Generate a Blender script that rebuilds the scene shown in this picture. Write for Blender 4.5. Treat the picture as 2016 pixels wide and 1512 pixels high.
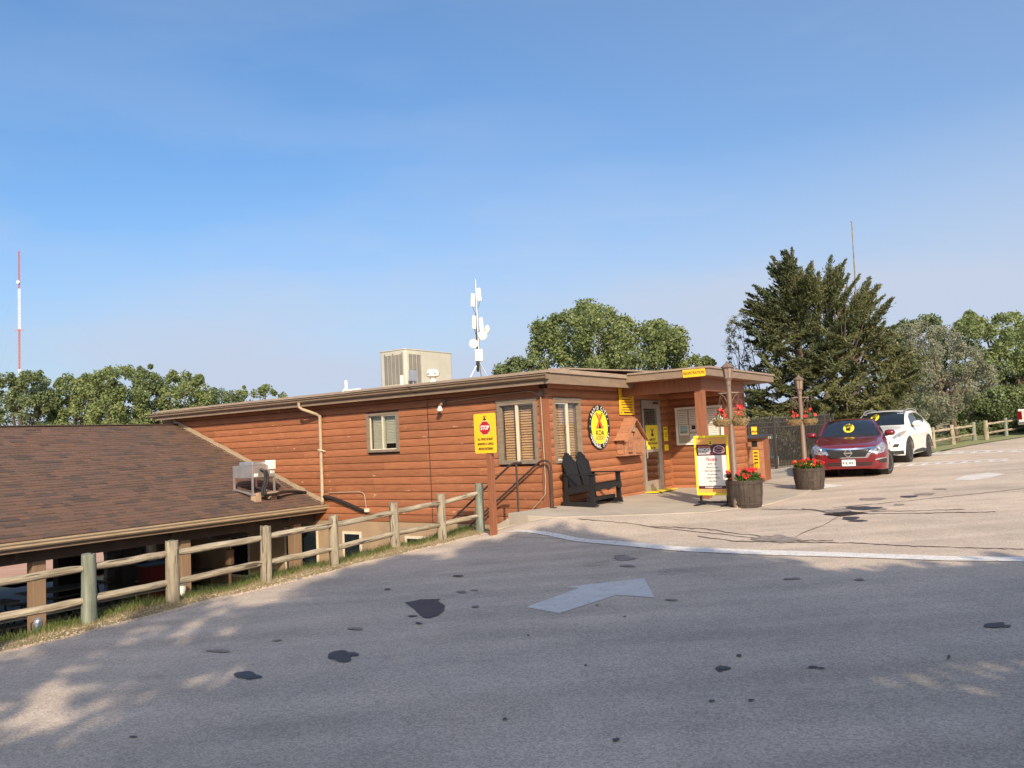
import bpy, bmesh, math, random
import numpy as np
from mathutils import Vector, Matrix, Euler
from mathutils.bvhtree import BVHTree
from mathutils.geometry import delaunay_2d_cdt

random.seed(7); rng = np.random.default_rng(7)
for o in list(bpy.data.objects): bpy.data.objects.remove(o)
S = bpy.context.scene
COL = S.collection
R = math.radians

# ------------------------------------------------------------------ camera
EYE = Vector((0, 0, 1.62)); FPX = 1565.3
PIT, ROL, AZ = R(4.06), R(-2.77), R(55.36)
CF = Vector((0, math.cos(PIT), math.sin(PIT)))
_U = Vector((0, -math.sin(PIT), math.cos(PIT)))
CR = Vector((math.cos(ROL), 0, 0)) + math.sin(ROL) * _U
CU = -math.sin(ROL) * Vector((1, 0, 0)) + math.cos(ROL) * _U
cam = bpy.data.cameras.new('camera'); camo = bpy.data.objects.new('camera', cam); COL.objects.link(camo)
camo.matrix_world = Matrix(((CR.x, CU.x, -CF.x, EYE.x), (CR.y, CU.y, -CF.y, EYE.y), (CR.z, CU.z, -CF.z, EYE.z), (0, 0, 0, 1)))
cam.sensor_fit = 'HORIZONTAL'; cam.sensor_width = 36; cam.lens = 36 * FPX / 2016
cam.clip_start = .05; cam.clip_end = 5000
S.camera = camo

# ------------------------------------------------------------------ world, sun, exposure
D1 = Vector((-math.sin(AZ), math.cos(AZ), 0)); D2 = Vector((math.cos(AZ), math.sin(AZ), 0))
W0 = Vector((.609, 15.451, 0))                       # corner of the store, frame x = D2, y = D1
sun_travel = (D1 + D2 - Vector((0, 0, .80))).normalized()
to_sun = -sun_travel
SUN_EL = math.asin(to_sun.z); SUN_ROT = math.atan2(to_sun.x, to_sun.y)
w = bpy.data.worlds.new('World'); S.world = w; w.use_nodes = True
nt = w.node_tree; nt.nodes.clear()
N = nt.nodes.new; L = nt.links.new
out = N('ShaderNodeOutputWorld'); bg = N('ShaderNodeBackground'); bg.inputs[1].default_value = .13
sky = N('ShaderNodeTexSky'); sky.sky_type = 'NISHITA'; sky.sun_disc = False
sky.sun_elevation = SUN_EL; sky.sun_rotation = SUN_ROT; sky.altitude = 900
sky.air_density = 1.0; sky.dust_density = 6.5; sky.ozone_density = 2.2
tc = N('ShaderNodeTexCoord'); sx = N('ShaderNodeSeparateXYZ'); L(tc.outputs['Generated'], sx.inputs[0])
mp = N('ShaderNodeMapping'); mp.inputs['Scale'].default_value = (1.1, 1.1, 4.2); mp.inputs['Rotation'].default_value = (0, R(14), 0)
L(tc.outputs['Generated'], mp.inputs[0])
nz = N('ShaderNodeTexNoise'); nz.inputs['Scale'].default_value = 1.7; nz.inputs['Detail'].default_value = 5; nz.inputs['Roughness'].default_value = .52
L(mp.outputs[0], nz.inputs['Vector'])
rp = N('ShaderNodeMapRange'); rp.inputs[1].default_value = .42; rp.inputs[2].default_value = .68; rp.inputs[3].default_value = 0; rp.inputs[4].default_value = .75
L(nz.outputs['Fac'], rp.inputs[0])
# thin smoke haze lies thicker towards the east (picture right)
gx = N('ShaderNodeMapRange'); gx.inputs[1].default_value = -.5; gx.inputs[2].default_value = .75; gx.inputs[3].default_value = .22; gx.inputs[4].default_value = .80
L(sx.outputs['X'], gx.inputs[0])
ad = N('ShaderNodeMath'); ad.operation = 'MULTIPLY_ADD'; ad.use_clamp = True
L(rp.outputs[0], ad.inputs[0]); ad.inputs[1].default_value = .5; L(gx.outputs[0], ad.inputs[2])
mx = N('ShaderNodeMix'); mx.data_type = 'RGBA'; mx.inputs['B'].default_value = (2.7, 3.12, 3.9, 1)
hz = N('ShaderNodeMath'); hz.operation = 'MULTIPLY'; hz.use_clamp = True; L(ad.outputs[0], hz.inputs[0])
ev = N('ShaderNodeMapRange'); ev.inputs[1].default_value = 0; ev.inputs[2].default_value = .34; ev.inputs[3].default_value = 2.0; ev.inputs[4].default_value = .42
L(sx.outputs['Z'], ev.inputs[0]); L(ev.outputs[0], hz.inputs[1])
L(hz.outputs[0], mx.inputs['Factor']); hsv = N('ShaderNodeHueSaturation'); hsv.inputs['Saturation'].default_value = 1.32; hsv.inputs['Hue'].default_value = .499; hsv.inputs['Value'].default_value = 1.0; L(sky.outputs[0], hsv.inputs['Color']); L(hsv.outputs[0], mx.inputs['A']); L(mx.outputs['Result'], bg.inputs[0]); L(bg.outputs[0], out.inputs[0])

sl = bpy.data.lights.new('sun', 'SUN'); sl.energy = 3.65; sl.angle = R(.53); sl.color = (1, .84, .63)
so = bpy.data.objects.new('sun', sl); COL.objects.link(so)
so.rotation_euler = to_sun.to_track_quat('Z', 'Y').to_euler()
S.view_settings.view_transform = 'Standard'; S.view_settings.look = 'None'
S.view_settings.exposure = .68; S.view_settings.gamma = 1; S.view_settings.use_curve_mapping = False
S.cycles.max_bounces = 6; S.cycles.transparent_max_bounces = 12

# ------------------------------------------------------------------ geometry helpers
def ray(px, py): return CF + (px - 1008) / FPX * CR - (py - 756) / FPX * CU
def Gz(x, y):
    g = -.15 + .02 * x + .0145 * (y if y < 20 else 20 + (y - 20) * .4)
    # the paving swells up to meet the raised walk in front of the store
    if -4 < x < 6 and 9 < y < 19:
        dx, dy = x - .609, y - 15.451; lx = dx * D2.x + dy * D2.y; ly = dx * D1.x + dy * D1.y
        ax_, ay_, ex, ey = -1.48, -1.07, 2.22, -1.78; t = max(0, min(1, ((lx - ax_) * ex + (ly - ay_) * ey) / (ex * ex + ey * ey)))
        d = math.hypot(lx - ax_ - ex * t, ly - ay_ - ey * t); q = max(0, 1 - d / 1.5); g += (.215 - .18 * t) * q * q * (3 - 2 * q)
    return g
def gnd(px, py, off=0):
    d = ray(px, py); lo, hi = .5, 160.0
    for i in range(50):
        t = (lo + hi) / 2
        if EYE.z + d.z * t > Gz(d.x * t, d.y * t) + off: lo = t
        else: hi = t
    return EYE + d * t
def aty(px, py, y): d = ray(px, py); return EYE + d * (y / d.y)
def l2w(x, y, z=0): return W0 + D2 * x + D1 * y + Vector((0, 0, z))
def w2l(p): q = p - W0; return Vector((q.dot(D2), q.dot(D1), p.z))
def wallx(px, py, x):   # point on plane local x = const, in local coords
    o = w2l(EYE); d = ray(px, py); dl = Vector((d.dot(D2), d.dot(D1), d.z)); return o + dl * ((x - o.x) / dl.x)
def wally(px, py, y):
    o = w2l(EYE); d = ray(px, py); dl = Vector((d.dot(D2), d.dot(D1), d.z)); return o + dl * ((y - o.y) / dl.y)
def slabz(x, y): return .31 - .0186 * x + .044 * min(0, y)
def floorz(x, y):
    p = l2w(x, y); return max(slabz(x, y), Gz(p.x, p.y) + .012)

class MB:
    def __init__(s): s.v = []; s.f = []; s.m = []
    def add(s, vs, fs, mi=0):
        o = len(s.v); s.v += [tuple(v) for v in vs]; s.f += [tuple(i + o for i in f) for f in fs]; s.m += [mi] * len(fs); return s
    def box(s, c, d, rot=None, mi=0):
        hx, hy, hz = d[0] / 2, d[1] / 2, d[2] / 2
        vs = [Vector((a * hx, b * hy, e * hz)) for a in (-1, 1) for b in (-1, 1) for e in (-1, 1)]
        if rot is not None:
            M = rot if isinstance(rot, Matrix) else Euler(rot).to_matrix()
            vs = [M @ v for v in vs]
        vs = [v + Vector(c) for v in vs]
        return s.add(vs, [(0, 1, 3, 2), (4, 6, 7, 5), (0, 4, 5, 1), (2, 3, 7, 6), (0, 2, 6, 4), (1, 5, 7, 3)], mi)
    def span(s, x0, x1, y0, y1, z0, z1, mi=0):
        return s.box(((x0 + x1) / 2, (y0 + y1) / 2, (z0 + z1) / 2), (x1 - x0, y1 - y0, z1 - z0), mi=mi)
    def beam(s, a, b, w_, h_, up=(0, 0, 1), mi=0):
        a = Vector(a); b = Vector(b); d = (b - a); ln = d.length; d.normalize(); u = Vector(up)
        sd = d.cross(u);
        if sd.length < 1e-4: sd = d.cross(Vector((0, 1, 0)))
        sd.normalize(); u = sd.cross(d)
        M = Matrix((d, sd, u)).transposed()
        return s.box((a + b) / 2, (ln, w_, h_), M, mi)
    def tube(s, pts, r, n=8, cap=True, mi=0):
        pts = [Vector(p) for p in pts]; rs = r if isinstance(r, (list, tuple)) else [r] * len(pts)
        vs = []; pu = None
        for i, p in enumerate(pts):
            d = (pts[min(i + 1, len(pts) - 1)] - pts[max(i - 1, 0)]).normalized()
            if pu is None:
                a = Vector((0, 0, 1)) if abs(d.z) < .9 else Vector((1, 0, 0)); u = d.cross(a).normalized()
            else: u = (pu - d * pu.dot(d)).normalized()
            pu = u; v = d.cross(u)
            for k in range(n):
                t = 2 * math.pi * k / n; vs.append(p + (u * math.cos(t) + v * math.sin(t)) * rs[i])
        fs = []
        for i in range(len(pts) - 1):
            for k in range(n):
                a = i * n + k; b = i * n + (k + 1) % n; fs.append((a, b, b + n, a + n))
        if cap: fs.append(tuple(range(n - 1, -1, -1))); fs.append(tuple((len(pts) - 1) * n + k for k in range(n)))
        return s.add(vs, fs, mi)
    def lathe(s, prof, n=20, c=(0, 0, 0), mi=0, rot=None):
        vs = []; c = Vector(c)
        for r_, z in prof:
            for k in range(n):
                t = 2 * math.pi * k / n; v = Vector((r_ * math.cos(t), r_ * math.sin(t), z))
                if rot is not None: v = rot @ v
                vs.append(c + v)
        fs = []
        for i in range(len(prof) - 1):
            for k in range(n):
                a = i * n + k; b = i * n + (k + 1) % n; fs.append((a, b, b + n, a + n))
        if prof[0][0] > 1e-4: fs.append(tuple(range(n - 1, -1, -1)))
        if prof[-1][0] > 1e-4: fs.append(tuple((len(prof) - 1) * n + k for k in range(n)))
        return s.add(vs, fs, mi)
    def prism(s, poly, a, b, mi=0):
        """poly: list of 2D; a,b: functions (u,v)->3D for the two ends"""
        n = len(poly); vs = [a(*p) for p in poly] + [b(*p) for p in poly]
        fs = [tuple(range(n - 1, -1, -1)), tuple(range(n, 2 * n))] + [(i, (i + 1) % n, (i + 1) % n + n, i + n) for i in range(n)]
        return s.add(vs, fs, mi)
    def mesh(s, name, mats, smooth=False):
        me = bpy.data.meshes.new(name); me.from_pydata([tuple(v) for v in s.v], [], s.f)
        for m in (mats if isinstance(mats, (list, tuple)) else [mats]): me.materials.append(m)
        me.polygons.foreach_set('material_index', s.m)
        bm = bmesh.new(); bm.from_mesh(me); bmesh.ops.recalc_face_normals(bm, faces=bm.faces); bm.to_mesh(me); bm.free()
        if smooth:
            me.polygons.foreach_set('use_smooth', [True] * len(me.polygons))
            if smooth != 2: me.set_sharp_from_angle(angle=R(35))
        return me
    def build(s, name, mats, parent=None, smooth=False, bevel=0):
        o = bpy.data.objects.new(name, s.mesh(name, mats, smooth)); COL.objects.link(o); o.parent = parent
        if bevel:
            m = o.modifiers.new('bevel', 'BEVEL'); m.width = bevel; m.segments = 2; m.limit_method = 'ANGLE'
        return o

def tag(o, label=None, cat=None, group=None, kind=None):
    if label: o['label'] = label
    if cat: o['category'] = cat
    if group: o['group'] = group
    if kind: o['kind'] = kind
    return o
def thing(name, label, cat, loc=(0, 0, 0), rz=0, group=None):
    o = bpy.data.objects.new(name, None); COL.objects.link(o); o.location = loc; o.rotation_euler = (0, 0, rz); o.empty_display_size = .2
    return tag(o, label, cat, group)
def inst(me, name, parent, loc=(0, 0, 0), rot=(0, 0, 0), sc=(1, 1, 1)):
    o = bpy.data.objects.new(name, me); COL.objects.link(o); o.parent = parent; o.location = loc; o.rotation_euler = rot; o.scale = sc; return o
def copy_tree(o, parent=None):
    c = o.copy(); COL.objects.link(c); c.parent = parent
    for ch in list(o.children): copy_tree(ch, c)
    return c
def fill(poly, sp, zf, extra=None):
    """triangulated sheet inside a 2D polygon with interior points, z from zf"""
    xs = [p[0] for p in poly]; ys = [p[1] for p in poly]
    bpts = []
    for i, p in enumerate(poly):
        q = poly[(i + 1) % len(poly)]; n = max(1, int(math.hypot(q[0] - p[0], q[1] - p[1]) / sp))
        for k in range(n): bpts.append(Vector((p[0] + (q[0] - p[0]) * k / n, p[1] + (q[1] - p[1]) * k / n)))
    nb = len(bpts); pts = list(bpts)
    x = min(xs) + sp * .5
    while x < max(xs):
        y = min(ys) + sp * .5
        while y < max(ys): pts.append(Vector((x + .01, y + .013))); y += sp
        x += sp
    pts += [Vector(p) for p in (extra or [])]
    v, e, f, *_ = delaunay_2d_cdt(pts, [], [list(range(nb))], 1, 1e-5)
    mb = MB(); mb.add([(p.x, p.y, zf(p.x, p.y)) for p in v], [tuple(t) for t in f]); return mb
def sheet(mb, name, mat_, parent=None):
    me = bpy.data.meshes.new(name); me.from_pydata(mb.v, [], mb.f); me.materials.append(mat_)
    bm = bmesh.new(); bm.from_mesh(me)
    for f in bm.faces:
        if f.normal.z < 0: f.normal_flip()
    bm.to_mesh(me); bm.free()
    o = bpy.data.objects.new(name, me); COL.objects.link(o); o.parent = parent; return o

_tc = {}
def text_mesh(body, size, mat_, bold=0, sx=1, align='CENTER', ext=.0015):
    cu = bpy.data.curves.new('t', 'FONT'); cu.body = body; cu.size = size; cu.align_x = align; cu.align_y = 'CENTER'
    cu.offset = bold; cu.extrude = ext; cu.space_character = 1 + bold * 6 / max(size, .01) * .2; cu.resolution_u = 3
    o = bpy.data.objects.new('t', cu); COL.objects.link(o)
    bpy.context.view_layer.update()
    me = bpy.data.meshes.new_from_object(o.evaluated_get(bpy.context.evaluated_depsgraph_get()))
    bpy.data.objects.remove(o); me.transform(Matrix.Diagonal((sx, 1, 1, 1))); me.materials.clear(); me.materials.append(mat_)
    return me
def text(body, size, mat_, parent, M, bold=0, sx=1, align='CENTER', ext=.0015, name='lettering'):
    """M: matrix of the text frame (x right, y up, z out of the surface) in the parent's space"""
    o = bpy.data.objects.new(name, text_mesh(body, size, mat_, bold, sx, align, ext)); COL.objects.link(o); o.parent = parent; o.matrix_local = M; return o
def frame(origin, right, up):
    r_ = Vector(right).normalized(); u = Vector(up).normalized(); n = r_.cross(u)
    return Matrix(((r_.x, u.x, n.x, origin[0]), (r_.y, u.y, n.y, origin[1]), (r_.z, u.z, n.z, origin[2]), (0, 0, 0, 1)))
def flat(pts, name, mat_, parent, M, th=.002):
    mb = MB(); mb.prism(pts, lambda u, v: (u, v, 0), lambda u, v: (u, v, th)); o = mb.build(name, mat_, parent); o.matrix_local = M; return o
def circ(r_, n=40, ry=None, cx=0, cy=0): return [(cx + r_ * math.cos(2 * math.pi * k / n), cy + (ry or r_) * math.sin(2 * math.pi * k / n)) for k in range(n)]
def rrect(w_, h_, r_, n=4):
    p = []
    for cx, cy, a0 in ((w_ / 2 - r_, h_ / 2 - r_, 0), (-w_ / 2 + r_, h_ / 2 - r_, 90), (-w_ / 2 + r_, -h_ / 2 + r_, 180), (w_ / 2 - r_, -h_ / 2 + r_, 270)):
        for k in range(n + 1): a = R(a0 + 90 * k / n); p.append((cx + r_ * math.cos(a), cy + r_ * math.sin(a)))
    return p
def up(M, d): return M @ Matrix.Translation((0, 0, d))
def at2(M, x, y, d=0): return M @ Matrix.Translation((x, y, d))

# ------------------------------------------------------------------ materials
def mat(name, base, rough=.7, metal=0, var=0, vscale=4, stretch=(1, 1, 1), base2=None, bump=0, bscale=60, rnd=0, coat=0, spec=.5, coord='Object', var2=None, detail=4, fleck=None):
    m = bpy.data.materials.new(name); m.use_nodes = True; t = m.node_tree; n_ = t.nodes.new; l_ = t.links.new
    b = t.nodes['Principled BSDF']; b.inputs['Roughness'].default_value = rough; b.inputs['Metallic'].default_value = metal
    b.inputs['Coat Weight'].default_value = coat; b.inputs['Specular IOR Level'].default_value = spec
    c = (*base, 1); b.inputs['Base Color'].default_value = c
    tcn = n_('ShaderNodeTexCoord'); mpn = n_('ShaderNodeMapping'); mpn.inputs['Scale'].default_value = stretch
    l_(tcn.outputs[coord], mpn.inputs[0]); cur = None
    oi = n_('ShaderNodeObjectInfo')
    if rnd:   # shift the texture from object to object
        mul = n_('ShaderNodeVectorMath'); mul.operation = 'SCALE'; cb = n_('ShaderNodeCombineXYZ')
        for i in range(3): l_(oi.outputs['Random'], cb.inputs[i])
        l_(cb.outputs[0], mul.inputs[0]); mul.inputs['Scale'].default_value = 37; l_(mul.outputs[0], mpn.inputs['Location'])
    if var or base2:
        ns = n_('ShaderNodeTexNoise'); ns.inputs['Scale'].default_value = vscale; ns.inputs['Detail'].default_value = detail; ns.inputs['Roughness'].default_value = .6
        l_(mpn.outputs[0], ns.inputs['Vector'])
        cr_ = n_('ShaderNodeValToRGB'); cr_.color_ramp.elements[0].position = .32; cr_.color_ramp.elements[1].position = .68
        b2 = base2 if base2 else tuple(min(1, x * (1 + var)) for x in base)
        b1 = base if base2 else tuple(x * (1 - var) for x in base)
        cr_.color_ramp.elements[0].color = (*b1, 1); cr_.color_ramp.elements[1].color = (*b2, 1)
        l_(ns.outputs['Fac'], cr_.inputs[0]); cur = cr_.outputs[0]
    if rnd:
        hs = n_('ShaderNodeHueSaturation'); mr = n_('ShaderNodeMapRange'); mr.inputs[3].default_value = 1 - rnd; mr.inputs[4].default_value = 1 + rnd
        l_(oi.outputs['Random'], mr.inputs[0]); l_(mr.outputs[0], hs.inputs['Value'])
        if cur: l_(cur, hs.inputs['Color'])
        else: hs.inputs['Color'].default_value = c
        cur = hs.outputs[0]
    if fleck:   # (color, scale, threshold)
        nf = n_('ShaderNodeTexNoise'); nf.inputs['Scale'].default_value = fleck[1]; nf.inputs['Detail'].default_value = 2
        mf = n_('ShaderNodeMapping'); mf.inputs['Scale'].default_value = fleck[3] if len(fleck) > 3 else (1, 1, 1); l_(tcn.outputs[coord], mf.inputs[0]); l_(mf.outputs[0], nf.inputs['Vector'])
        if rnd: l_(mul.outputs[0], mf.inputs['Location'])
        st = n_('ShaderNodeMapRange'); st.inputs[1].default_value = fleck[2]; st.inputs[2].default_value = fleck[2] + .04; l_(nf.outputs['Fac'], st.inputs[0])
        mm = n_('ShaderNodeMix'); mm.data_type = 'RGBA'; mm.inputs['B'].default_value = (*fleck[0], 1)
        if cur: l_(cur, mm.inputs['A'])
        else: mm.inputs['A'].default_value = c
        l_(st.outputs[0], mm.inputs['Factor']); cur = mm.outputs['Result']
    if cur: l_(cur, b.inputs['Base Color'])
    if bump:
        nb = n_('ShaderNodeTexNoise'); nb.inputs['Scale'].default_value = bscale; nb.inputs['Detail'].default_value = 3; l_(mpn.outputs[0], nb.inputs['Vector'])
        bp = n_('ShaderNodeBump'); bp.inputs['Strength'].default_value = bump; bp.inputs['Distance'].default_value = .01; l_(nb.outputs['Fac'], bp.inputs['Height']); l_(bp.outputs[0], b.inputs['Normal'])
    return m
M = {}
# log siding: stained cedar, darker knots and pale chips where the stain has flaked
M['log'] = mat('log_stain', (.27, .099, .043), .62, stretch=(1.6, 1, 14), vscale=2.2, base2=(.365, .140, .061), bump=.4, bscale=14, rnd=.16, fleck=((.60, .42, .28), 9, .722, (.55, 1, 2.2)))
M['trim'] = mat('stained_trim', (.25, .095, .044), .6, stretch=(12, 12, 1), var=.18, vscale=2, bump=.15, bscale=18)
M['taupe'] = mat('taupe_fascia', (.23, .165, .115), .55, var=.12, vscale=3, stretch=(1, 1, 3), bump=.05)
M['taupe2'] = mat('taupe_metal_roof', (.31, .235, .175), .5, var=.12, vscale=5, stretch=(1, 1, 3), rnd=.1)
M['gutter'] = mat('brown_gutter', (.20, .14, .095), .4, metal=.0, var=.1)
M['gutter2'] = mat('cream_gutter', (.37, .285, .19), .42, var=.15, vscale=3, stretch=(1, 4, 4))
M['frame'] = mat('window_casing', (.21, .165, .125), .6, var=.15, vscale=6, stretch=(1, 1, 4))
M['cream'] = mat('cream_sash', (.62, .55, .42), .5, var=.08)
M['white'] = mat('white_paint', (.78, .77, .73), .5, var=.05)
M['dark'] = mat('dark_interior', (.02, .018, .016), .8)
M['blind'] = mat('wooden_blind', (.62, .35, .19), .55, rnd=.08, var=.1, vscale=8)
M['blind2'] = mat('pale_blind', (.55, .50, .40), .6, rnd=.05)
M['stucco'] = mat('tan_stucco', (.33, .23, .14), .85, var=.12, vscale=2, bump=.3, bscale=50)
M['conc'] = mat('concrete_walk', (.40, .35, .285), .85, var=.16, vscale=1.2, bump=.15, bscale=90, detail=8)
M['iron'] = mat('brown_railing', (.055, .04, .033), .4, var=.1)
M['blk'] = mat('black_plastic', (.010, .010, .011), .5, var=.15, rnd=.1)
M['black'] = mat('black_paint', (.012, .012, .012), .5)
M['yel'] = mat('sign_yellow', (.86, .50, .02), .38, var=.04)
M['yel2'] = mat('bright_yellow', (.87, .70, .03), .35, var=.04)
M['orange'] = mat('poster_orange', (.85, .42, .11), .4, var=.08, vscale=2, stretch=(8, 1, 1))
M['red'] = mat('sign_red', (.42, .012, .018), .4)
M['ored'] = mat('orange_red', (.78, .10, .02), .4)
M['ink'] = mat('sign_ink', (.05, .02, .01), .5)
M['plum'] = mat('poster_plum', (.085, .018, .04), .4)
M['paper'] = mat('paper', (.72, .70, .66), .7, var=.05)
M['grey_ink'] = mat('grey_ink', (.10, .09, .09), .6)
M['alu'] = mat('aluminium', (.50, .49, .46), .35, metal=.6, var=.08)
M['galv'] = mat('galvanised', (.55, .56, .57), .35, metal=.75, var=.1, vscale=6)
M['chrome'] = mat('chrome', (.85, .85, .86), .08, metal=1)
M['acb'] = mat('beige_cabinet', (.46, .45, .375), .5, var=.07, vscale=2, bump=.03)
M['acd'] = mat('louvre_dark', (.20, .19, .165), .6, var=.1)
M['antw'] = mat('antenna_white', (.80, .78, .68), .45)
M['cable'] = mat('black_cable', (.015, .014, .014), .55)
M['lampb'] = mat('lamp_brown', (.17, .115, .085), .5, var=.1, bump=.05)
M['lampg'] = mat('lantern_panes', (.26, .20, .16), .4, var=.2)
M['barrel'] = mat('barrel_oak', (.058, .043, .033), .8, stretch=(1, 1, .35), var=.45, vscale=9, bump=.5, bscale=40)
M['hoop'] = mat('rusty_hoop', (.07, .05, .04), .6, metal=.3, var=.3, vscale=10)
M['coir'] = mat('coir_liner', (.28, .17, .085), .95, var=.45, vscale=25, bump=1, bscale=70)
M['petal'] = mat('red_petal', (.62, .015, .02), .5, rnd=0, var=.25, vscale=30)
M['ypetal'] = mat('yellow_petal', (.75, .62, .10), .5)
M['soil'] = mat('soil', (.04, .025, .018), .95)
M['fence'] = mat('weathered_post', (.21, .175, .12), .85, stretch=(7, 7, 1), vscale=2.5, base2=(.42, .365, .265), bump=.8, bscale=18, rnd=.12, fleck=((.09, .07, .05), 5, .61, (6, 6, .5)))
M['fencegreen'] = mat('greenish_post', (.12, .135, .105), .85, stretch=(7, 7, 1), vscale=2.5, base2=(.27, .29, .225), bump=.6, bscale=18, rnd=.05)
M['rail'] = mat('weathered_rail', (.20, .155, .10), .85, stretch=(1, 8, 8), vscale=2.5, base2=(.44, .38, .28), bump=.9, bscale=16, rnd=.1, fleck=((.08, .058, .04), 5, .60, (.5, 6, 6)))
M['picket'] = mat('picket_brown', (.048, .042, .038), .5, var=.1)
M['tyre'] = mat('tyre', (.022, .021, .02), .85, bump=.2, bscale=40)
M['rim'] = mat('alloy', (.55, .55, .55), .3, metal=.8)
M['carred'] = mat('maroon_paint', (.16, .007, .011), .3, metal=.1, coat=1)
M['carwhite'] = mat('white_car_paint', (.80, .79, .74), .28, coat=1)
M['glass'] = mat('dark_glass', (.012, .016, .022), .05, spec=.7)
M['trimblk'] = mat('black_trim', (.025, .025, .027), .6)
M['lamp'] = mat('headlamp', (.42, .42, .43), .12, metal=.55, var=.5, vscale=14)
M['amber'] = mat('amber_lens', (.65, .22, .04), .2)
M['tail'] = mat('tail_lamp', (.20, .006, .01), .15)
M['paint'] = mat('road_paint', (.68, .66, .62), .7, var=.12, vscale=9, detail=8, fleck=((.42, .36, .30), 26, .62))
M['paint2'] = mat('worn_road_paint', (.66, .64, .60), .75, vscale=5, detail=9, base2=(.56, .52, .475), fleck=((.42, .37, .32), 22, .65))
M['stain'] = mat('damp_stain', (.055, .045, .042), .55, var=.25, vscale=14)
M['stain2'] = mat('faded_stain', (.25, .21, .18), .8, var=.3, vscale=9)
M['crack'] = mat('crack_filler', (.10, .075, .065), .8, var=.3)
M['bark'] = mat('bark', (.12, .09, .065), .95, stretch=(6, 6, 1), var=.4, vscale=4, bump=.8, bscale=14)
M['deadwood'] = mat('bare_wood', (.22, .19, .16), .95, var=.3)
M['shadewood'] = mat('shade_toned_timber', (.07, .045, .03), .8, var=.2)  # pavilion timber colour darkened to carry the deep shade under the roof
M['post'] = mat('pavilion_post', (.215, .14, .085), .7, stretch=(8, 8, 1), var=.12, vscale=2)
M['cmu'] = mat('grey_block', (.26, .26, .26), .9, var=.15, bump=.3, rnd=.1)
M['mortar'] = mat('mortar', (.40, .40, .39), .95)
M['bench'] = mat('table_grey', (.22, .215, .20), .7, var=.15, vscale=5, stretch=(1, 6, 1), rnd=.1)
M['barn'] = mat('wood_house', (.37, .175, .095), .65, var=.15, vscale=8, stretch=(1, 6, 1), rnd=.1)
M['block'] = mat('timber_block', (.36, .25, .17), .85, var=.2)
for i, c in enumerate(((.118, .070, .050), (.136, .077, .053), (.098, .062, .047), (.074, .052, .043), (.110, .069, .050))):
    M['sh%d' % i] = mat('shingle_%s' % 'abcde'[i], c, .92, var=.22, vscale=30, bump=.5, bscale=120, detail=6)

def leafmat(name, c1, c2, rough=.6, trans=.35):
    m = bpy.data.materials.new(name); m.use_nodes = True; t = m.node_tree; n_ = t.nodes.new; l_ = t.links.new
    for nd in list(t.nodes): t.nodes.remove(nd)
    o = n_('ShaderNodeOutputMaterial'); ms = n_('ShaderNodeMixShader'); d = n_('ShaderNodeBsdfPrincipled'); tr = n_('ShaderNodeBsdfTranslucent')
    at = n_('ShaderNodeAttribute'); at.attribute_name = 'tint'; mx_ = n_('ShaderNodeMix'); mx_.data_type = 'RGBA'
    mx_.inputs['A'].default_value = (*c1, 1); mx_.inputs['B'].default_value = (*c2, 1); l_(at.outputs['Fac'], mx_.inputs['Factor'])
    l_(mx_.outputs['Result'], d.inputs['Base Color']); l_(mx_.outputs['Result'], tr.inputs['Color']); d.inputs['Roughness'].default_value = rough
    d.inputs['Specular IOR Level'].default_value = .3
    ms.inputs[0].default_value = trans; l_(d.outputs[0], ms.inputs[1]); l_(tr.outputs[0], ms.inputs[2]); l_(ms.outputs[0], o.inputs[0]); return m
M['leaf'] = leafmat('cottonwood_leaf', (.13, .175, .065), (.27, .32, .13), .45)
M['leafd'] = leafmat('dark_leaf', (.10, .135, .06), (.20, .25, .11), .45)
M['cedar'] = leafmat('cedar_needles', (.06, .08, .038), (.17, .165, .06), trans=.15)
M['olive'] = leafmat('olive_leaf', (.16, .18, .115), (.30, .31, .22), trans=.25)
M['gleaf'] = leafmat('flower_leaf', (.05, .10, .02), (.10, .17, .04))
M['grass'] = leafmat('green_grass', (.09, .13, .03), (.20, .23, .07))
M['dry'] = leafmat('dry_grass', (.30, .24, .12), (.46, .38, .22))

# see-through glass: mostly clear with a fresnel mirror
def glassmat(name, tint=(.9, .93, .93)):
    m = bpy.data.materials.new(name); m.use_nodes = True; t = m.node_tree; n_ = t.nodes.new; l_ = t.links.new
    for nd in list(t.nodes): t.nodes.remove(nd)
    o = n_('ShaderNodeOutputMaterial'); ms = n_('ShaderNodeMixShader'); a = n_('ShaderNodeBsdfTransparent'); a.inputs[0].default_value = (*tint, 1)
    g = n_('ShaderNodeBsdfGlossy'); g.inputs['Roughness'].default_value = .02; lw = n_('ShaderNodeLayerWeight'); pw = n_('ShaderNodeMath'); pw.operation = 'POWER'; pw.inputs[1].default_value = 3.5; l_(lw.outputs['Facing'], pw.inputs[0]); f_ = n_('ShaderNodeMath'); f_.operation = 'MULTIPLY_ADD'; f_.inputs[1].default_value = .8; f_.inputs[2].default_value = .045; l_(pw.outputs[0], f_.inputs[0])
    l_(f_.outputs[0], ms.inputs[0]); l_(a.outputs[0], ms.inputs[1]); l_(g.outputs[0], ms.inputs[2]); l_(ms.outputs[0], o.inputs[0]); return m
M['clear'] = glassmat('window_glass')

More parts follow.
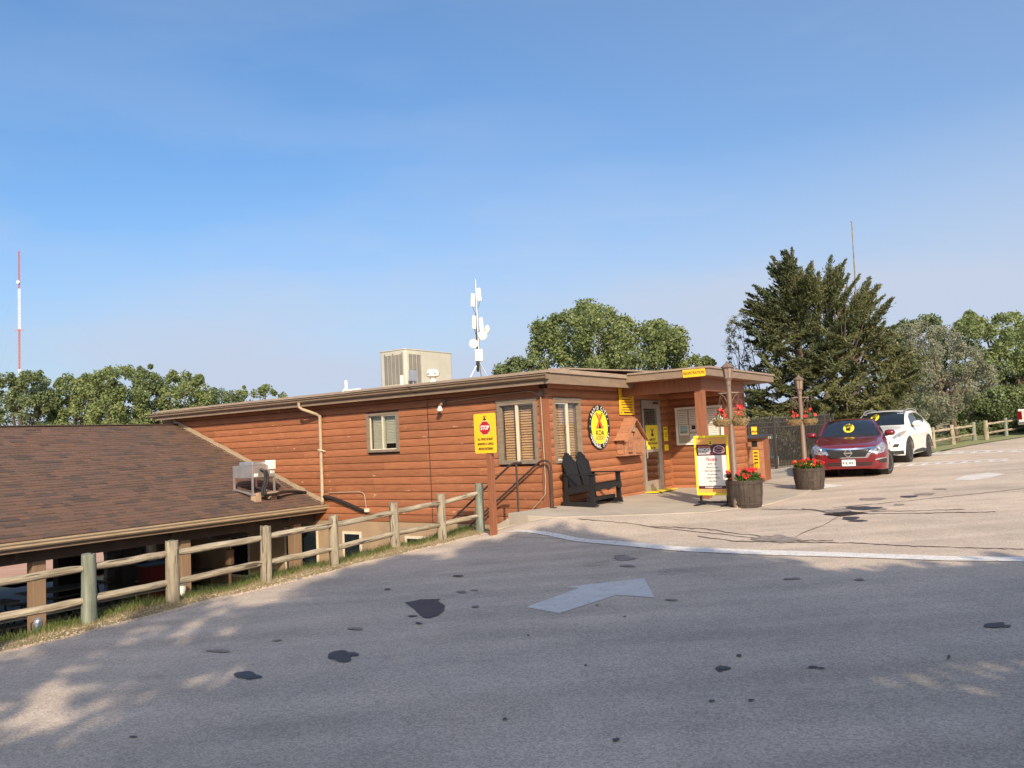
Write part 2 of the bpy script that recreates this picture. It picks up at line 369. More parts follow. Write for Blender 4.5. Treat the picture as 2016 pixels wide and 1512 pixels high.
# asphalt: pinkish chip seal, speckled, with broad faded areas
def roadmat():
    m = bpy.data.materials.new('chip_seal'); m.use_nodes = True; t = m.node_tree; n_ = t.nodes.new; l_ = t.links.new; b = t.nodes['Principled BSDF']
    b.inputs['Roughness'].default_value = .9; b.inputs['Specular IOR Level'].default_value = .3
    tcn = n_('ShaderNodeTexCoord')
    a = n_('ShaderNodeTexNoise'); a.inputs['Scale'].default_value = .35; a.inputs['Detail'].default_value = 6; a.inputs['Roughness'].default_value = .6; l_(tcn.outputs['Object'], a.inputs['Vector'])
    ra = n_('ShaderNodeValToRGB'); e = ra.color_ramp.elements; e[0].position = .35; e[0].color = (.425, .360, .292, 1); e[1].position = .66; e[1].color = (.535, .435, .345, 1); l_(a.outputs['Fac'], ra.inputs[0])
    mpn = n_('ShaderNodeMapping'); mpn.inputs['Rotation'].default_value = (0, 0, AZ); mpn.inputs['Scale'].default_value = (.25, 2.2, 1); l_(tcn.outputs['Object'], mpn.inputs[0])
    s_ = n_('ShaderNodeTexNoise'); s_.inputs['Scale'].default_value = 1.1; s_.inputs['Detail'].default_value = 6; l_(mpn.outputs[0], s_.inputs['Vector'])
    m1 = n_('ShaderNodeMix'); m1.data_type = 'RGBA'; m1.blend_type = 'MULTIPLY'; m1.inputs['Factor'].default_value = 1
    rs = n_('ShaderNodeMapRange'); rs.inputs[1].default_value = .3; rs.inputs[2].default_value = .7; rs.inputs[3].default_value = .86; rs.inputs[4].default_value = 1.12; l_(s_.outputs['Fac'], rs.inputs[0])
    cb = n_('ShaderNodeCombineColor')
    for i in range(3): l_(rs.outputs[0], cb.inputs[i])
    l_(ra.outputs[0], m1.inputs['A']); l_(cb.outputs[0], m1.inputs['B'])
    v = n_('ShaderNodeTexVoronoi'); v.inputs['Scale'].default_value = 85; l_(tcn.outputs['Object'], v.inputs['Vector'])
    hv = n_('ShaderNodeSeparateColor'); l_(v.outputs['Color'], hv.inputs[0])
    rv = n_('ShaderNodeMapRange'); rv.inputs[3].default_value = .76; rv.inputs[4].default_value = 1.26; l_(hv.outputs[0], rv.inputs[0])
    cb2 = n_('ShaderNodeCombineColor')
    for i in range(3): l_(rv.outputs[0], cb2.inputs[i])
    m2 = n_('ShaderNodeMix'); m2.data_type = 'RGBA'; m2.blend_type = 'MULTIPLY'; m2.inputs['Factor'].default_value = 1; l_(m1.outputs['Result'], m2.inputs['A']); l_(cb2.outputs[0], m2.inputs['B'])
    big = n_('ShaderNodeTexNoise'); big.inputs['Scale'].default_value = 1.6; big.inputs['Detail'].default_value = 9; big.inputs['Roughness'].default_value = .72; l_(tcn.outputs['Object'], big.inputs['Vector'])
    rb_ = n_('ShaderNodeValToRGB'); e = rb_.color_ramp.elements; e[0].position = .30; e[0].color = (.88, .875, .87, 1); e[1].position = .55; e[1].color = (1.02, 1.02, 1.02, 1); l_(big.outputs['Fac'], rb_.inputs[0])
    m3 = n_('ShaderNodeMix'); m3.data_type = 'RGBA'; m3.blend_type = 'MULTIPLY'; m3.inputs['Factor'].default_value = 1; l_(m2.outputs['Result'], m3.inputs['A']); l_(rb_.outputs[0], m3.inputs['B'])
    dk = n_('ShaderNodeTexNoise'); dk.inputs['Scale'].default_value = 13; dk.inputs['Detail'].default_value = 3; l_(tcn.outputs['Object'], dk.inputs['Vector'])
    rd = n_('ShaderNodeMapRange'); rd.inputs[1].default_value = .70; rd.inputs[2].default_value = .76; rd.inputs[3].default_value = 1; rd.inputs[4].default_value = .72; l_(dk.outputs['Fac'], rd.inputs[0])
    cb3 = n_('ShaderNodeCombineColor')
    for i in range(3): l_(rd.outputs[0], cb3.inputs[i])
    m4 = n_('ShaderNodeMix'); m4.data_type = 'RGBA'; m4.blend_type = 'MULTIPLY'; m4.inputs['Factor'].default_value = 1; l_(m3.outputs['Result'], m4.inputs['A']); l_(cb3.outputs[0], m4.inputs['B'])
    l_(m4.outputs['Result'], b.inputs['Base Color'])
    bp = n_('ShaderNodeBump'); bp.inputs['Strength'].default_value = .35; bp.inputs['Distance'].default_value = .006; l_(v.outputs['Distance'], bp.inputs['Height']); l_(bp.outputs[0], b.inputs['Normal']); return m
M['road'] = roadmat()
M['earth'] = mat('earth_grass', (.17, .15, .07), .95, base2=(.30, .23, .13), vscale=2.5, bump=.6, bscale=30, detail=8)
M['field'] = mat('red_gravel_field', (.40, .22, .15), .95, base2=(.52, .34, .25), vscale=.8, stretch=(.4, 3, 1), bump=.3, detail=8)
M['turf'] = mat('far_turf', (.16, .19, .07), .95, base2=(.28, .27, .13), vscale=1.5, detail=8, bump=.6, bscale=20)
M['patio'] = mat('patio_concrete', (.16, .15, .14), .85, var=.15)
# ================================================================== ground
LOW = -2.2
def sm(a, b, x): t = max(0, min(1, (x - a) / (b - a))); return t * t * (3 - 2 * t)
def terr(x, y):
    p = l2w(x, y); g = Gz(p.x, p.y)
    rough = .02 * math.sin(x * 3.1 + y * 1.7) + .015 * math.sin(x * 7.3 - y * 5)
    if x < -1.45: return g - .035 - .28 * (1 - sm(-.15, .12, y)) + .04 * sm(.1, .3, y) + (rough if y > .3 else 0) * sm(.3, .5, y) + (LOW - g) * sm(.72, 1.9, y)
    if x < 7.3: return g - .315 + (LOW - g) * sm(.02, .12, y) if x < 0 else g - .315 + (LOW - g) * sm(.3, .5, y)
    return g - .035 + (.03 + rough) * sm(3.2, 3.6, y - .0 * x) + (-1.6) * sm(5, 30, y)
def grid_lines(segs):
    o = []
    for a, b, s_ in segs: o += list(np.arange(a, b - 1e-6, s_))
    return o + [segs[-1][1]]
gxs = grid_lines([(-400, -60, 60), (-60, -16, 4), (-16, -1.6, .3), (-1.6, -1.3, .03), (-1.3, 0, .3), (0, 7.2, .8), (7.2, 7.4, .1), (7.4, 40, 1.6), (40, 100, 12), (100, 700, 100)])
gys = grid_lines([(-400, -60, 60), (-60, -12, 6), (-12, 0, 1), (0, 2, .06), (2, 20, 1.5), (20, 60, 5), (60, 700, 80)])
mb = MB(); vs = []
for gy in gys:
    for gx_ in gxs: p = l2w(gx_, gy); vs.append((p.x, p.y, terr(gx_, gy)))
nx = len(gxs); mb.add(vs, [(j * nx + i, j * nx + i + 1, (j + 1) * nx + i + 1, (j + 1) * nx + i) for j in range(len(gys) - 1) for i in range(nx - 1)])
ground = sheet(mb, 'ground', M['earth']); tag(ground, kind='structure')

def wl(pts): return [tuple(l2w(x, y).xy) for x, y in pts]
def inside(p, poly):
    x, y = p; c = False; j = len(poly) - 1
    for i in range(len(poly)):
        if ((poly[i][1] > y) != (poly[j][1] > y)) and (x < (poly[j][0] - poly[i][0]) * (y - poly[i][1]) / (poly[j][1] - poly[i][1]) + poly[i][0]): c = not c
        j = i
    return c
# road sheet
edge = []
for k in range(0, 70):
    x = -17 + k * .225; edge.append((x, .16 + .05 * math.sin(x * 2.3) + .04 * math.sin(x * 5.1 + 1) - .30 * sm(-2.6, -1.6, x)))
rp_ = wl(edge) + wl([(-1.45, -.12), (-.3, -.6), (0, -.3), (7.0, -.3), (8.2, .4), (12, .6), (16, -.5)])
rp_ += [tuple(gnd(*p).xy) for p in ((1835, 894), (1880, 883), (1930, 874), (1975, 867), (2016, 861), (2120, 846))]
rp_ += [(75, 60), (60, -20), (12, -30), (-22, -22)]
ex_ = []
for i in range(34):
    for j in range(26):
        q = l2w(-3.4 + i * .17 + .05, -4.3 + j * .17 + .03); 
        if inside((q.x, q.y), rp_): ex_.append((q.x, q.y))
mb = fill(rp_, 1.2, lambda x, y: Gz(x, y), ex_)
road = sheet(mb, 'road', M['road']); tag(road, kind='structure')
def decal(name, pts, m, off=.004, sp=.7, parent=road):
    return sheet(fill(pts, sp, lambda x, y: Gz(x, y) + off), name, m, parent)
def px(pts): return [tuple(gnd(*p).xy) for p in pts]
# stop line, arrows, hatched bars
decal('painted_line', px([(988, 1049), (1008, 1046), (1101, 1052), (1222, 1066), (1337, 1077), (1484, 1083.5), (1667, 1089), (1861, 1096), (2016, 1098), (2120, 1100), (2120, 1109), (2016, 1107), (1861, 1105), (1667, 1098), (1484, 1093), (1337, 1086), (1222, 1075), (1101, 1060)]), M['paint'], off=.009, sp=.18)
def arrow(ps, m, name='painted_arrow'): return decal(name, px(ps), m)
arrow([(1036, 1196), (1140, 1158), (1103, 1157), (1268, 1139), (1289, 1177), (1213, 1172), (1101, 1208)], M['paint2'])
arrow([(1878, 945), (1897, 937), (1943, 931), (1979, 933), (1948, 941), (1915, 945.5)], M['paint2'])
def quad(a, b, c, d, m=None, name='painted_bar'): return decal(name, px([a, b, c, d]), m or M['paint'], off=.004)
# hatched strips by the rental cars
for (x0, y0, x1, y1, h, n) in ((1752, 913.5, 1985, 903, 5.0, 9), (1825, 890, 2030, 884.5, 4.2, 8)):
    for s_ in (0, 1):
        a, b = (x0, y0 + s_ * h), (x1, y1 + s_ * h * .8); t = 1.1
        quad(a, b, (b[0], b[1] + t), (a[0], a[1] + t))
    for k in range(n):
        t0 = (k + .2) / n; xa = x0 + (x1 - x0) * t0; ya = y0 + (y1 - y0) * t0; ww = (x1 - x0) / n
        quad((xa, ya + h), (xa + ww * .42, ya + h - .4), (xa + ww * .82, ya + .9), (xa + ww * .42, ya + 1.2))
for (a, b, c, d) in (((1505, 947), (1543, 942), (1560, 945), (1512, 951)), ((1510, 954), (1560, 947), (1590, 951), (1540, 958)), ((1545, 960), (1600, 951), (1663, 956), (1610, 963))):
    quad(a, b, c, d)
# damp stains and drips
def blob(cx, cy, rx, ry, seed, n=34, rough=.22):
    r_ = random.Random(seed); ph = [r_.uniform(0, 6.28) for _ in range(6)]
    return [(cx + rx * math.cos(t) * q, cy + ry * math.sin(t) * q) for t in [2 * math.pi * k / n for k in range(n)] for q in [1 + rough * sum(math.sin((j + 2) * t + ph[j]) / (j + 1.5) for j in range(6))]]
decal('damp_stain', px([(797, 1187), (815, 1184), (826, 1181), (868, 1180), (862, 1184), (876, 1193), (874, 1203), (864, 1212), (846, 1218), (834, 1217), (823, 1208), (812, 1197)]), M['stain'], off=.006, sp=.1)
for i, (cx, cy, rx, ry, mm) in enumerate(((670, 1293, 26, 10, 'stain'), (690, 1289, 16, 4, 'stain'), (486, 1331, 26, 7, 'stain'), (902, 1135, 9, 2, 'stain'), (1423, 1317, 13, 4.5, 'stain'), (1418, 1322, 5, 2.5, 'stain'),
        (1455, 1292, 6, 2.2, 'stain'), (1600, 1315, 9, 2.2, 'stain'), (1616, 1317, 7, 1.6, 'stain'), (1401, 1382, 6, 2, 'stain'), (1479, 1380, 6, 2, 'stain'), (1213, 1458, 7, 3, 'stain'), (1958, 1232, 20, 5, 'stain'), (1980, 1234, 10, 2.5, 'stain'),
        (700, 1239, 14, 2.5, 'stain2'), (824, 1228, 7, 2, 'stain'), (812, 1214, 8, 1.8, 'stain'), (763, 1161, 6, 1.4, 'stain'), (1322, 1182, 11, 2.2, 'stain2'), (936, 1195, 8, 1.8, 'stain2'), (908, 1166, 11, 2.3, 'stain2'), (934, 1163, 7, 1.5, 'stain2'),
        (1228, 1099, 20, 5, 'stain2'), (1235, 1115, 16, 2.2, 'stain2'), (1692, 1142, 11, 1.6, 'stain2'), (1560, 1140, 16, 2.2, 'stain2'), (994, 1417, 5, 2, 'stain'), (1153, 1311, 3, 1.3, 'stain'), (1176, 1192, 4, 1, 'stain2'), (590, 1140, 6, 1.2, 'stain2'),
        (1868, 1295, 3, 4, 'stain'), (1525, 1062, 46, 5, 'stain2'), (1540, 1062, 22, 8, 'stain2'), (1718, 983, 28, 2.2, 'stain2'), (1790, 978, 18, 1.8, 'stain'), (1822, 973, 20, 2.2, 'stain2'), (1850, 963, 12, 1.2, 'stain2'), (1770, 994, 12, 1.4, 'stain2'),
        (1675, 1021, 18, 3, 'stain'), (1700, 1001, 30, 4, 'stain'), (1650, 1006, 26, 4, 'stain2'), (1728, 1003, 16, 3, 'stain2'), (1690, 1026, 20, 1.6, 'stain'), (432, 1283, 22, 2.5, 'stain2'), (545, 1262, 9, 1.6, 'stain2'), (262, 1452, 7, 2, 'stain'), (1040, 1252, 3, 1, 'stain'), (1230, 1215, 3, 1, 'stain'))):
    decal('damp_stain' if mm == 'stain' else 'faded_stain', px(blob(cx, cy, rx, ry, i)), M[mm], off=.007 + .0004 * (i % 5), sp=.12)
def crack(ps, wd=1.0, jit=.9, seed=1, m='crack'):
    r_ = random.Random(seed); P = []
    for a, b in zip(ps[:-1], ps[1:]):
        n = max(2, int(math.hypot(b[0] - a[0], b[1] - a[1]) / 9))
        for k in range(n): P.append((a[0] + (b[0] - a[0]) * k / n + r_.uniform(-2, 2), a[1] + (b[1] - a[1]) * k / n + r_.uniform(-jit, jit)))
    P.append(ps[-1]); mb = MB(); vs = []
    for i, (x, y) in enumerate(P):
        hw = wd * (.35 + .65 * r_.random())
        for s_ in (-1, 1): g_ = gnd(x, y + s_ * hw / 2); vs.append((g_.x, g_.y, Gz(g_.x, g_.y) + .0055))
    mb.add(vs, [(2 * i, 2 * i + 1, 2 * i + 3, 2 * i + 2) for i in range(len(P) - 1)])
    sheet(mb, 'filled_crack', M[m], road)
crack([(1140, 1022), (1240, 1031), (1300, 1040), (1420, 1052), (1510, 1063)], 1.3, .6, 3)
crack([(1375, 1057), (1450, 1066), (1560, 1068), (1700, 1070), (1800, 1076), (2016, 1082)], 1.6, .7, 4)
crack([(1280, 1036), (1400, 1043), (1480, 1054), (1560, 1065), (1640, 1064)], 1.8, 1.2, 5)
crack([(1560, 1062), (1590, 1045), (1620, 1035), (1650, 1018)], 1.6, 1.2, 6)
crack([(1500, 1003), (1600, 1004), (1680, 1012), (1780, 1011), (1960, 1008)], 1.6, .6, 7)
crack([(1580, 1001), (1640, 1012), (1720, 1007), (1800, 1006), (1900, 1003)], 1.2, .6, 8)
crack([(1640, 1000), (1750, 990), (1900, 975), (2016, 962)], .8, .5, 9)
crack([(1000, 1056), (1150, 1064), (1300, 1082)], .5, .5, 12)
for k, (x, y) in enumerate(((295, 1338), (420, 1283), (1230, 1100), (1170, 1113), (1320, 1128))):
    for j in range(4): crack([(x - 24, y - 5 + 3 * j), (x, y - 7 + 3 * j), (x + 30, y - 10 + 3 * j)], .45, 1.0, 20 + k * 5 + j, 'stain2')
# storm drain
dr = gnd(1665, 1012); t = thing('storm_drain', 'small dark grated storm drain in the damp patch of the sunny road', 'drain', (dr.x, dr.y, Gz(dr.x, dr.y)), R(20))
MB().span(-.28, .28, -.2, .2, -.0, .008).build('drain_pit', M['black'], t)
for k in range(7): MB().span(-.26 + .08 * k, -.225 + .08 * k, -.19, .19, .008, .016).build('drain_bar', M['iron'], t)

# raised walk in front of the store
sp_ = [(-1.42, -.02), (-1.5, -.5), (-1.48, -1.07), (-.1, -2.25), (.74, -2.85), (1.3, -3.12), (2.1, -3.48), (3.03, -3.6), (4.47, -3.67), (6.3, -3.55), (7.6, -2.8), (9.2, -2.3), (12.0, -1.2), (12.0, .9), (7.35, .5), (7.25, .3), (5.5, .3), (0, .3), (0, -.02)]
def sz(X, Y): q = w2l(Vector((X, Y, 0))); return floorz(q.x, q.y)
mb = fill(wl(sp_), .7, sz); nb_ = len(mb.v)
for i in range(len(sp_)):   # curb face
    a = l2w(*sp_[i]); b = l2w(*sp_[(i + 1) % len(sp_)]); n = max(1, int((b - a).length / .3))
    for k in range(n):
        p = a.lerp(b, k / n); q = a.lerp(b, (k + 1) / n); mb.add([(p.x, p.y, sz(p.x, p.y)), (q.x, q.y, sz(q.x, q.y)), (q.x, q.y, -.4), (p.x, p.y, -.4)], [(0, 1, 2, 3)])
walk = sheet(mb, 'pavement', M['conc']); tag(walk, kind='structure')
wk = mb
# far field below, seen through the pavilion
mb = fill([(-70, 20.5), (10, 20.5), (10, 42), (-70, 42)], 8, lambda x, y: LOW + .03)
for i, v in enumerate(mb.v): p = l2w(v[0], v[1]); mb.v[i] = (p.x, p.y, v[2])
tag(sheet(mb, 'gravel_field', M['field']), kind='structure')
mb = fill([(-70, 29), (10, 27), (10, 32), (-70, 34)], 6, lambda x, y: LOW + .07 + .03 * math.sin(x))
for i, v in enumerate(mb.v): p = l2w(v[0], v[1]); mb.v[i] = (p.x, p.y, v[2])
tag(sheet(mb, 'turf_strip', M['turf']), kind='structure')
# turf behind the far rail fence
tp = [gnd(*p) for p in ((1828, 893), (1880, 882.5), (1930, 873.5), (1975, 866.5), (2030, 858.5))] + [Vector((34, 52, 0)), Vector((19, 50, 0)), Vector((13, 34, 0))]
tag(sheet(fill([tuple(p.xy) for p in tp], 2, lambda x, y: Gz(x, y) + .012), 'verge', M['turf']), kind='structure')

# grass blades along the verge by the fence
def blades(name, mat_, n, xr, yf, hr, wd, seed):
    g = np.random.default_rng(seed); V = np.zeros((n * 3, 3)); T = np.zeros(n * 3)
    for i in range(n):
        x = g.uniform(*xr); y = yf(x, g); base = l2w(x, y); z = terr(x, y) - .01
        h = g.uniform(*hr) * (.6 + .8 * g.random()); a = g.uniform(0, 6.28); dx, dy = math.cos(a) * wd, math.sin(a) * wd; ln = g.normal(0, .45, 2) * h
        V[3 * i] = (base.x - dx, base.y - dy, z); V[3 * i + 1] = (base.x + dx, base.y + dy, z); V[3 * i + 2] = (base.x + ln[0], base.y + ln[1], z + h); T[3 * i:3 * i + 3] = g.random()
    me = bpy.data.meshes.new(name); me.vertices.add(n * 3); me.vertices.foreach_set('co', V.ravel())
    me.loops.add(n * 3); me.loops.foreach_set('vertex_index', np.arange(n * 3)); me.polygons.add(n); me.polygons.foreach_set('loop_start', np.arange(n) * 3); me.polygons.foreach_set('loop_total', np.full(n, 3))
    at = me.attributes.new('tint', 'FLOAT', 'POINT'); at.data.foreach_set('value', T); me.update(); me.materials.append(mat_)
    o = bpy.data.objects.new(name, me); COL.objects.link(o); tag(o, kind='stuff'); return o
cl = lambda x: .5 + .5 * math.sin(x * 1.9) * math.sin(x * .7 + 2)
tag(blades('green_grass', M['grass'], 15000, (-12, -1.55), lambda x, g: .42 + .42 * g.random() ** .8 + .06 * cl(x), (.04, .11), .004, 1), 'green grass growing thickly along the foot of the rail fence', 'grass')
tag(blades('dry_grass', M['dry'], 13000, (-12, -1.55), lambda x, g: .2 + .34 * g.random() - .12 * sm(-2.6, -1.6, x), (.015, .06), .004, 2), 'dry straw coloured grass along the edge of the road', 'grass')

def pebbles(n, seed):
    g = random.Random(seed); mb = MB()
    for i in range(n):
        x = g.uniform(-12, -1.5); y = .02 + g.random() ** 1.6 * .42 - .25 * sm(-2.6, -1.6, x); p = l2w(x, y); z = max(terr(x, y), Gz(p.x, p.y) if y < .14 else -9) + .003; s_ = g.uniform(.004, .016); k = g.uniform(0, 6)
        mb.add([(p.x + s_ * math.cos(k + a), p.y + s_ * math.sin(k + a), z) for a in (0, 1.6, 3.1, 4.7)] + [(p.x, p.y, z + s_ * .8)], [(0, 1, 4), (1, 2, 4), (2, 3, 4), (3, 0, 4)])
    me = bpy.data.meshes.new('loose_gravel'); me.from_pydata(mb.v, [], mb.f); me.materials.append(mat('loose_gravel', (.36, .28, .21), .9, base2=(.55, .44, .34), vscale=40)); o = bpy.data.objects.new('loose_gravel', me); COL.objects.link(o); tag(o, 'loose pinkish gravel along the road edge below the rail fence', 'gravel', kind='stuff')
pebbles(3800, 4)
# ================================================================== the store
store = thing('log_store', 'single storey store clad in rust brown log siding with a low taupe roof', 'building', W0, AZ)
EX = .165      # log exposure
ZL0, ZT = -.05, 2.66
def log_profile(bulge=.036, h=EX):
    n = 6; p = [(0, 0)]
    for k in range(n + 1):
        t = k / n; p.append((bulge * (math.sin(math.pi * (t * .86 + .07))) ** .6, h * t * .958 + .001))
    p.append((0, h * .96)); return p
PR = log_profile(); PRL = [(0, 0), (.008, .001), (.014, .006), (.019, .03), (.021, .08), (.019, .13), (.014, .153), (.008, .157), (0, .1575)]
def log_board(a0, a1, z, wall):
    """one half-log board; wall: 'L' (x=0 face towards -x), 'F' (y=0, towards -y), 'E' (x=5.85), 'O' (y=-1.5)"""
    off = {'L': 0, 'F': 0, 'E': 5.85, 'O': -1.5}[wall]; ln = a1 - a0
    mb = MB(); g = .0015
    mb.prism(PRL if wall == 'L' else PR, lambda u, v: (-ln / 2 + g, -u, v), lambda u, v: (ln / 2 - g, -u, v))
    o = mb.build('log_siding_board', M['log'], store, smooth=True)
    if wall in 'LE': o.location = (off, (a0 + a1) / 2, z); o.rotation_euler = (0, 0, -math.pi / 2)
    else: o.location = ((a0 + a1) / 2, off, z)
    return o
def clad(wall, a0, a1, z0, z1, holes, maxlen=4.2, seed=0, skip=None):
    r_ = random.Random(seed); z = z0; n = 0
    while z < z1 - .05:
        segs = [(a0, a1)]
        for (h0, h1, hz0, hz1) in holes:
            if z + EX * .6 > hz0 and z + EX * .4 < hz1:
                ns = []
                for s0, s1 in segs:
                    if h1 <= s0 or h0 >= s1: ns.append((s0, s1)); continue
                    if s0 < h0: ns.append((s0, h0))
                    if s1 > h1: ns.append((h1, s1))
                segs = ns
        for s0, s1 in segs:
            cuts = [s0]; c = s0 + r_.uniform(.7, maxlen)
            while c < s1 - .8: cuts.append(c); c += r_.uniform(1.6, maxlen)
            cuts.append(s1)
            for u, v in zip(cuts[:-1], cuts[1:]): log_board(u, v, z, wall)
        z += EX; n += 1
WIN_L1 = (3.82, 4.80, 1.50, 2.38)   # y0,y1,z0,z1 on the long wall
WIN_L2 = (.17, 1.12, 1.15, 2.38)
WIN_F = (.26, 1.33, 1.13, 2.38)
DOOR = (4.18, 5.28, .2, 2.45)
clad('L', .10, 13.0, ZL0, ZT, [WIN_L1, WIN_L2], 3.6, 1)
clad('F', .10, 5.76, .20 - EX * .4, 2.80, [WIN_F, DOOR], 5.5, 2)
clad('E', -1.42, -.0, .15, 2.78, [], 9, 3)
clad('O', 5.95, 7.12, .12, 2.86, [], 9, 4)
# solid walls behind the boards
mb = MB()
mb.span(.004, .16, WIN_L1[1], 13.0, -2.2, 2.8); mb.span(.004, .16, WIN_L2[1], WIN_L1[0], -2.2, 2.8); mb.span(.004, .16, .004, WIN_L2[0], -2.2, 2.8)
for w_ in (WIN_L1, WIN_L2): mb.span(.004, .16, w_[0], w_[1], -2.2, w_[2]); mb.span(.004, .16, w_[0], w_[1], w_[3], 2.8)
mb.span(.16, WIN_F[0], .004, .16, -.4, 2.85); mb.span(WIN_F[1], DOOR[0], .004, .16, -.4, 2.85); mb.span(DOOR[1], 6, .004, .16, -.4, 2.9)
mb.span(WIN_F[0], WIN_F[1], .004, .16, -.4, WIN_F[2]); mb.span(WIN_F[0], WIN_F[1], .004, .16, WIN_F[3], 2.85); mb.span(DOOR[0], DOOR[1], .004, .16, DOOR[3], 2.85); mb.span(DOOR[0], DOOR[1], .004, .16, -.4, .2)
mb.span(5.854, 7.19, -1.49, 0.004, -.4, 2.86); mb.span(7.0, 7.16, .16, 13, -2.2, 2.85); mb.span(.16, 7, 12.85, 13, -2.2, 2.8)
mb.build('wall', mat('wall_sheathing', (.07, .03, .018), .9), store)
MB().span(.1, 7, .3, 12.8, 0.05, .15).build('floor_slab', M['conc'], store)
# lower storey wall in tan stucco
mb = MB(); mb.span(-.02, .16, 3.2, 13.3, -2.25, ZL0 - .005); mb.span(-.02, .16, .1, 3.2, -2.25, ZL0 - .006)
mb.build('lower_wall', M['stucco'], store)
def low_window(y0, y1, z0, z1, name='lower_window', mull=False):
    f = MB(); f.span(-.045, -.02, y0 - .05, y1 + .05, z1, z1 + .06); f.span(-.045, -.02, y0 - .05, y1 + .05, z0 - .06, z0); f.span(-.045, -.02, y0 - .05, y0, z0, z1); f.span(-.045, -.02, y1, y1 + .05, z0, z1)
    if mull: f.span(-.044, -.02, (y0 + y1) / 2 - .03, (y0 + y1) / 2 + .03, z0, z1); f.span(-.043, -.02, y0, y1, z0 + .45, z0 + .5)
    o = f.build(name, M['cream'], store); MB().span(-.03, -.021, y0, y1, z0, z1).build('pane', M['glass'], o)
low_window(5.15, 5.65, -.95, -.35); low_window(6.6, 7.7, -2.1, -.3, 'patio_door', True); low_window(3.0, 3.7, -2.1, -.4, 'lower_door'); low_window(9.2, 9.9, -1.5, -.5)
MB().tube([(-.1, 2.75, -2.2), (-.1, 2.75, -.3)], .05).build('drain_pipe', M['stucco'], store)
# corner boards
for nm, a in (('corner_board', (-.042, -.0, -.042, .10, .05, 2.6)), ('corner_board', (.001, .10, -.043, -.0, .2, 2.6))): MB().span(*a).build(nm, M['trim'], store)
MB().span(5.81, 5.95, -1.545, -1.42, .12, 2.5).build('corner_board', M['trim'], store)
MB().span(7.12, 7.21, -1.54, -1.40, .12, 2.86).build('corner_board', M['trim'], store)
MB().span(5.76, 5.85, -.045, .0, .2, 2.8).build('corner_board', M['log'], store)

def window(wall, a0, a1, z0, z1, left_pale=True, paler=False):
    """sliding window; wall frame: a along the wall, d outward"""
    if wall == 'L': Q = lambda a, d, z: (-d, a, z)
    else: Q = lambda a, d, z: (a, -d, z)
    def B(mb, a, b, d0, d1, c, e):
        p = Q(a, d0, c); q = Q(b, d1, e); return mb.span(min(p[0], q[0]), max(p[0], q[0]), min(p[1], q[1]), max(p[1], q[1]), c, e)
    f = MB(); t = .07
    B(f, a0, a0 + t, -.10, .05, z0, z1); B(f, a1 - t, a1, -.10, .05, z0, z1); B(f, a0 + t, a1 - t, -.10, .05, z1 - t * .8, z1); B(f, a0 + t, a1 - t, -.10, .06, z0, z0 + t * .8)
    wn = f.build('window', M['frame'], store)
    i0, i1, j0, j1 = a0 + t, a1 - t, z0 + t * .8, z1 - t * .8; mid = (i0 + i1) / 2; s_ = .022
    for k, (u0, u1, d) in enumerate(((i0, mid + .02, .03), (mid - .02, i1, .0))):
        g = MB(); B(g, u0, u0 + s_, d - .03, d, j0, j1); B(g, u1 - s_, u1, d - .03, d, j0, j1); B(g, u0 + s_, u1 - s_, d - .03, d, j1 - s_, j1); B(g, u0 + s_, u1 - s_, d - .03, d, j0, j0 + s_)
        g.build('sash', (M['white'] if wall == 'F' and k == 0 else M['cream']) if (paler or (wall == 'F' and k == 0)) else M['frame'], wn)
        g = MB(); B(g, u0 + s_, u1 - s_, d - .018, d - .012, j0 + s_, j1 - s_); g.build('glass_pane', M['clear'], wn)
        pitch = .052 if not paler else .035; w_ = (u1 - u0) - 2 * s_ - .01
        sl_ = MB(); sl_.box((0, 0, 0), (w_, .050, .004)); me = sl_.mesh('slat', M['blind2'] if paler else M['blind'])
        z = j1 - s_ - .03; zend = j0 + s_ + (.0 if not (paler and k == (1 if wall == 'F' else 0)) else .13)
        while z > zend:
            c = Q((u0 + u1) / 2, -.09, z); o = inst(me, 'slat', wn, c, (R(63), 0, 0) if wall == 'F' else (R(63), 0, -math.pi / 2)); z -= pitch
    if not paler: g = MB(); B(g, mid - .028, mid + .028, -.005, .036, j0, j1); g.build('middle_stile', M['cream'], wn)
    g = MB(); B(g, i0, i1, -.30, -.29, j0, j1); g.build('backing', M['dark'], wn)
    return wn
window('L', *WIN_L1, left_pale=False, paler=True); window('L', *WIN_L2, left_pale=False); window('F', *WIN_F)
# header boards over the windows in the eave shade
MB().span(-.05, 0, .15, 1.14, 2.385, 2.43).build('window_head', M['frame'], store)
MB().span(.24, 1.35, -.05, 0, 2.385, 2.43).build('window_head', M['frame'], store)

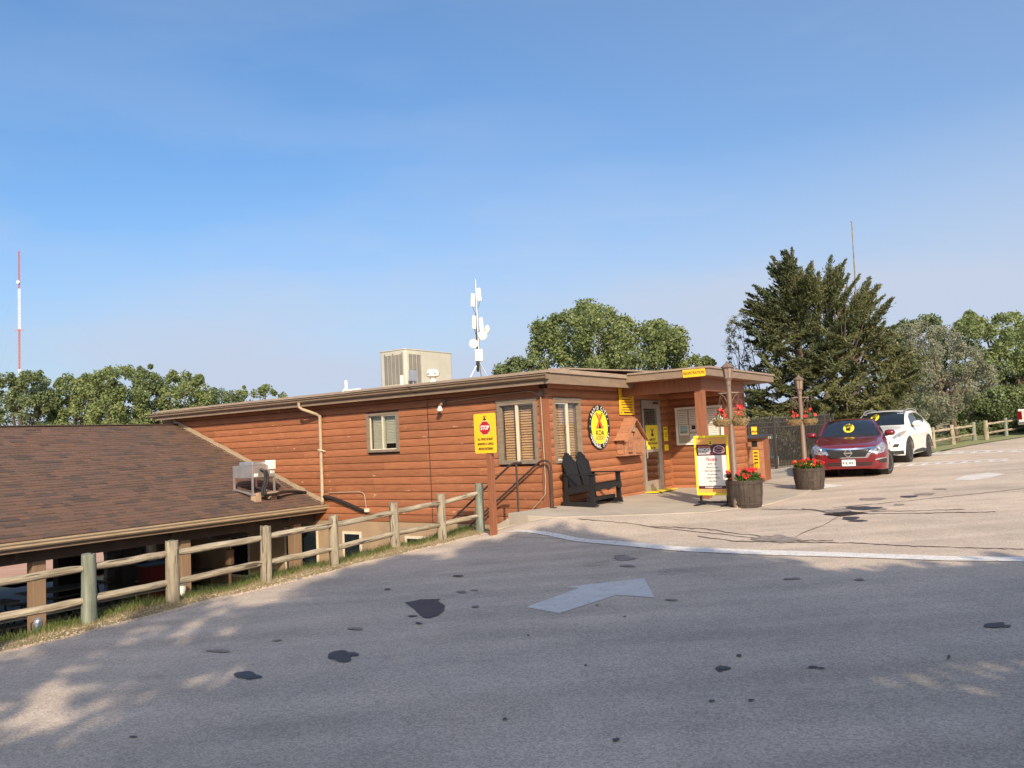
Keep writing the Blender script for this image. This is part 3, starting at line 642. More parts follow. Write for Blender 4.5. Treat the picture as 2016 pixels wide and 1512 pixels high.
# door
d = MB(); x0, x1, z0, z1 = 4.23, 5.25, .24, 2.43
d.span(x0, x0 + .05, -.05, .08, z0, z1); d.span(x1 - .05, x1, -.05, .08, z0, z1); d.span(x0 + .05, x1 - .05, -.05, .08, z1 - .06, z1)
dr_ = d.build('door', M['alu'], store)
l_ = MB(); a, b = x0 + .052, x1 - .052
l_.span(a, a + .07, -.03, .015, z0 + .02, z1 - .065); l_.span(b - .09, b, -.03, .015, z0 + .02, z1 - .065); l_.span(a + .07, b - .09, -.03, .015, z1 - .20, z1 - .065); l_.span(a + .07, b - .09, -.03, .015, z0 + .02, z0 + .26); l_.span(a + .07, b - .09, -.035, .015, 1.18, 1.25)
l_.build('door_leaf', M['alu'], dr_)
MB().span(a + .07, b - .09, -.012, -.006, z0 + .26, z1 - .20).build('glass_pane', M['clear'], dr_)
MB().tube([(a + .03, -.04, 1.05), (a + .03, -.09, 1.05), (a + .03, -.09, 1.35), (a + .03, -.04, 1.35)], .012).build('handle', M['alu'], dr_)
MB().span(b - .3, b - .05, -.07, -.03, z1 - .09, z1 - .04).build('door_closer', M['iron'], dr_)
MB().span(x0 - .1, x1 + .1, -.35, -.05, .245, .262).build('threshold', M['yel2'], dr_)
MB().span(x0 + .05, x1 - .05, .9, .95, .15, 2.5).build('inner_shelf', M['trim'], dr_)
MB().span(x0 + .3, x0 + .75, .3, .33, .62, .85).build('notice_card', M['paper'], dr_)
fr = frame((4.79, -.016, 1.53), (1, 0, 0), (0, 0, 1))
tag(flat(rrect(.72, .60, .01), 'door_notice', M['yel2'], dr_, fr), 'yellow notice taped across the upper door glass')
text('RAPID CITY\nBLACK HILLS KOA', .085, M['ink'], store, at2(fr, .0, -.10, .004), .001, .75, name='door_lettering')
text('7am - 9pm', .075, M['ink'], store, at2(fr, .0, -.25, .004), .002, .8, name='door_lettering')
def tent(parent, Mx, s, m1, m2, nm='tent_emblem'):
    Mx = Mx @ Matrix.Diagonal((1.3, 1, 1, 1))
    """two crossed poles with a little tent between their feet"""
    mb = MB()
    for q in (-1, 1):
        mb.prism([(q * -.42 * s, -.5 * s), (q * -.22 * s, -.5 * s), (q * .40 * s, .55 * s), (q * .22 * s, .55 * s)], lambda u, v: (u, v, 0), lambda u, v: (u, v, .002 + .0005 * q))
    o = mb.build(nm, m1, parent); o.matrix_local = Mx
    o = flat([(-.17 * s, -.5 * s), (.17 * s, -.5 * s), (0, -.12 * s)], nm, m2, parent, up(Mx, .002)); return o
tent(store, at2(fr, 0, .12, .004), .17, M['ink'], M['ink'], 'door_lettering')
for (zz, hh) in ((1.60, .36), (1.26, .15)):
    f2 = frame((5.52, -.046, zz), (1, 0, 0), (0, 0, 1)); n_ = flat(rrect(.25, hh, .005), 'wall_notice', M['yel2'], store, f2)
    if hh > .2:
        text('WELCOME', .045, M['ink'], store, at2(f2, 0, .12, .003), .001, .8, name='notice_lettering'); 
        for k in range(3): flat(rrect(.16, .012, .002), 'printed_line', M['ink'], store, at2(f2, 0, .02 - .045 * k, .003))

# roof edges
def bx(nm, m, a): return MB().span(*a).build(nm, m, store)
bx('fascia_board', M['taupe'], (-.37, -.34, -.37, 12.75, 2.66, 2.84)); bx('fascia_board', M['taupe'], (-.34, 3.45, -.37, -.34, 2.66, 2.86))
bx('soffit', M['trim'], (-.34, .10, -.34, 12.7, 2.69, 2.71)); bx('soffit', M['trim'], (.10, 7.2, -.34, .02, 2.70, 2.72))
g = MB()   # K-style gutter along the long eave
gp = [(-.372, 2.84), (-.372, 2.74), (-.42, 2.74), (-.455, 2.77), (-.455, 2.80), (-.485, 2.825), (-.485, 2.845), (-.475, 2.845), (-.475, 2.83), (-.445, 2.805), (-.44, 2.775), (-.415, 2.75), (-.38, 2.75), (-.38, 2.84)]
g.prism(gp, lambda u, v: (u, -.36, v), lambda u, v: (u, 12.95, v)); g.span(-.484, -.372, -.368, -.36, 2.742, 2.844)
g.build('gutter', M['gutter'], store)
bx('roof_edge_trim', M['taupe2'], (-.40, 7.45, -.41, -.375, 2.862, 2.945))
# layered metal roof sheets (low slope)
for k, (xa, za, xb, zb) in enumerate(((-.47, 2.862, -.18, 2.90), (-.26, 2.905, .35, 2.95), (.2, 2.955, 7.3, 3.16))):
    y0_, y1_ = -.40, 12.75
    seams = [y0_ + (y1_ - y0_) * j / 5 for j in range(6)]
    for j in range(5):
        mb = MB(); mb.prism([(xa, za), (xb, zb), (xb, zb + .028), (xa, za + .028)], lambda u, v, j=j: (u, seams[j] + .002, v + .002 * (j % 2)), lambda u, v, j=j: (u, seams[j + 1] - .002, v + .002 * (j % 2))); mb.build('roof_sheet', M['taupe2'], store)
# porch canopy
cx0, cx1, cy0 = 2.82, 7.32, -2.25
mb = MB(); mb.span(cx0, cx0 + .03, cy0, -.372, 2.775, 2.93); mb.span(cx0, cx1, cy0 - .03, cy0, 2.775, 2.93); mb.span(cx1 - .03, cx1, cy0, 1.0, 2.775, 2.93); mb.build('canopy_fascia', M['taupe'], store)
mb = MB(); mb.span(cx0 - .03, cx1 + .03, cy0 - .06, -.42, 2.932, 2.972); mb.span(4.2, cx1 + .03, -.42, 1, 2.96, 3.0); mb.build('canopy_roof', M['taupe2'], store)
bx('canopy_soffit', M['trim'], (cx0 + .03, cx1 - .03, cy0, -.345, 2.765, 2.785)); bx('soffit_board', M['taupe'], (5.9, cx1 - .031, cy0 + .001, -1.53, 2.76, 2.764))
bx('porch_beam', M['trim'], (3.22, 5.94, -1.95, -1.80, 2.50, 2.763)); bx('porch_beam', M['trim'], (5.78, 5.94, -1.80, -1.5, 2.50, 2.762)); bx('porch_beam', M['trim'], (3.22, 3.40, -1.80, -.05, 2.50, 2.764))
pc = MB(); pc.span(3.20, 3.40, -1.965, -1.79, .19, 2.50).build('porch_post', M['trim'], store); MB().span(3.405, 3.43, -1.95, -1.81, .19, 2.5).build('porch_post_trim', M['trim'], store)
# ================================================================== things on and around the store
# registration board under the canopy edge
f1 = frame((cx0 - .004, -1.97, 2.85), (0, -1, 0), (0, 0, 1))
def wt(name, label, cat, Mloc, group=None):     # thing whose own frame lies on a store surface
    t = bpy.data.objects.new(name, None); COL.objects.link(t); t.matrix_world = Matrix.Translation(W0) @ Matrix.Rotation(AZ, 4, 'Z') @ Mloc; t.empty_display_size = .1
    return tag(t, label, cat, group)
I4 = Matrix.Identity(4)
s_ = wt('registration_sign', 'small yellow REGISTRATION sign on the canopy fascia above the porch post', 'sign', f1)
flat(rrect(.50, .165, .02), 'plate', M['yel'], s_, Matrix.Translation((0, 0, .01)), .006); text('REGISTRATION', .082, M['ink'], s_, at2(I4, 0, 0, .018), .0008, .82)
# oval store sign
sg = wt('oval_sign', 'oval black and yellow KOA general store sign on the log wall', 'sign', frame((2.06, -.045, 1.815), (1, 0, 0), (0, 0, 1)))
flat(circ(.475, 64), 'outer_plate', M['black'], sg, I4, .02); flat(circ(.36, 64), 'yellow_disc', M['yel2'], sg, up(I4, .02), .004)
def arc_text(body, r_, size, mid, step, m, parent, z, flip=False):
    n = len(body)
    for i, ch in enumerate(body):
        if ch == ' ': continue
        a = mid + (i - (n - 1) / 2) * step * (1 if flip else -1); aa = R(a)
        Mx = Matrix.Translation((r_ * math.cos(aa), r_ * math.sin(aa), z)) @ Matrix.Rotation(aa + (math.pi / 2 if flip else -math.pi / 2), 4, 'Z')
        text(ch, size, m, parent, Mx, .003, .8)
arc_text('RAPID CITY', .415, .115, 90, 11.2, M['white'], sg, .022); arc_text('GENERAL STORE', .415, .115, 270, 10.2, M['white'], sg, .022, True)
for a in (25, 3, -20, 155, 177, 200):
    mb = MB(); mb.prism([(.022 * (1 if k % 2 else .42) * math.cos(R(90 + 36 * k)), .022 * (1 if k % 2 else .42) * math.sin(R(90 + 36 * k))) for k in range(10)], lambda u, v: (u, v, 0), lambda u, v: (u, v, .002))
    o = mb.build('star', M['white'], sg); o.location = (.418 * math.cos(R(a)), .418 * math.sin(R(a)), .022)
tent(sg, at2(I4, 0, .13, .025), .32, M['ored'], M['black']); text('KOA', .155, M['black'], sg, at2(I4, 0, -.125, .026), .003, 1.05); text('HOLIDAY', .11, M['grey_ink'], sg, at2(I4, 0, -.24, .026), 0, .8)
flat(rrect(.3, .004, .001), 'rule_line', M['grey_ink'], sg, at2(I4, 0, -.192, .026)); flat(circ(.02, 12, .034), 'dot', M['black'], sg, at2(I4, 0, .255, .027))
# rules placard
pl = wt('rules_placard', 'tall yellow placard of small print under the eave beside the door', 'sign', frame((3.43, -.05, 2.38), (1, 0, 0), (0, 0, 1)))
flat(rrect(.74, .60, .01), 'plate', M['yel'], pl, I4, .012); 
for k in range(8): flat(rrect(.56 - .1 * (k % 3 == 0), .018, .004), 'printed_line', M['ink'], pl, at2(I4, -.01 * (k % 2), .23 - .06 * k, .0125))
flat(rrect(.4, .03, .004), 'printed_line', M['ink'], pl, at2(I4, .02, -.25, .0125)); flat(circ(.025, 8), 'emblem', M['ink'], pl, at2(I4, -.31, -.25, .0125))

# little wooden house lantern shelter
bh = wt('wooden_house_box', 'little brown wooden house with shingled roof and porch lantern fixed to the log wall', 'wall box', Matrix.Translation((3.32, -.035, 1.16)))
hw, dp, EH, RH = .47, .20, .40, .84
MB().span(-hw - .05, hw + .05, -dp - .05, 0, 0, .025).build('base_board', M['barn'], bh)
mb = MB(); mb.prism([(-hw, .025), (hw, .025), (hw, EH), (.20, .62), (.10, .50), (-.12, .50), (-.20, .62), (-hw, EH)], lambda u, v: (u, -dp + .015, v), lambda u, v: (u, -dp, v)); mb.build('front_wall', M['barn'], bh)
for q in (-1, 1): MB().span(q * hw - .012, q * hw + .012, -dp + .016, 0, .025, EH).build('side_wall', M['barn'], bh)
for x_ in (-hw, hw): MB().span(x_ - .022, x_ + .022, -dp - .02, -dp, .025, EH).build('corner_post', M['barn'], bh)
sa = math.atan2(RH - EH + .06, hw + .10); sl_n = math.hypot(RH - EH + .06, hw + .10)
for q in (-1, 1):
    for k in range(6):
        t = (k + .5) / 6; x_ = q * (hw + .10) * (1 - t); z_ = EH - .06 + (RH - EH + .06) * t + .01
        o = MB().box((x_, -dp / 2 - .035, z_), (sl_n / 6 + .03, dp + .07, .012), (0, q * (sa - .05), 0)).build('roof_board', M['barn'], bh)
    mb = MB(); mb.beam((q * (hw + .10), -dp - .08, EH - .09), (0, -dp - .08, RH - .03), .022, .06, up=(0, 1, 0)); mb.build('barge_board', M['barn'], bh)
MB().span(-.36, -.08, -dp - .014, -dp, .17, .40).build('shutter', M['barn'], bh)
for x_ in (-.31, -.22, -.13): MB().span(x_ - .004, x_ + .004, -dp - .02, -dp - .014, .18, .39).build('muntin', M['trim'], bh)
MB().span(-.35, -.09, -dp - .02, -dp - .014, .28, .288).build('muntin', M['trim'], bh)
mb = MB(); mb.prism([(.08, .05), (.36, .05), (.38, .24), (.24, .33), (.06, .24)], lambda u, v: (u, -dp - .018, v), lambda u, v: (u, -dp, v)); mb.build('door_panel', M['barn'], bh)
MB().span(-.36, -.08, -dp - .012, -dp, .13, .145).build('ledge', M['barn'], bh); MB().span(.05, .38, -dp - .012, -dp, .37, .44).build('upper_shutter', M['barn'], bh)
MB().span(-.32, -.12, -dp - .05, -dp, .075, .09).build('window_box', M['barn'], bh); MB().span(.12, .34, -dp - .05, -dp, .045, .06).build('step', M['barn'], bh)
for k in range(3): MB().span(-hw - .03, -hw - .012, -dp + .03, -.03, .04 + .12 * k, .14 + .12 * k).build('side_plank', M['barn'], bh)
MB().lathe([(.0, 0), (.05, .01), (.055, .12), (.075, .13), (.02, .17), (0, .175)], 8, (0, -dp - .01, .52)).build('lantern', M['lampg'], bh)
MB().tube([(0, -dp - .01, .52), (0, -dp - .01, .44), (0, -dp + .02, .42)], .01).build('lantern_bracket', M['iron'], bh)

# bulletin board on the porch side wall (x = 5.85)
bb = wt('notice_board', 'white framed notice board full of papers behind the porch post', 'notice board', frame((5.81, -.83, 1.77), (0, -1, 0), (0, 0, 1)))
w2, h2 = 1.22, .94
mb = MB(); mb.span(-w2 / 2, w2 / 2, -h2 / 2, -h2 / 2 + .05, 0, .05); mb.span(-w2 / 2, w2 / 2, h2 / 2 - .05, h2 / 2, 0, .05); mb.span(-w2 / 2, -w2 / 2 + .05, -h2 / 2 + .05, h2 / 2 - .05, 0, .05); mb.span(w2 / 2 - .05, w2 / 2, -h2 / 2 + .05, h2 / 2 - .05, 0, .05); mb.build('frame', M['white'], bb)
MB().span(-w2 / 2 + .05, w2 / 2 - .05, -h2 / 2 + .05, h2 / 2 - .05, .004, .014).build('backing_board', mat('cork_board', (.38, .34, .28), .9, var=.1), bb)
M['skyblue'] = mat('print_blue', (.35, .48, .60), .7); M['pgreen'] = mat('print_green', (.12, .20, .08), .7)
for (x_, y_, pw, ph, mm) in ((-.42, .22, .24, .34, 'paper'), (-.41, -.10, .25, .26, 'paper'), (-.16, .22, .18, .34, 'paper'), (-.15, -.06, .2, .18, 'paper'), (.14, .25, .12, .3, 'paper'), (.34, .22, .26, .34, 'paper'), (.1, -.12, .2, .26, 'paper'), (.36, -.18, .24, .3, 'paper'), (-.15, -.30, .2, .2, 'paper'), (.12, -.34, .2, .14, 'paper')):
    q_ = at2(I4, x_, y_, .016); pp = flat(rrect(pw, ph, .003), 'paper_sheet', M[mm], bb, q_, .001)
    for k in range(int(ph / .045)): flat(rrect(pw * .8, .008, .001), 'printed_line', M['grey_ink'], pp, at2(I4, 0, ph / 2 - .03 - .045 * k, .0012), .0006)
flat(rrect(.2, .13, .002), 'printed_picture', M['skyblue'], bb, at2(I4, -.41, -.07, .0185)); flat(rrect(.2, .03, .002), 'printed_picture', M['pgreen'], bb, at2(I4, -.41, -.15, .020)); flat(rrect(.1, .1, .002), 'printed_picture', M['black'], bb, at2(I4, -.15, -.04, .0185)); flat(rrect(.16, .1, .002), 'printed_picture', M['skyblue'], bb, at2(I4, .1, -.06, .0185))

# flood light on the long wall, with conduit
fl = wt('flood_light', 'small white spot lamp under the eave of the long log wall', 'lamp', Matrix.Translation((-.035, 2.47, 2.50)))
mb = MB(); mb.lathe([(.0, -.01), (.055, 0), (.055, .04), (0, .05)], 14, rot=Euler((0, -math.pi / 2, 0)).to_matrix()); mb.build('mount', M['lampb'], fl)
mb = MB(); mb.tube([(-.03, 0, 0), (-.09, 0, -.02), (-.13, .01, -.07), (-.15, .015, -.10)], [.02, .03, .032, .035], 12); mb.build('arm', M['lampb'], fl)
mb = MB(); mb.lathe([(.03, .0), (.05, -.05), (.065, -.085), (.05, -.105), (0, -.115)], 16, (-.15, .015, -.09)); mb.build('bulb', M['antw'], fl)
cd = wt('electrical_conduit', 'thin tan conduit running from the junction box down the corner board', 'conduit', I4)
jb = Vector((-.075, .03, 2.50))
MB().box(jb, (.06, .10, .10)).build('junction_box', M['lampb'], cd, bevel=.01)
MB().tube([(-.05, 2.40, 2.49), (-.05, 1.5, 2.53), (-.05, .4, 2.57), (-.06, .25, 2.56), (-.07, .12, 2.50), jb], .009).build('conduit_pipe', M['gutter2'], cd)
MB().tube([jb, (-.06, .03, 1.5), (-.06, .025, .8), (-.06, .05, .55), (-.05, .20, .40), (-.05, .45, .2)], .011).build('conduit_pipe', M['gutter2'], cd)
MB().tube([jb, (-.1, -.04, 2.46), (-.1, -.12, 2.50), (-.14, -.2, 2.6), (-.2, -.25, 2.69)], .012).build('conduit_pipe', M['lampb'], cd)
wr = wt('black_wall_wire', 'thin black wire hanging down the long log wall', 'wire', I4)
MB().tube([(-.5, 3.1, 2.87), (-.50, 3.03, 2.84), (-.39, 2.97, 2.72), (-.05, 2.95, 2.62), (-.048, 2.94, 1.6), (-.046, 2.93, .9), (-.046, 2.925, -.05)], .006, 6).build('wire', M['cable'], wr)
# downspout
ds = wt('downspout', 'pale brown downspout with an elbow from the main gutter down to the pavilion roof', 'downspout', I4)
MB().tube([(-.43, 6.62, 2.76), (-.43, 6.62, 2.66), (-.40, 6.56, 2.60), (-.14, 6.34, 2.47), (-.09, 6.30, 2.42)], .038, 10).build('elbow', M['gutter2'], ds, smooth=True)
MB().tube([(-.085, 6.29, 2.44), (-.085, 6.29, .50), (-.10, 6.27, .42), (-.16, 6.22, .36)], .040, 10).build('pipe', M['gutter2'], ds, smooth=True)
MB().tube([(-.04, 6.18, 1.58), (-.13, 6.22, 1.60), (-.14, 6.33, 1.62), (-.04, 6.38, 1.63)], .012, 6).build('strap', M['cream'], ds)
# condensate pipe and black hose on the wall
cp = wt('condensate_pipe', 'cream pipe bent down on the log wall beside the downspout', 'pipe', I4)
MB().tube([(-.06, 6.1, .60), (-.06, 5.1, .62), (-.06, 4.98, .60), (-.06, 4.92, .54), (-.06, 4.87, .22)], .011, 8).build('pipe', M['gutter2'], cp, smooth=True)
MB().box((-.06, 4.86, .20), (.07, .11, .08)).build('fitting', M['cream'], cp, bevel=.01)
hs = wt('refrigerant_hose', 'thick black insulated hose sagging from the pavilion roof to the log wall', 'hose', I4)
# rooftop AC unit
ac = wt('rooftop_air_conditioner', 'large beige rooftop air conditioner with dark louvre slots on the store roof', 'air conditioner', Matrix.Translation((1.5, 4.92, 3.06)))
AX, AY, AH = 1.82, .88, .93
mb = MB(); r_ = .07; cp_ = rrect(AX, AY, r_); mb.prism(cp_, lambda u, v: (u + AX / 2, v + AY / 2, .05), lambda u, v: (u + AX / 2, v + AY / 2, AH)); mb.build('cabinet', M['acb'], ac, smooth=True)
mb = MB(); mb.prism(rrect(AX + .03, AY + .03, r_), lambda u, v: (u + AX / 2, v + AY / 2, AH), lambda u, v: (u + AX / 2, v + AY / 2, AH + .022)); mb.build('lid', M['acb'], ac, smooth=True)
MB().span(.05, AX - .05, .05, AY - .05, -.04, .05).build('roof_curb', M['taupe2'], ac)
for k in range(5): MB().span(-.008, .004, .10 + .128 * k, .21 + .128 * k, .09, .82).build('louvre', M['acd'], ac)
for k in range(3): MB().span(.11 + .15 * k, .238 + .15 * k, -.008, .004, .09, .82).build('louvre', M['acd'], ac)
mb = MB(); mb.span(.62, 1.02, -.008, 0, .08, .52); mb.build('access_panel', M['acb'], ac)
MB().span(.56, .565, -.005, 0, .06, .9).build('panel_seam', M['acd'], ac)
for y_ in (.12, .42, .70): MB().span(-.012, 0, y_ - .02, y_ + .02, .80, .86).build('louvre_clip', M['acd'], ac)
eb = wt('grey_disconnect_box', 'small pale electrical box standing before the rooftop air conditioner', 'electrical box', Matrix.Translation((1.32, 4.62, 3.07)))
MB().span(0, .18, -.05, .06, .1, .36).build('box', M['galv'], eb, bevel=.008); MB().tube([(.09, 0, 0), (.09, 0, .12)], .02).build('leg', M['galv'], eb)
pv = wt('white_vent_pipe', 'short cream plastic pipe upright on the roof before the air conditioner', 'vent pipe', Matrix.Translation((1.05, 4.66, 3.02)))
MB().tube([(0, 0, 0), (0, 0, .28)], .04, 12).build('pipe', M['antw'], pv, smooth=True)
pv = wt('low_vent_pipe', 'cream plastic pipe with a stub at the roof edge above the downspout', 'vent pipe', Matrix.Translation((-.15, 5.3, 2.93)))
MB().tube([(0, 0, 0.02), (0, 0, .26)], .035, 12).build('pipe', M['antw'], pv, smooth=True); MB().tube([(0, .0, .02), (0, -.45, .03)], .018, 8).tube([(0, 0, .1), (-.05, .1, -.03)], .018, 8).build('stub', M['antw'], pv, smooth=True)
vt = wt('roof_exhaust_vent', 'round white exhaust vent cap on the roof at the right of the air conditioner', 'roof vent', Matrix.Translation((1.3, 3.9, 3.06)))
mb = MB(); mb.lathe([(.08, 0), (.06, .10), (.085, .14), (.13, .15), (.15, .17), (.15, .26), (.10, .32), (0, .33)], 18); mb.build('cap', M['antw'], vt, smooth=True)
for k in range(6): a = k * math.pi / 3; MB().box((.148 * math.cos(a), .148 * math.sin(a), .215), (.02, .05, .03), (0, 0, a)).build('slot', M['acd'], vt)
gl = wt('yellow_gas_pipe', 'yellow gas pipes lying on the roof at the foot of the air conditioner', 'pipe', I4)
for k in range(3): MB().tube([(.9, 5.9 - .2 * k, 3.03), (1.0, 5.0, 3.03 + .01 * k), (1.1, 4.2 + .15 * k, 3.045)], .013, 6).build('pipe', M['yel'], gl)

# antenna mast on the roof
an0 = aty(944.5, 735, 17.6); am = thing('antenna_mast', 'slim roof mast carrying white panel antennas and round dishes', 'antenna', (an0.x, an0.y, 3.08), AZ)
HM = 2.17
MB().tube([(0, 0, .30), (0, 0, HM)], [.022, .017], 10).build('mast_tube', M['galv'], am, smooth=True)
mb = MB()
for k in range(3): a = k * 2.094 + .5; mb.tube([(0, 0, .34), (.22 * math.cos(a), .22 * math.sin(a), -.02)], .012, 6)
mb.build('tripod', M['galv'], am)
MB().tube([(-.03, .02, .1), (-.04, .02, .26), (-.015, .03, .45), (-.02, .03, .95), (-.03, .02, 1.4)], [.03, .035, .018, .012, .008], 8).build('cable_bundle', M['cable'], am)
vd = (an0 - EYE).normalized(); rgt = Vector((vd.y, -vd.x, 0)).normalized()
def amw(lx, lz, dy=0):   # offsets seen from the road side
    g_ = rgt * lx - Vector((vd.x, vd.y, 0)).normalized() * dy; q = Matrix.Rotation(-AZ, 3, 'Z') @ g_; return Vector((q.x, q.y, lz))
fz = math.atan2(vd.y, vd.x) - AZ
for lx, lz, ht in ((-.085, 1.70, .30), (.065, 1.82, .30), (-.075, 1.20, .30), (.085, 1.15, .30)):
    o = MB().box((0, 0, 0), (.05, .085, ht)).build('panel_antenna', M['antw'], am, bevel=.012); o.location = amw(lx, lz, .04); o.rotation_euler = (R(4) * (1 if lx < 0 else -1), 0, fz + (.7 if lx < 0 else -.5))
    MB().tube([amw(lx, lz - .05, .02), amw(0, lz - .08)], .008, 5).build('bracket', M['gutter2'], am)
    MB().tube([amw(lx, lz - .15, .04), amw(lx * .7, lz - .26, .02), amw(0, lz - .32, .01)], .005, 5).build('jumper_cable', M['cable'], am)
for lx, lz, r_, yw in ((-.10, .72, .10, .2), (.09, .90, .105, -.35), (.17, 1.02, .10, -1.1)):
    mb = MB(); mb.lathe([(0, 0), (r_ * .6, .008), (r_, .03), (r_, .045), (r_ * .6, .08), (0, .10)], 22, rot=Euler((0, math.pi / 2, 0)).to_matrix()); o = mb.build('dish', M['antw'], am, smooth=True)
    o.location = amw(lx, lz, .12); o.rotation_euler = (0, 0, fz + yw)
    MB().tube([amw(lx, lz, .05), amw(0, lz - .02)], .01, 6).build('bracket', M['iron'], am)
o = MB().box((0, 0, 0), (.08, .17, .26)).build('equipment_box', M['antw'], am, bevel=.012); o.location = amw(0, .46, .05); o.rotation_euler = (0, 0, fz)

# ------------------------------------------------------------------ pavilion
pav = thing('pavilion', 'open picnic pavilion with a brown shingled roof left of the store', 'pavilion', W0, AZ)
EY, EZ, RY, RZ = 6.28, .335, 12.25, 2.52; SL = math.hypot(RY - EY, RZ - EZ); SA = math.atan2(RZ - EZ, RY - EY)
XL = -17.5
mb = MB(); t_ = .10
mb.prism([(EY, EZ - t_), (EY, EZ), (RY, RZ), (2 * RY - EY, EZ), (2 * RY - EY, EZ - t_), (RY, RZ - t_)], lambda u, v: (XL, u, v), lambda u, v: (-.045, u, v)); mb.build('roof_deck', M['shadewood'], pav)
# shingles
EXP = .143; pieces = []; r_ = random.Random(11); ncr = int(SL / EXP) + 1
nr = Vector((0, -math.sin(SA), math.cos(SA))); sv = Vector((0, math.cos(SA), math.sin(SA)))
for j in range(ncr):
    x = XL + r_.uniform(0, .2); th = 0; ci = 0
    while x < -.05:
        w_ = r_.choice((.12, .16, .2, .26, .33, .4)); w_ = min(w_, -.05 - x); 
        if w_ < .03: break
        ci = r_.choice((0, 0, 1, 1, 2, 3, 4)); th = r_.choice((.008, .018)); pieces.append((x, j, w_, ci, th)); x += w_
def shg(mb, x, s0, w_, th, mi=0):
    b = Vector((0, EY, EZ)); g_ = .003
    def P(xx, s, h): q = b + sv * s + nr * h; return (xx, q.y, q.z)
    s1 = min(s0 + EXP + .02, SL); v = [P(x + g_, s0, 0.001), P(x + w_ - g_, s0, .001), P(x + w_ - g_, s1, .001), P(x + g_, s1, .001), P(x + g_, s0, th + .004), P(x + w_ - g_, s0, th + .004), P(x + w_ - g_, s1, .0035), P(x + g_, s1, .0035)]
    mb.add(v, [(4, 5, 6, 7), (0, 1, 5, 4), (0, 4, 7, 3), (1, 2, 6, 5)], mi)
eyl = w2l(EYE)
def pdist(p): return (Vector((p[0] + p[2] / 2, EY + sv.y * p[1] * EXP, EZ + sv.z * p[1] * EXP)) - eyl).length
def infr(p):
    q = l2w(p[0] + p[2] / 2, EY + sv.y * p[1] * EXP, EZ + sv.z * p[1] * EXP) - EYE; return abs(q.dot(CR) / q.dot(CF)) < .66
vis = sorted([p for p in pieces if infr(p)], key=pdist); near = set(id(p) for p in vis[:300])
sm_ = {}
SHM = [M['sh%d' % i] for i in range(5)]; rest = MB()
for p in pieces:
    x, j, w_, ci, th = p; s0 = j * EXP - .01
    if id(p) in near:
        k_ = (round(w_, 3), ci, th, j == 0)
        if k_ not in sm_: a_ = MB(); shg(a_, -w_ / 2, 0, w_, th); sm_[k_] = a_.mesh('shingle', SHM[ci])
        q = sv * s0; inst(sm_[k_], 'shingle', pav, (x + w_ / 2, q.y, q.z))
    else: shg(rest, x, s0, w_, th, ci)
tag(rest.build('shingles_far', SHM, pav), kind='stuff')
mb = MB(); mb.beam((XL, RY, RZ + .012), (-.05, RY, RZ + .012), .22, .02); mb.build('ridge_cap', SHM[3], pav)
# flashing on the wall
mb = MB()
for k in range(10):
    a = EY + .05 + (RY - EY) * k / 10; b = EY + .05 + (RY - EY) * (k + 1) / 10 + .06; za = EZ + (a - EY) * math.tan(SA); zb = EZ + (b - EY) * math.tan(SA)
    mb.add([(-.052 - .002 * (k % 2), a, za), (-.052 - .002 * (k % 2), b, zb), (-.052 - .002 * (k % 2), b, zb + .10 + .01 * (k % 3)), (-.052 - .002 * (k % 2), a, za + .13), (-.13, a, za + .012), (-.13, b, zb + .012)], [(0, 1, 2, 3), (0, 1, 5, 4)])
mb.build('flashing', M['gutter2'], pav)
# eave fascia and gutter
MB().span(XL, -.04, EY - .03, EY, EZ - .19, EZ - .01).build('fascia_board', M['gutter'], pav)
gq = [(0, .0), (0, -.11), (-.06, -.11), (-.09, -.08), (-.09, -.05), (-.115, -.02), (-.115, 0), (-.105, 0), (-.105, -.015), (-.08, -.045), (-.08, -.075), (-.055, -.10), (-.01, -.10), (-.01, 0)]
mb = MB(); mb.prism(gq, lambda u, v: (XL, EY - .031 + u, EZ - .012 + v), lambda u, v: (.05, EY - .031 + u, EZ - .012 + v)); mb.span(.05, .056, EY - .146, EY - .03, EZ - .122, EZ - .012); mb.build('gutter', M['gutter2'], pav)
MB().span(XL, -.05, EY, EY + .9, EZ - .20, EZ - .185).build('soffit', M['shadewood'], pav)
MB().span(XL, -.05, 6.62, 6.84, EZ - .42, EZ - .21).build('header_beam', M['shadewood'], pav); MB().span(XL, -.05, 17.6, 17.8, EZ - .42, EZ - .2).build('header_beam', M['shadewood'], pav)
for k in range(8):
    x = -.9 - 2.9 * k; mb = MB(); mb.beam((x, EY + .2, EZ - .26), (x, RY, RZ - .2), .06, .16); mb.beam((x, RY, RZ - .2), (x, 2 * RY - EY - .2, EZ - .26), .06, .16); mb.span(x - .03, x + .03, 6.7, 17.7, EZ - .2, EZ - .05); mb.build('roof_truss', M['shadewood'], pav)
for x in (-.577, -3.45, -6.27, -9.2, -12.1, -15):
    tag(MB().span(x - .11, x + .11, 6.62, 6.84, LOW, EZ - .42).build('post', M['post'], pav, bevel=.008)); MB().span(x - .09, x + .09, 17.6, 17.8, LOW, EZ - .42).build('post', M['shadewood'], pav)  # rear posts take the timber tone darkened for shade
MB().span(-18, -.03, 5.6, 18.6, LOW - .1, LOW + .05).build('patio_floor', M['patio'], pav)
MB().span(-18, -1.4, 1.9, 5.6, LOW - .1, LOW + .03).build('patio_floor', M['patio'], pav)
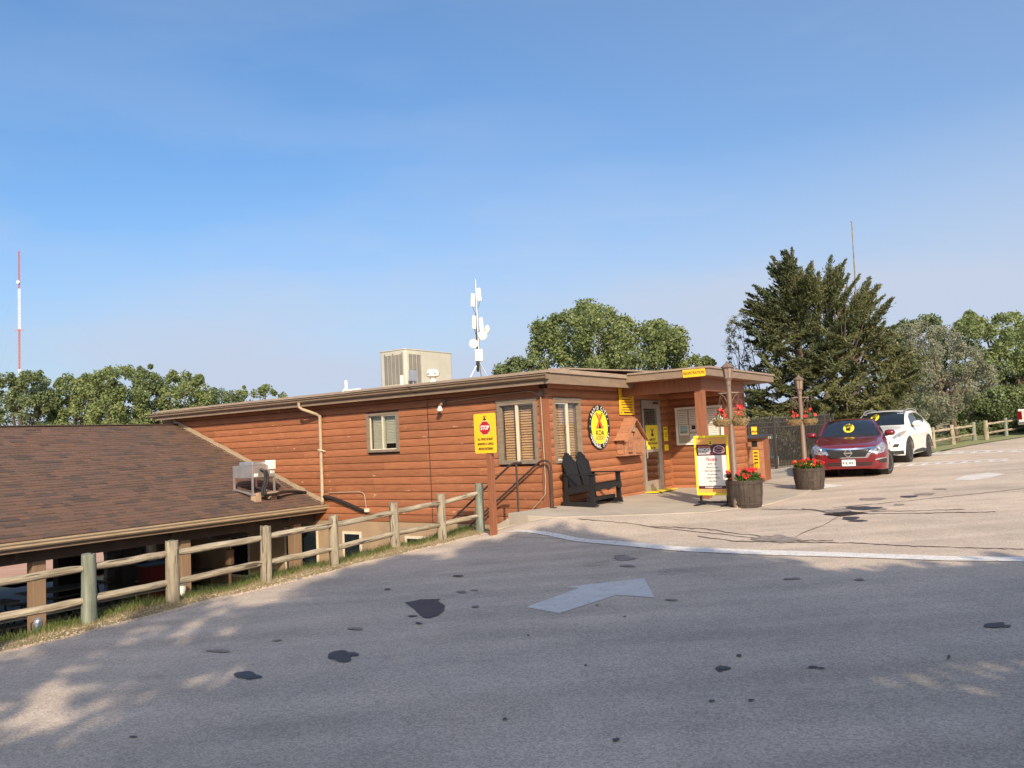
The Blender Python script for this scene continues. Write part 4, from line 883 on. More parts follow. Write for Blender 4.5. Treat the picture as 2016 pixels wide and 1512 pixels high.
# block wall and store room under the roof
bw = MB(); bw.box((0, 0, 0), (.39, .2, .19)); bme = bw.mesh('block', M['cmu'])
bwl = wallx; x_l = wally(207, 1110, 13.3).x
for j in range(12):
    for i in range(16):
        x = x_l + .2 + i * .4 + (.2 if j % 2 else 0)
        if x < -.4: inst(bme, 'block', pav, (x, 13.3, LOW + .15 + j * .2))
MB().span(x_l + .01, -.06, 13.22, 13.385, LOW, LOW + 2.45).build('block_wall_core', M['mortar'], pav)
MB().span(-3.1, -2.3, 12.6, 12.88, LOW + .05, LOW + 2.1).build('doorway', M['dark'], pav)

# condenser on the pavilion roof
def onroof(px_, py_):
    o = w2l(EYE); d = ray(px_, py_); dl = Vector((d.dot(D2), d.dot(D1), d.z)); nrm = nr; P0 = Vector((0, EY, EZ + .012)); return o + dl * ((P0 - o).dot(nrm) / dl.dot(nrm))
c0 = onroof(497, 985); c0.z += .10
cu = wt('roof_condenser', 'grey metal ice machine condenser on a thin leg frame on the shingled roof', 'condenser', Matrix.Translation((c0.x, c0.y - .02, c0.z)) @ Matrix.Rotation(R(3), 4, 'Z'))
# front left foot is the frame origin; box runs along +x (right) and +y (back)
cw, cd2, hh = .62, .62, .95
rise = math.tan(SA) * cd2 - .11
for x_, y_ in ((0, 0), (cw, 0), (0, cd2), (cw, cd2)): MB().span(x_ - .018, x_ + .018, y_ - .018, y_ + .018, (rise if y_ > 0 else 0) + (.0), hh * .6).build('leg', M['galv'], cu)
mb = MB(); mb.span(-.02, cw + .02, -.02, cd2 + .02, hh * .42, hh * .72); mb.build('housing', M['galv'], cu, bevel=.006)
MB().span(.06, cw - .1, .06, cd2 - .1, hh * .72, hh * .80).build('fan_shroud', M['galv'], cu, bevel=.02)
MB().span(cw - .16, cw + .0, -.07, .1, hh * .60, hh * .82).build('control_box', M['antw'], cu, bevel=.008)
for a in ((0, 0, cw, 0), (0, 0, 0, cd2), (cw, 0, cw, cd2)):
    mb = MB(); mb.beam((a[0], a[1], .03 + (rise if a[1] else 0)), (a[2], a[3], .03 + (rise if a[3] else 0)), .04, .035); mb.build('base_rail', M['galv'], cu)
for x_ in (.05, cw - .12): MB().span(x_ - .06, x_ + .1, -.10, .06, -.14, -.001).build('timber_block', M['block'], cu)
MB().span(.06, cw + .05, -.09, -.02, .0, .06).build('timber_block', M['block'], cu)
MB().span(.03, .13, -.026, -.021, hh * .45, hh * .52).build('label_plate', M['white'], cu); MB().span(cw - .12, cw - .01, -.026, -.021, hh * .50, hh * .58).build('label_plate', M['white'], cu)
cm = Matrix.Translation((c0.x, c0.y - .02, c0.z)) @ Matrix.Rotation(R(3), 4, 'Z')
def cq(x, y, z): return cm @ Vector((x, y, z))
pts = [cq(.2, -.03, hh * .62), cq(.26, -.10, hh * .55), cq(.26, -.12, hh * .35), cq(.16, -.14, hh * .15), cq(.13, -.16, .03), cq(.25, -.19, -.0), cq(.5, -.17, .0), cq(.9, -.05, .02)]
e1 = onroof(600, 972); e2 = onroof(632, 982); pts += [Vector((e1.x, e1.y, e1.z + .03)), Vector((e2.x, e2.y, e2.z + .04)), Vector((-.12, 6.18, .52)), Vector((-.09, 5.9, .46)), Vector((-.08, 5.45, .33)), Vector((-.07, 5.05, .20)), Vector((-.06, 4.88, .19))]
def catmull(P, n=6):
    o = []
    for i in range(len(P) - 1):
        p0, p1, p2, p3 = P[max(i - 1, 0)], P[i], P[i + 1], P[min(i + 2, len(P) - 1)]
        for k in range(n): t = k / n; o.append(.5 * ((2 * p1) + (p2 - p0) * t + (2 * p0 - 5 * p1 + 4 * p2 - p3) * t * t + (3 * p1 - p0 - 3 * p2 + p3) * t ** 3))
    return o + [P[-1]]
sp1 = catmull(pts); MB().tube(sp1, .03, 8).build('hose', M['cable'], hs, smooth=True)
pts2 = [p + Vector((.045, -.03, .0)) for p in pts]; pts2[0] = cq(.30, -.03, hh * .55); MB().tube(catmull(pts2), .026, 8).build('hose', M['cable'], hs, smooth=True)
wc = wt('grey_power_cable', 'thin grey cable curving from the condenser down to the foot of the roof', 'cable', I4)
MB().tube(catmull([cq(cw - .1, -.05, hh * .62), cq(cw - .02, -.08, hh * .35), cq(cw + .15, -.1, .16), cq(cw + .45, -.05, .05), Vector((e1.x, e1.y + .1, e1.z + .08)), Vector((e2.x, e2.y + .06, e2.z + .07))]), .009, 6).build('cable', M['galv'], wc, smooth=True)
# ================================================================== street furniture
# stop sign board
g0 = gnd(972, 1053); sp0 = thing('stop_sign', 'yellow STOP sign telling all vehicles to register, on a brown wooden post', 'sign', (g0.x, g0.y, Gz(g0.x, g0.y)), AZ)
MB().span(-.045, .045, -.045, .045, -.1, 1.71).build('post', M['trim'], sp0, bevel=.006); MB().span(-.03, .03, -.062, -.046, -.05, 1.2).build('post_batten', M['trim'], sp0)
FS = frame((-.058, .035, 1.69), (0, -1, 0), (0, 0, 1))
flat(rrect(.455, .665, .035), 'plate', M['yel'], sp0, FS, .005)
tent(sp0, at2(FS, 0, .255, .006), .075, M['ink'], M['ink'])
OC = [(.118 * math.cos(R(22.5 + 45 * k)), .118 * math.sin(R(22.5 + 45 * k))) for k in range(8)]
flat([(x * 1.04, y * 1.04) for x, y in OC], 'octagon_rim', M['white'], sp0, at2(FS, 0, .09, .006), .001); flat(OC, 'red_octagon', M['red'], sp0, at2(FS, 0, .09, .0072), .001)
text('STOP', .098, M['white'], sp0, at2(FS, 0, .09, .009), .003, .72)
for k, s_ in enumerate(('ALL VEHICLES MUST', 'REGISTER AT OFFICE', 'BEFORE ENTERING')): text(s_, .055, M['ink'], sp0, at2(FS, 0, -.10 - .08 * k, .006), .002, .62)

# split rail fence along the road
def rail_fence(name, label, posts, hgt, greens=(), rot_seed=0, rr=.043, pw=.15):
    """posts: world points (ground); one fence > posts, rails"""
    r_ = random.Random(rot_seed); o0 = Vector(posts[0]); f = thing(name, label, 'fence', o0)
    for i, p in enumerate(posts):
        p = Vector(p); h = hgt[i] if isinstance(hgt, (list, tuple)) else hgt; n = 14; mb = MB(); rings = []
        a0 = r_.uniform(0, 6); w_ = pw * r_.uniform(.92, 1.06); tl = Vector((r_.uniform(-.02, .02), r_.uniform(-.02, .02), 0))
        for z, s_ in ((-.25, 1.02), (0, 1.0), (.3, .97), (.6, .93), (1, .9)):
            ring = []
            for k in range(n):
                t = 2 * math.pi * k / n; q = w_ / 2 * s_ * (1 + .06 * math.sin(3 * t + a0) + .03 * math.sin(7 * t))
                ring.append((q * math.cos(t) + tl.x * max(z, 0), q * math.sin(t) + tl.y * max(z, 0), z * h if z > 0 else z))
            rings.append(ring)
        top = [(x, y, z + r_.uniform(-.012, .008)) for x, y, z in rings[-1]]; rings[-1] = top; vs = [v for rg in rings for v in rg]
        fs = [(j * n + k, j * n + (k + 1) % n, (j + 1) * n + (k + 1) % n, (j + 1) * n + k) for j in range(4) for k in range(n)] + [tuple(4 * n + k for k in range(n))]
        mb.add(vs, fs); o = mb.build('post', M['fencegreen'] if i in greens else M['fence'], f, smooth=True); o.location = p - o0
        if i + 1 < len(posts):
            q = Vector(posts[i + 1]); h2 = hgt[i + 1] if isinstance(hgt, (list, tuple)) else hgt
            for fr_ in (.80, .34):
                a = p + Vector((0, 0, h * fr_)) - o0; b = q + Vector((0, 0, h2 * fr_ + r_.uniform(-.01, .01))) - o0; d_ = (b - a).normalized(); a -= d_ * .02; b += d_ * .02
                pt = [a.lerp(b, k / 6) + Vector((0, 0, r_.uniform(-.006, .006))) for k in range(7)]; rs = [rr * .72] + [rr * r_.uniform(.97, 1.04) for _ in range(5)] + [rr * .72]
                mb = MB(); ln = (b - a).length; pl_ = [Vector((ln * (k / 6 - .5), 0, r_.uniform(-.006, .006))) for k in range(7)]; mb.tube(pl_, rs, 10)
                o = mb.build('rail', M['rail'], f, smooth=True); o.matrix_local = Matrix.Translation((a + b) / 2) @ d_.to_track_quat('X', 'Z').to_matrix().to_4x4()
    return f
fp = []
for q in ((-9.75, .60), (-8.534, .549), (-7.582, .50), (-6.272, .47), (-5.065, .49), (-3.74, .54), (-2.677, .46), (-1.80, .33)):
    p = l2w(*q); fp.append(Vector((p.x, p.y, Gz(p.x, p.y) - .01)))
rail_fence('rail_fence', 'weathered two rail log fence between the road and the pavilion', fp, [.75, .74, .74, .73, .72, .75, .77, .86], greens=(1, 7), rot_seed=3, rr=.042, pw=.16)
far1 = [gnd(*p) for p in ((1800, 890), (1839, 883.5), (1877, 875.5), (1919, 867.5))]
rail_fence('rail_fence', 'far log rail fence running behind the white car', [Vector((p.x, p.y, Gz(p.x, p.y))) for p in far1], .82, greens=(3,), rot_seed=5, rr=.05, pw=.17)
far2 = [gnd(*p) for p in ((1943, 866.5), (1981, 859), (2040, 851))]
rail_fence('rail_fence', 'far log rail fence by the right edge beside the white truck', [Vector((p.x, p.y, Gz(p.x, p.y))) for p in far2], .86, greens=(1,), rot_seed=6, rr=.05, pw=.18)

# stairs and railings down beside the long wall
st = wt('stairway', 'concrete steps going down along the log wall to the lower level', 'stairs', I4)
for k in range(13):
    y0_ = .02 + .28 * k; z_ = .31 - .185 * (k + 1); MB().span(-1.3, -.05, y0_, y0_ + .30, z_ - .25, z_).build('step', M['conc'], st)
MB().prism([(-.02, .24), (.25, .10), (4.0, -2.2), (-.02, -2.3)], lambda u, v: (-1.46, u, v), lambda u, v: (-1.31, u, v)).build('curb_wall', M['conc'], st)
def rail_path(P, r_=.021, n=5):
    return catmull([Vector(p) for p in P], n)
for nm, x_, lab, yy in (('handrail', -1.12, 'brown steel handrail on the road side of the steps', -.04), ('handrail', -.16, 'brown steel handrail nearest the log wall with a looped end', -.16)):
    h = wt(nm, lab, 'handrail', I4, 'handrails of the outside steps')
    if yy > -.1:
        MB().tube([(x_, -.16, 1.205), (x_, .0, 1.205), (x_, .10, 1.17), (x_, 3.6, -1.32)], .021, 8).build('top_rail', M['iron'], h, smooth=True)
        MB().tube([(x_, -.04, .31), (x_, -.04, 1.2)], .019, 8).build('rail_post', M['iron'], h, smooth=True)
    else:
        MB().tube([(x_, -.18, .31), (x_, -.18, 1.08), (x_, -.165, 1.15), (x_, -.12, 1.19), (x_, -.05, 1.205), (x_, .02, 1.205), (x_, .10, 1.17), (x_, 3.6, -1.32)], .021, 8).build('top_rail', M['iron'], h, smooth=True)
    MB().span(x_ - .05, x_ + .05, (yy if yy > -.1 else -.18) - .05, (yy if yy > -.1 else -.18) + .05, .30, .322).build('foot_plate', M['iron'], h)
    for y_ in (1.8, 3.5): MB().tube([(x_, y_, 1.17 - .711 * (y_ - .1)), (x_, y_, .2 - .66 * y_)], .017, 8).build('rail_post', M['iron'], h)

# double rocking bench
bn = wt('double_rocking_bench', 'black double slatted rocking bench with two rounded fan backs against the log wall', 'bench', Matrix.Translation((.36, -.06, .285)))
BW, BD = 1.10, .74
def bp(a, name='plank', m=None): return MB().span(*a).build(name, m or M['blk'], bn, bevel=.005)
SH = .40
for x_ in (0, BW):   # side frames: front leg, rear leg, arm, runner
    bp((x_ - .02, x_ + .02, -BD, -BD + .10, .03, .60), 'front_leg'); bp((x_ - .018, x_ + .018, -.16, -.08, .03, .60), 'rear_leg')
    bp((x_ - .06, x_ + .06, -BD - .06, -.02, .60, .622), 'armrest')
    bp((x_ - .025, x_ + .025, -BD - .02, .0, .0, .09), 'runner')
    mb = MB(); mb.beam((x_, -BD + .02, SH - .02), (x_, -.12, SH - .12), .035, .12); mb.build('side_rail', M['blk'], bn)
mb = MB(); mb.prism([(.0, SH + .02), (BW, SH + .02), (BW, SH - .10), (BW - .12, SH - .12), (BW - .22, SH - .07), (BW / 2 + .06, SH - .10), (BW / 2, SH - .13), (BW / 2 - .06, SH - .10), (.22, SH - .07), (.12, SH - .12), (0, SH - .10)], lambda u, v: (u, -BD - .024, v), lambda u, v: (u, -BD, v)); mb.build('front_apron', M['blk'], bn)
for k in range(8): mb = MB(); y_ = -BD + .03 + k * .078; z_ = SH + .03 - (k * .078) * .16; mb.box((BW / 2, y_ + .03, z_), (BW, .068, .02), (.16, 0, 0)); mb.build('seat_slat', M['blk'], bn)
bp((.03, BW - .03, -BD + .12, -BD + .2, .09, .16), 'stretcher')
mb = MB(); mb.beam((.02, -.12, SH - .08), (BW - .02, -.12, SH - .08), .03, .10); mb.build('rear_rail', M['blk'], bn)
tl = R(16)
for s_ in (0, 1):    # two fan backs of six slats each
    cx_ = BW * (.26 + .48 * s_)
    for k in range(6):
        t = (k - 2.5); b = cx_ + t * .068; tp = cx_ + t * .086; ht = .76 - .027 * abs(t) ** 1.9
        P = [(b - .031, 0), (b + .031, 0), (tp + .039, ht - .03), (tp, ht), (tp - .039, ht - .03)]
        if t > 0: P = [(b - .031, 0), (b + .031, 0), (tp + .039, ht - .045 * abs(t) * .5 - .01), (tp - .039, ht)]
        else: P = [(b - .031, 0), (b + .031, 0), (tp + .039, ht), (tp - .039, ht - .045 * abs(t) * .5 - .01)]
        mb = MB(); f_ = lambda u, v, d_: (u, -.20 + v * math.sin(tl) + d_ - .0, SH - .08 + v * math.cos(tl))
        mb.prism(P, lambda u, v: f_(u, v, 0), lambda u, v: f_(u, v, .02)); mb.build('back_slat', M['blk'], bn)
mb = MB(); mb.beam((.0, -.05, .62), (BW, -.05, .62), .03, .06); mb.build('back_brace', M['blk'], bn)
for x_ in (.04, BW - .04): MB().span(x_ - .03, x_ + .03, -BD - .05, .04, .0, .025).build('base_board', M['blk'], bn)

# pancake poster stand
pr_ = ((gnd(1335, 994) + gnd(1412, 999)) / 2)
a_ = l2w(2.05, -2.53); pz = floorz(2.05, -2.53); ps = thing('poster_stand', 'yellow framed Pancake Breakfast poster standing on black feet before the porch', 'sign stand', (a_.x, a_.y, pz), AZ)
# right vector of the poster = (0,-1) in local frame
def PS(d_=0): return frame((-.02 - d_, 0, .78), (0, -1, 0), (0, 0, 1)) @ Matrix.Diagonal((.86, 1, 1, 1))
PWd, PHt = .80, 1.17
FP = PS()
fr_ = MB()
for a in ((-PWd / 2, -PWd / 2 + .045, -PHt / 2, PHt / 2), (PWd / 2 - .045, PWd / 2, -PHt / 2, PHt / 2), (-PWd / 2 + .045, PWd / 2 - .045, -PHt / 2, -PHt / 2 + .045), (-PWd / 2 + .045, PWd / 2 - .045, PHt / 2 - .045, PHt / 2)): fr_.span(a[0], a[1], a[2], a[3], -.012, .016)
o = fr_.build('frame', M['yel2'], ps, bevel=.004); o.matrix_local = FP
def pan(x0, x1, y0, y1, m, d_=.002, nm='poster_panel'): return flat([(x0, y0), (x1, y0), (x1, y1), (x0, y1)], nm, m, ps, up(FP, d_), .001)
pan(-.355, .355, -.54, .54, M['orange'], 0); pan(-.352, .352, .19, .41, M['plum']); pan(-.352, .352, -.40, .19, M['paper'], .002); pan(-.352, .352, -.46, -.402, M['plum'])
pan(-.05, .035, .395, .49, M['yel2'], .004); tent(ps, at2(FP, -.008, .445, .006), .06, M['ink'], M['ink'], 'poster_emblem')
M['porange'] = mat('print_orange', (.80, .30, .10), .5); M['pink'] = mat('print_pink', (.75, .55, .58), .5); M['crim'] = mat('print_crimson', (.40, .02, .06), .5)
text('RISE & DINE WITH OUR', .036, M['porange'], ps, at2(FP, -.165, .362, .004), .001, .72, name='poster_lettering')
text('PANCAKE', .083, M['white'], ps, at2(FP, -.165, .305, .004), .004, .78, name='poster_lettering'); text('BREAKFAST', .075, M['white'], ps, at2(FP, -.165, .24, .004), .004, .70, name='poster_lettering')
mb = MB()
for (rx, ry, cy, a0, a1) in ((.125, .07, .30, 0, 360), (.115, .05, .325, 0, 360), (.05, .022, .365, 0, 360), (.06, .03, .30, 20, 170), (.14, .075, .295, 190, 350), (.10, .045, .285, 190, 350)):
    P = [Vector((.185 + rx * math.cos(R(a)), cy + ry * math.sin(R(a)), 0)) for a in np.linspace(a0, a1, 28)]; mb.tube(P, .0032, 4, cap=False)
o = mb.build('pancake_drawing', M['pink'], ps); o.matrix_local = up(FP, .004)
text('Pancakes', .098, M['crim'], ps, at2(FP, 0, .115, .004), .001, .72, name='poster_lettering')
for k, s_ in enumerate(('$2.99 + tax', 'All you can eat.', 'Other items available', 'for purchase.', 'Located at Pavilion,', '7am-10am.')): text(s_, .050, M['grey_ink'], ps, at2(FP, 0, .025 - .067 * k, .004), .0003, .88, name='poster_lettering')
text('WWW.RAPIDCITYKOA.COM', .034, M['white'], ps, at2(FP, 0, -.432, .004), .0015, .85, name='poster_lettering')
for y_ in (-.27, .27):
    MB().span(-.035, .0, y_ - .02, y_ + .02, .06, .22).build('upright', M['black'], ps)
    MB().span(-.36, .36, y_ - .03, y_ + .03, .0, .035).build('foot', M['black'], ps, bevel=.004)
MB().span(-.03, .03, -.34, .34, .04, .075).build('base_bar', M['black'], ps)

# planters
def flowers(parent, n, rad, z0, reds, yell, seed, rl=.035):
    r_ = random.Random(seed); g = np.random.default_rng(seed); V = []; T = []
    for i in range(n):
        a = r_.uniform(0, 6.283); q = rad * math.sqrt(r_.random()); c = Vector((q * math.cos(a), q * math.sin(a), z0 + r_.uniform(-.03, .16) * (1.15 - q / rad * .5)))
        u = Vector(g.normal(size=3)).normalized() * rl; v = Vector(g.normal(size=3)).normalized() * rl; V += [c - u, c - v * .6, c + u, c + v * .6]; T += [r_.random()] * 4
    mesh_leaf('foliage', V, T, M['gleaf'], parent)
    for nm, cnt, m in (('red_blossoms', reds, M['petal']), ('yellow_blossoms', yell, M['ypetal'])):
        if not cnt: continue
        mb = MB()
        for i in range(cnt):
            a = r_.uniform(0, 6.283); q = rad * 1.05 * math.sqrt(r_.random()); c = Vector((q * math.cos(a), q * math.sin(a), z0 + r_.uniform(.05, .21) * (1.2 - q / rad * .4))); rr_ = r_.uniform(.028, .045)
            ax = Vector((r_.uniform(-1, 1), r_.uniform(-1.6, .2), r_.uniform(.2, 1))).normalized(); Q = ax.to_track_quat('Z', 'Y').to_matrix()
            for p_ in range(6):
                t = p_ * 1.047; d = Q @ Vector((math.cos(t), math.sin(t), .3)); e = Q @ Vector((math.cos(t + 1.1), math.sin(t + 1.1), .3)); mb.add([c, c + d * rr_, c + (d + e) * rr_ * .62, c + e * rr_], [(0, 1, 2, 3)])
        me = bpy.data.meshes.new(nm); me.from_pydata([tuple(v) for v in mb.v], [], mb.f); me.materials.append(m); o = bpy.data.objects.new(nm, me); COL.objects.link(o); o.parent = parent; tag(o, kind='stuff')
def mesh_leaf(name, V, T, m, parent=None):
    V = np.array([tuple(v) for v in V]) if not isinstance(V, np.ndarray) else V; n = len(V) // 4
    me = bpy.data.meshes.new(name); me.vertices.add(len(V)); me.vertices.foreach_set('co', V.ravel().astype(np.float32)); me.loops.add(n * 4); me.loops.foreach_set('vertex_index', np.arange(n * 4)); me.polygons.add(n)
    me.polygons.foreach_set('loop_start', np.arange(n) * 4); me.polygons.foreach_set('loop_total', np.full(n, 4)); at = me.attributes.new('tint', 'FLOAT', 'POINT'); at.data.foreach_set('value', np.array(T, dtype=np.float32)); me.update(); me.materials.append(m)
    o = bpy.data.objects.new(name, me); COL.objects.link(o); o.parent = parent; return o
def barrel(label, p, rt, rb, h, seed, reds, yell):
    t = thing('barrel_planter', label, 'planter', p, random.Random(seed).uniform(0, 3), 'half barrel planters by the walk')
    n = 22; r_ = random.Random(seed)
    for k in range(n):
        a0 = 2 * math.pi * (k + .03) / n; a1 = 2 * math.pi * (k + .97) / n; mb = MB(); vs = []; dr_ = r_.uniform(-.003, .004)
        for z, q in ((0, rb), (h * .5, (rt + rb) / 2 + .012), (h + r_.uniform(-.006, .006), rt)):
            for a in (a0, (a0 + a1) / 2, a1): vs.append(((q + dr_) * math.cos(a), (q + dr_) * math.sin(a), z))
            for a in (a1, a0): vs.append(((q - .025) * math.cos(a), (q - .025) * math.sin(a), z))
        fs = []
        for j in range(2):
            for i in range(5): fs.append((j * 5 + i, j * 5 + (i + 1) % 5, (j + 1) * 5 + (i + 1) % 5, (j + 1) * 5 + i))
        fs += [(0, 1, 2, 3, 4), (14, 13, 12, 11, 10)]; mb.add(vs, fs); mb.build('stave', M['barrel'], t)
    for z, q in ((h * .10, .12), (h * .42, .45), (h * .86, .88)): rr_ = rb + (rt - rb) * q + .012; mb = MB(); mb.lathe([(rr_ - .004, z), (rr_ + .002, z), (rr_ + .004, z + .035), (rr_ - .004, z + .035)], 28); mb.build('hoop', M['hoop'], t)
    mb = MB(); mb.lathe([(rt - .03, h - .06), (0, h - .04)], 20); mb.build('soil', M['soil'], t)
    flowers(t, 900, rt * .92, h, reds, yell, seed); return t
b1 = l2w(1.80, -3.22); barrel('old half barrel of red geraniums right behind the front lamp post', (b1.x, b1.y, floorz(1.80, -3.22)), .335, .29, .50, 1, 46, 0)
b2 = gnd(1595, 963); barrel('half barrel of red and yellow flowers in front of the maroon car', (b2.x, b2.y, Gz(b2.x, b2.y) + .01), .335, .285, .46, 2, 40, 9)

# lamp posts with hanging baskets
def lamp_post(label, p, H, bz, seed, blabels):
    t = thing('lamp_post', label, 'lamp post', p, AZ + R(-62), 'brown lamp posts along the walk')
    MB().tube([(0, 0, 0), (0, 0, .02), (0, 0, H - .42)], [.075, .062, .043], 14).build('pole', M['lampb'], t, smooth=True)
    MB().lathe([(.043, H - .46), (.052, H - .42), (.05, H - .36), (.06, H - .34), (.06, H - .32)], 14).build('collar', M['lampb'], t)
    mb = MB(); z0, z1 = H - .32, H - .10
    mb.lathe([(.075, z0), (.082, z0 + .01), (.082, z0 + .025)], 8); mb.build('lantern_base', M['lampb'], t)
    MB().lathe([(.068, z0 + .02), (.092, z1)], 8).build('lantern_glass', M['lampg'], t)
    for k in range(8): a = k * math.pi / 4; MB().tube([(.07 * math.cos(a), .07 * math.sin(a), z0 + .02), (.095 * math.cos(a), .095 * math.sin(a), z1)], .006, 4).build('lantern_bar', M['lampb'], t)
    MB().lathe([(.12, z1 - .005), (.125, z1 + .01), (.06, z1 + .06), (.02, z1 + .09), (.02, z1 + .11), (0, z1 + .125)], 8).build('lantern_roof', M['lampb'], t)
    bb_ = bz + .50; MB().tube([(-.17, 0, bb_), (.17, 0, bb_)], .012, 8).build('crossbar', M['lampb'], t)
    for q in (-1, 1):
        MB().tube([(q * .05, 0, bb_ - .16), (q * .09, 0, bb_ - .07), (q * .16, 0, bb_ - .01)], .007, 6).build('scroll_bracket', M['lampb'], t)
        MB().lathe([(0, bb_ - .018), (.017, bb_), (0, bb_ + .018)], 8, (q * .18, 0, 0)).build('finial', M['lampb'], t)
    for q, bl in zip((-1, 1), blabels):
        off = Matrix.Rotation(AZ + R(-62), 3, 'Z') @ Vector((q * .165, 0, 0)); b = thing('hanging_basket', bl, 'flower basket', (p[0] + off.x, p[1] + off.y, p[2] + bz), 0, 'coir baskets hung on the lamp posts')
        mb = MB(); mb.lathe([(.0, -.13), (.09, -.12), (.145, -.07), (.165, .0), (.15, .005), (.13, -.05), (0, -.08)], 20); mb.build('coir_liner', M['coir'], b, smooth=True)
        V = []; T = []; g = np.random.default_rng(seed + q)
        for i in range(420):
            a = g.uniform(0, 6.283); z = g.uniform(-.12, .02); rr_ = .165 * math.sqrt(max(.05, 1 - (min(z, 0) / .145) ** 2)) + .004; c = Vector((rr_ * math.cos(a), rr_ * math.sin(a), z)); u = Vector(g.normal(size=3)) * .018; v = Vector(g.normal(size=3)) * .004; V += [c - u, c - v, c + u, c + v]; T += [g.random()] * 4
        o = mesh_leaf('coir_fibres', V, T, M['dry'], b); tag(o, kind='stuff')
        for k in range(3): a = k * 2.094; MB().tube([(.16 * math.cos(a), .16 * math.sin(a), 0), (0, 0, .46)], .003, 4).build('hanger_wire', M['lampb'], b)
        flowers(b, 110, .13, .02, 7 if q < 0 else 5, 0, seed * 3 + q, .022)
la = l2w(1.56, -3.13); lamp_post('front brown lamp post with two flower baskets beside the poster stand', (la.x, la.y, floorz(1.56, -3.13)), 2.72, 1.64, 5, ('flower basket on the left side of the front lamp post', 'flower basket on the right side of the front lamp post'))
lb = l2w(5.35, -3.42); lamp_post('rear brown lamp post with baskets behind the second barrel', (lb.x, lb.y, floorz(5.35, -3.42)), 2.52, 1.52, 9, ('flower basket on the left side of the rear lamp post', 'flower basket on the right side of the rear lamp post'))

# litter bin enclosure beyond the store corner
def flz(x, y): return floorz(x, y)
lbz = flz(7.62, -1.64); bi = wt('wooden_litter_bin', 'brown wooden litter bin cabinet with dark square opening at the store corner', 'bin', Matrix.Translation((7.62, -1.66, lbz)) @ Matrix.Rotation(-math.pi / 2, 4, 'Z'))
W_, D_, H_ = .44, .50, 1.10
mb = MB(); mb.span(-W_ / 2, W_ / 2, -D_ / 2 + .02, D_ / 2, 0, H_); mb.build('cabinet', M['trim'], bi)
mb = MB(); mb.span(-W_ / 2 - .0, W_ / 2, -D_ / 2, -D_ / 2 + .018, .0, H_ - .30); mb.build('door', M['barn'], bi)
mb = MB()
for a in ((-W_ / 2, W_ / 2, H_ - .07, H_), (-W_ / 2, W_ / 2, H_ - .29, H_ - .23), (-W_ / 2, -.075, H_ - .23, H_ - .07), (.075, W_ / 2, H_ - .23, H_ - .07)): mb.span(a[0], a[1], -D_ / 2 - .01, -D_ / 2 + .018, a[2], a[3])
mb.build('opening_frame', M['barn'], bi); MB().span(-.12, .12, -D_ / 2 + .005, -D_ / 2 + .016, H_ - .23, H_ - .07).build('opening', M['black'], bi)
mb = MB(); mb.box((0, -.04, H_ + .035), (W_ + .16, D_ + .16, .03), (.12, 0, 0)); mb.build('lid', M['iron'], bi)
fb = frame((.02, -D_ / 2 - .004, .56), (1, 0, 0), (0, 0, 1)); flat(rrect(.15, .46, .004), 'label_plate', M['yel'], bi, fb)
for k in range(4): flat(rrect(.10, .035, .003), 'printed_line', M['ink'], bi, at2(fb, 0, .16 - .085 * k, .003))
mb = MB(); mb.tube([Vector((.03 * math.cos(t), -.175 + .045 * math.sin(t), 0)) for t in np.linspace(0, 6.283, 16)], .005, 4, cap=False); o = mb.build('printed_drop', M['ink'], bi); o.matrix_local = up(fb, .003)

# dark metal picket fence
pa = aty(1462, 900, 24.2); pb = aty(1644, 900, 27.1); A_ = Vector((pa.x, pa.y, 0)); B_ = Vector((pb.x, pb.y, 0)); pdn = (B_ - A_).normalized(); PL = (B_ - A_).length; PT = 1.93
pf = thing('picket_fence', 'tall dark brown metal picket fence between the store and the maroon car', 'fence', (A_.x, A_.y, Gz(A_.x, A_.y)), math.atan2(pdn.y, pdn.x))
z0 = Gz(A_.x, A_.y); zt = PT - z0
mb = MB(); mb.span(-.015, .015, -.010, .010, .06, zt - .02); mb.lathe([(.014, zt - .02), (0, zt + .05)], 4); pme = mb.mesh('picket', M['picket'])
n = int(PL / .082)
for k in range(-4, n): inst(pme, 'picket', pf, (k * .082, 0, .012 * k * .082))
for x_ in (.35, 1.63, 3.1, 4.4, PL + .02): MB().span(x_ - .035, x_ + .035, -.035, .035, 0, zt + .03).lathe([(.05, zt + .03), (.0, zt + .10)], 4, (x_, 0, 0), rot=Matrix.Rotation(R(45), 3, 'Z')).build('fence_post', M['picket'], pf)
for z in (.12, zt - .30, zt - .16): MB().span(-.4, PL, -.022, .022, z, z + .035).build('fence_rail', M['picket'], pf)
# things seen through the pickets
q0 = A_ + Vector((0, 1.2, 0))
pw_ = thing('white_pool_wall', 'low white parapet glimpsed between the dark pickets', 'wall', (A_.x, A_.y + 3.0, Gz(A_.x, A_.y + 3)), math.atan2(pdn.y, pdn.x))
MB().span(-.6, 3.4, 0, .1, .92, 1.06).build('coping', M['white'], pw_); MB().span(-.6, 3.4, .02, .09, 0, .92).build('parapet', M['shadewood'], pw_)
M['teal'] = mat('pool_teal', (.20, .42, .48), .5)
pl_ = thing('teal_pool_lounger', 'pale teal lounger glimpsed between the pickets beside the bin', 'lounger', (A_.x + .95, A_.y + 2.2, Gz(A_.x, A_.y + 2)), .5)
MB().span(-.4, .6, -.25, .25, .35, .80).build('seat_back', M['teal'], pl_); MB().span(-.4, .6, -.6, -.25, .33, .38).build('seat', M['teal'], pl_)
for x_ in (-.36, .56): MB().span(x_ - .02, x_ + .02, -.58, -.54, 0, .33).build('leg', M['white'], pl_)
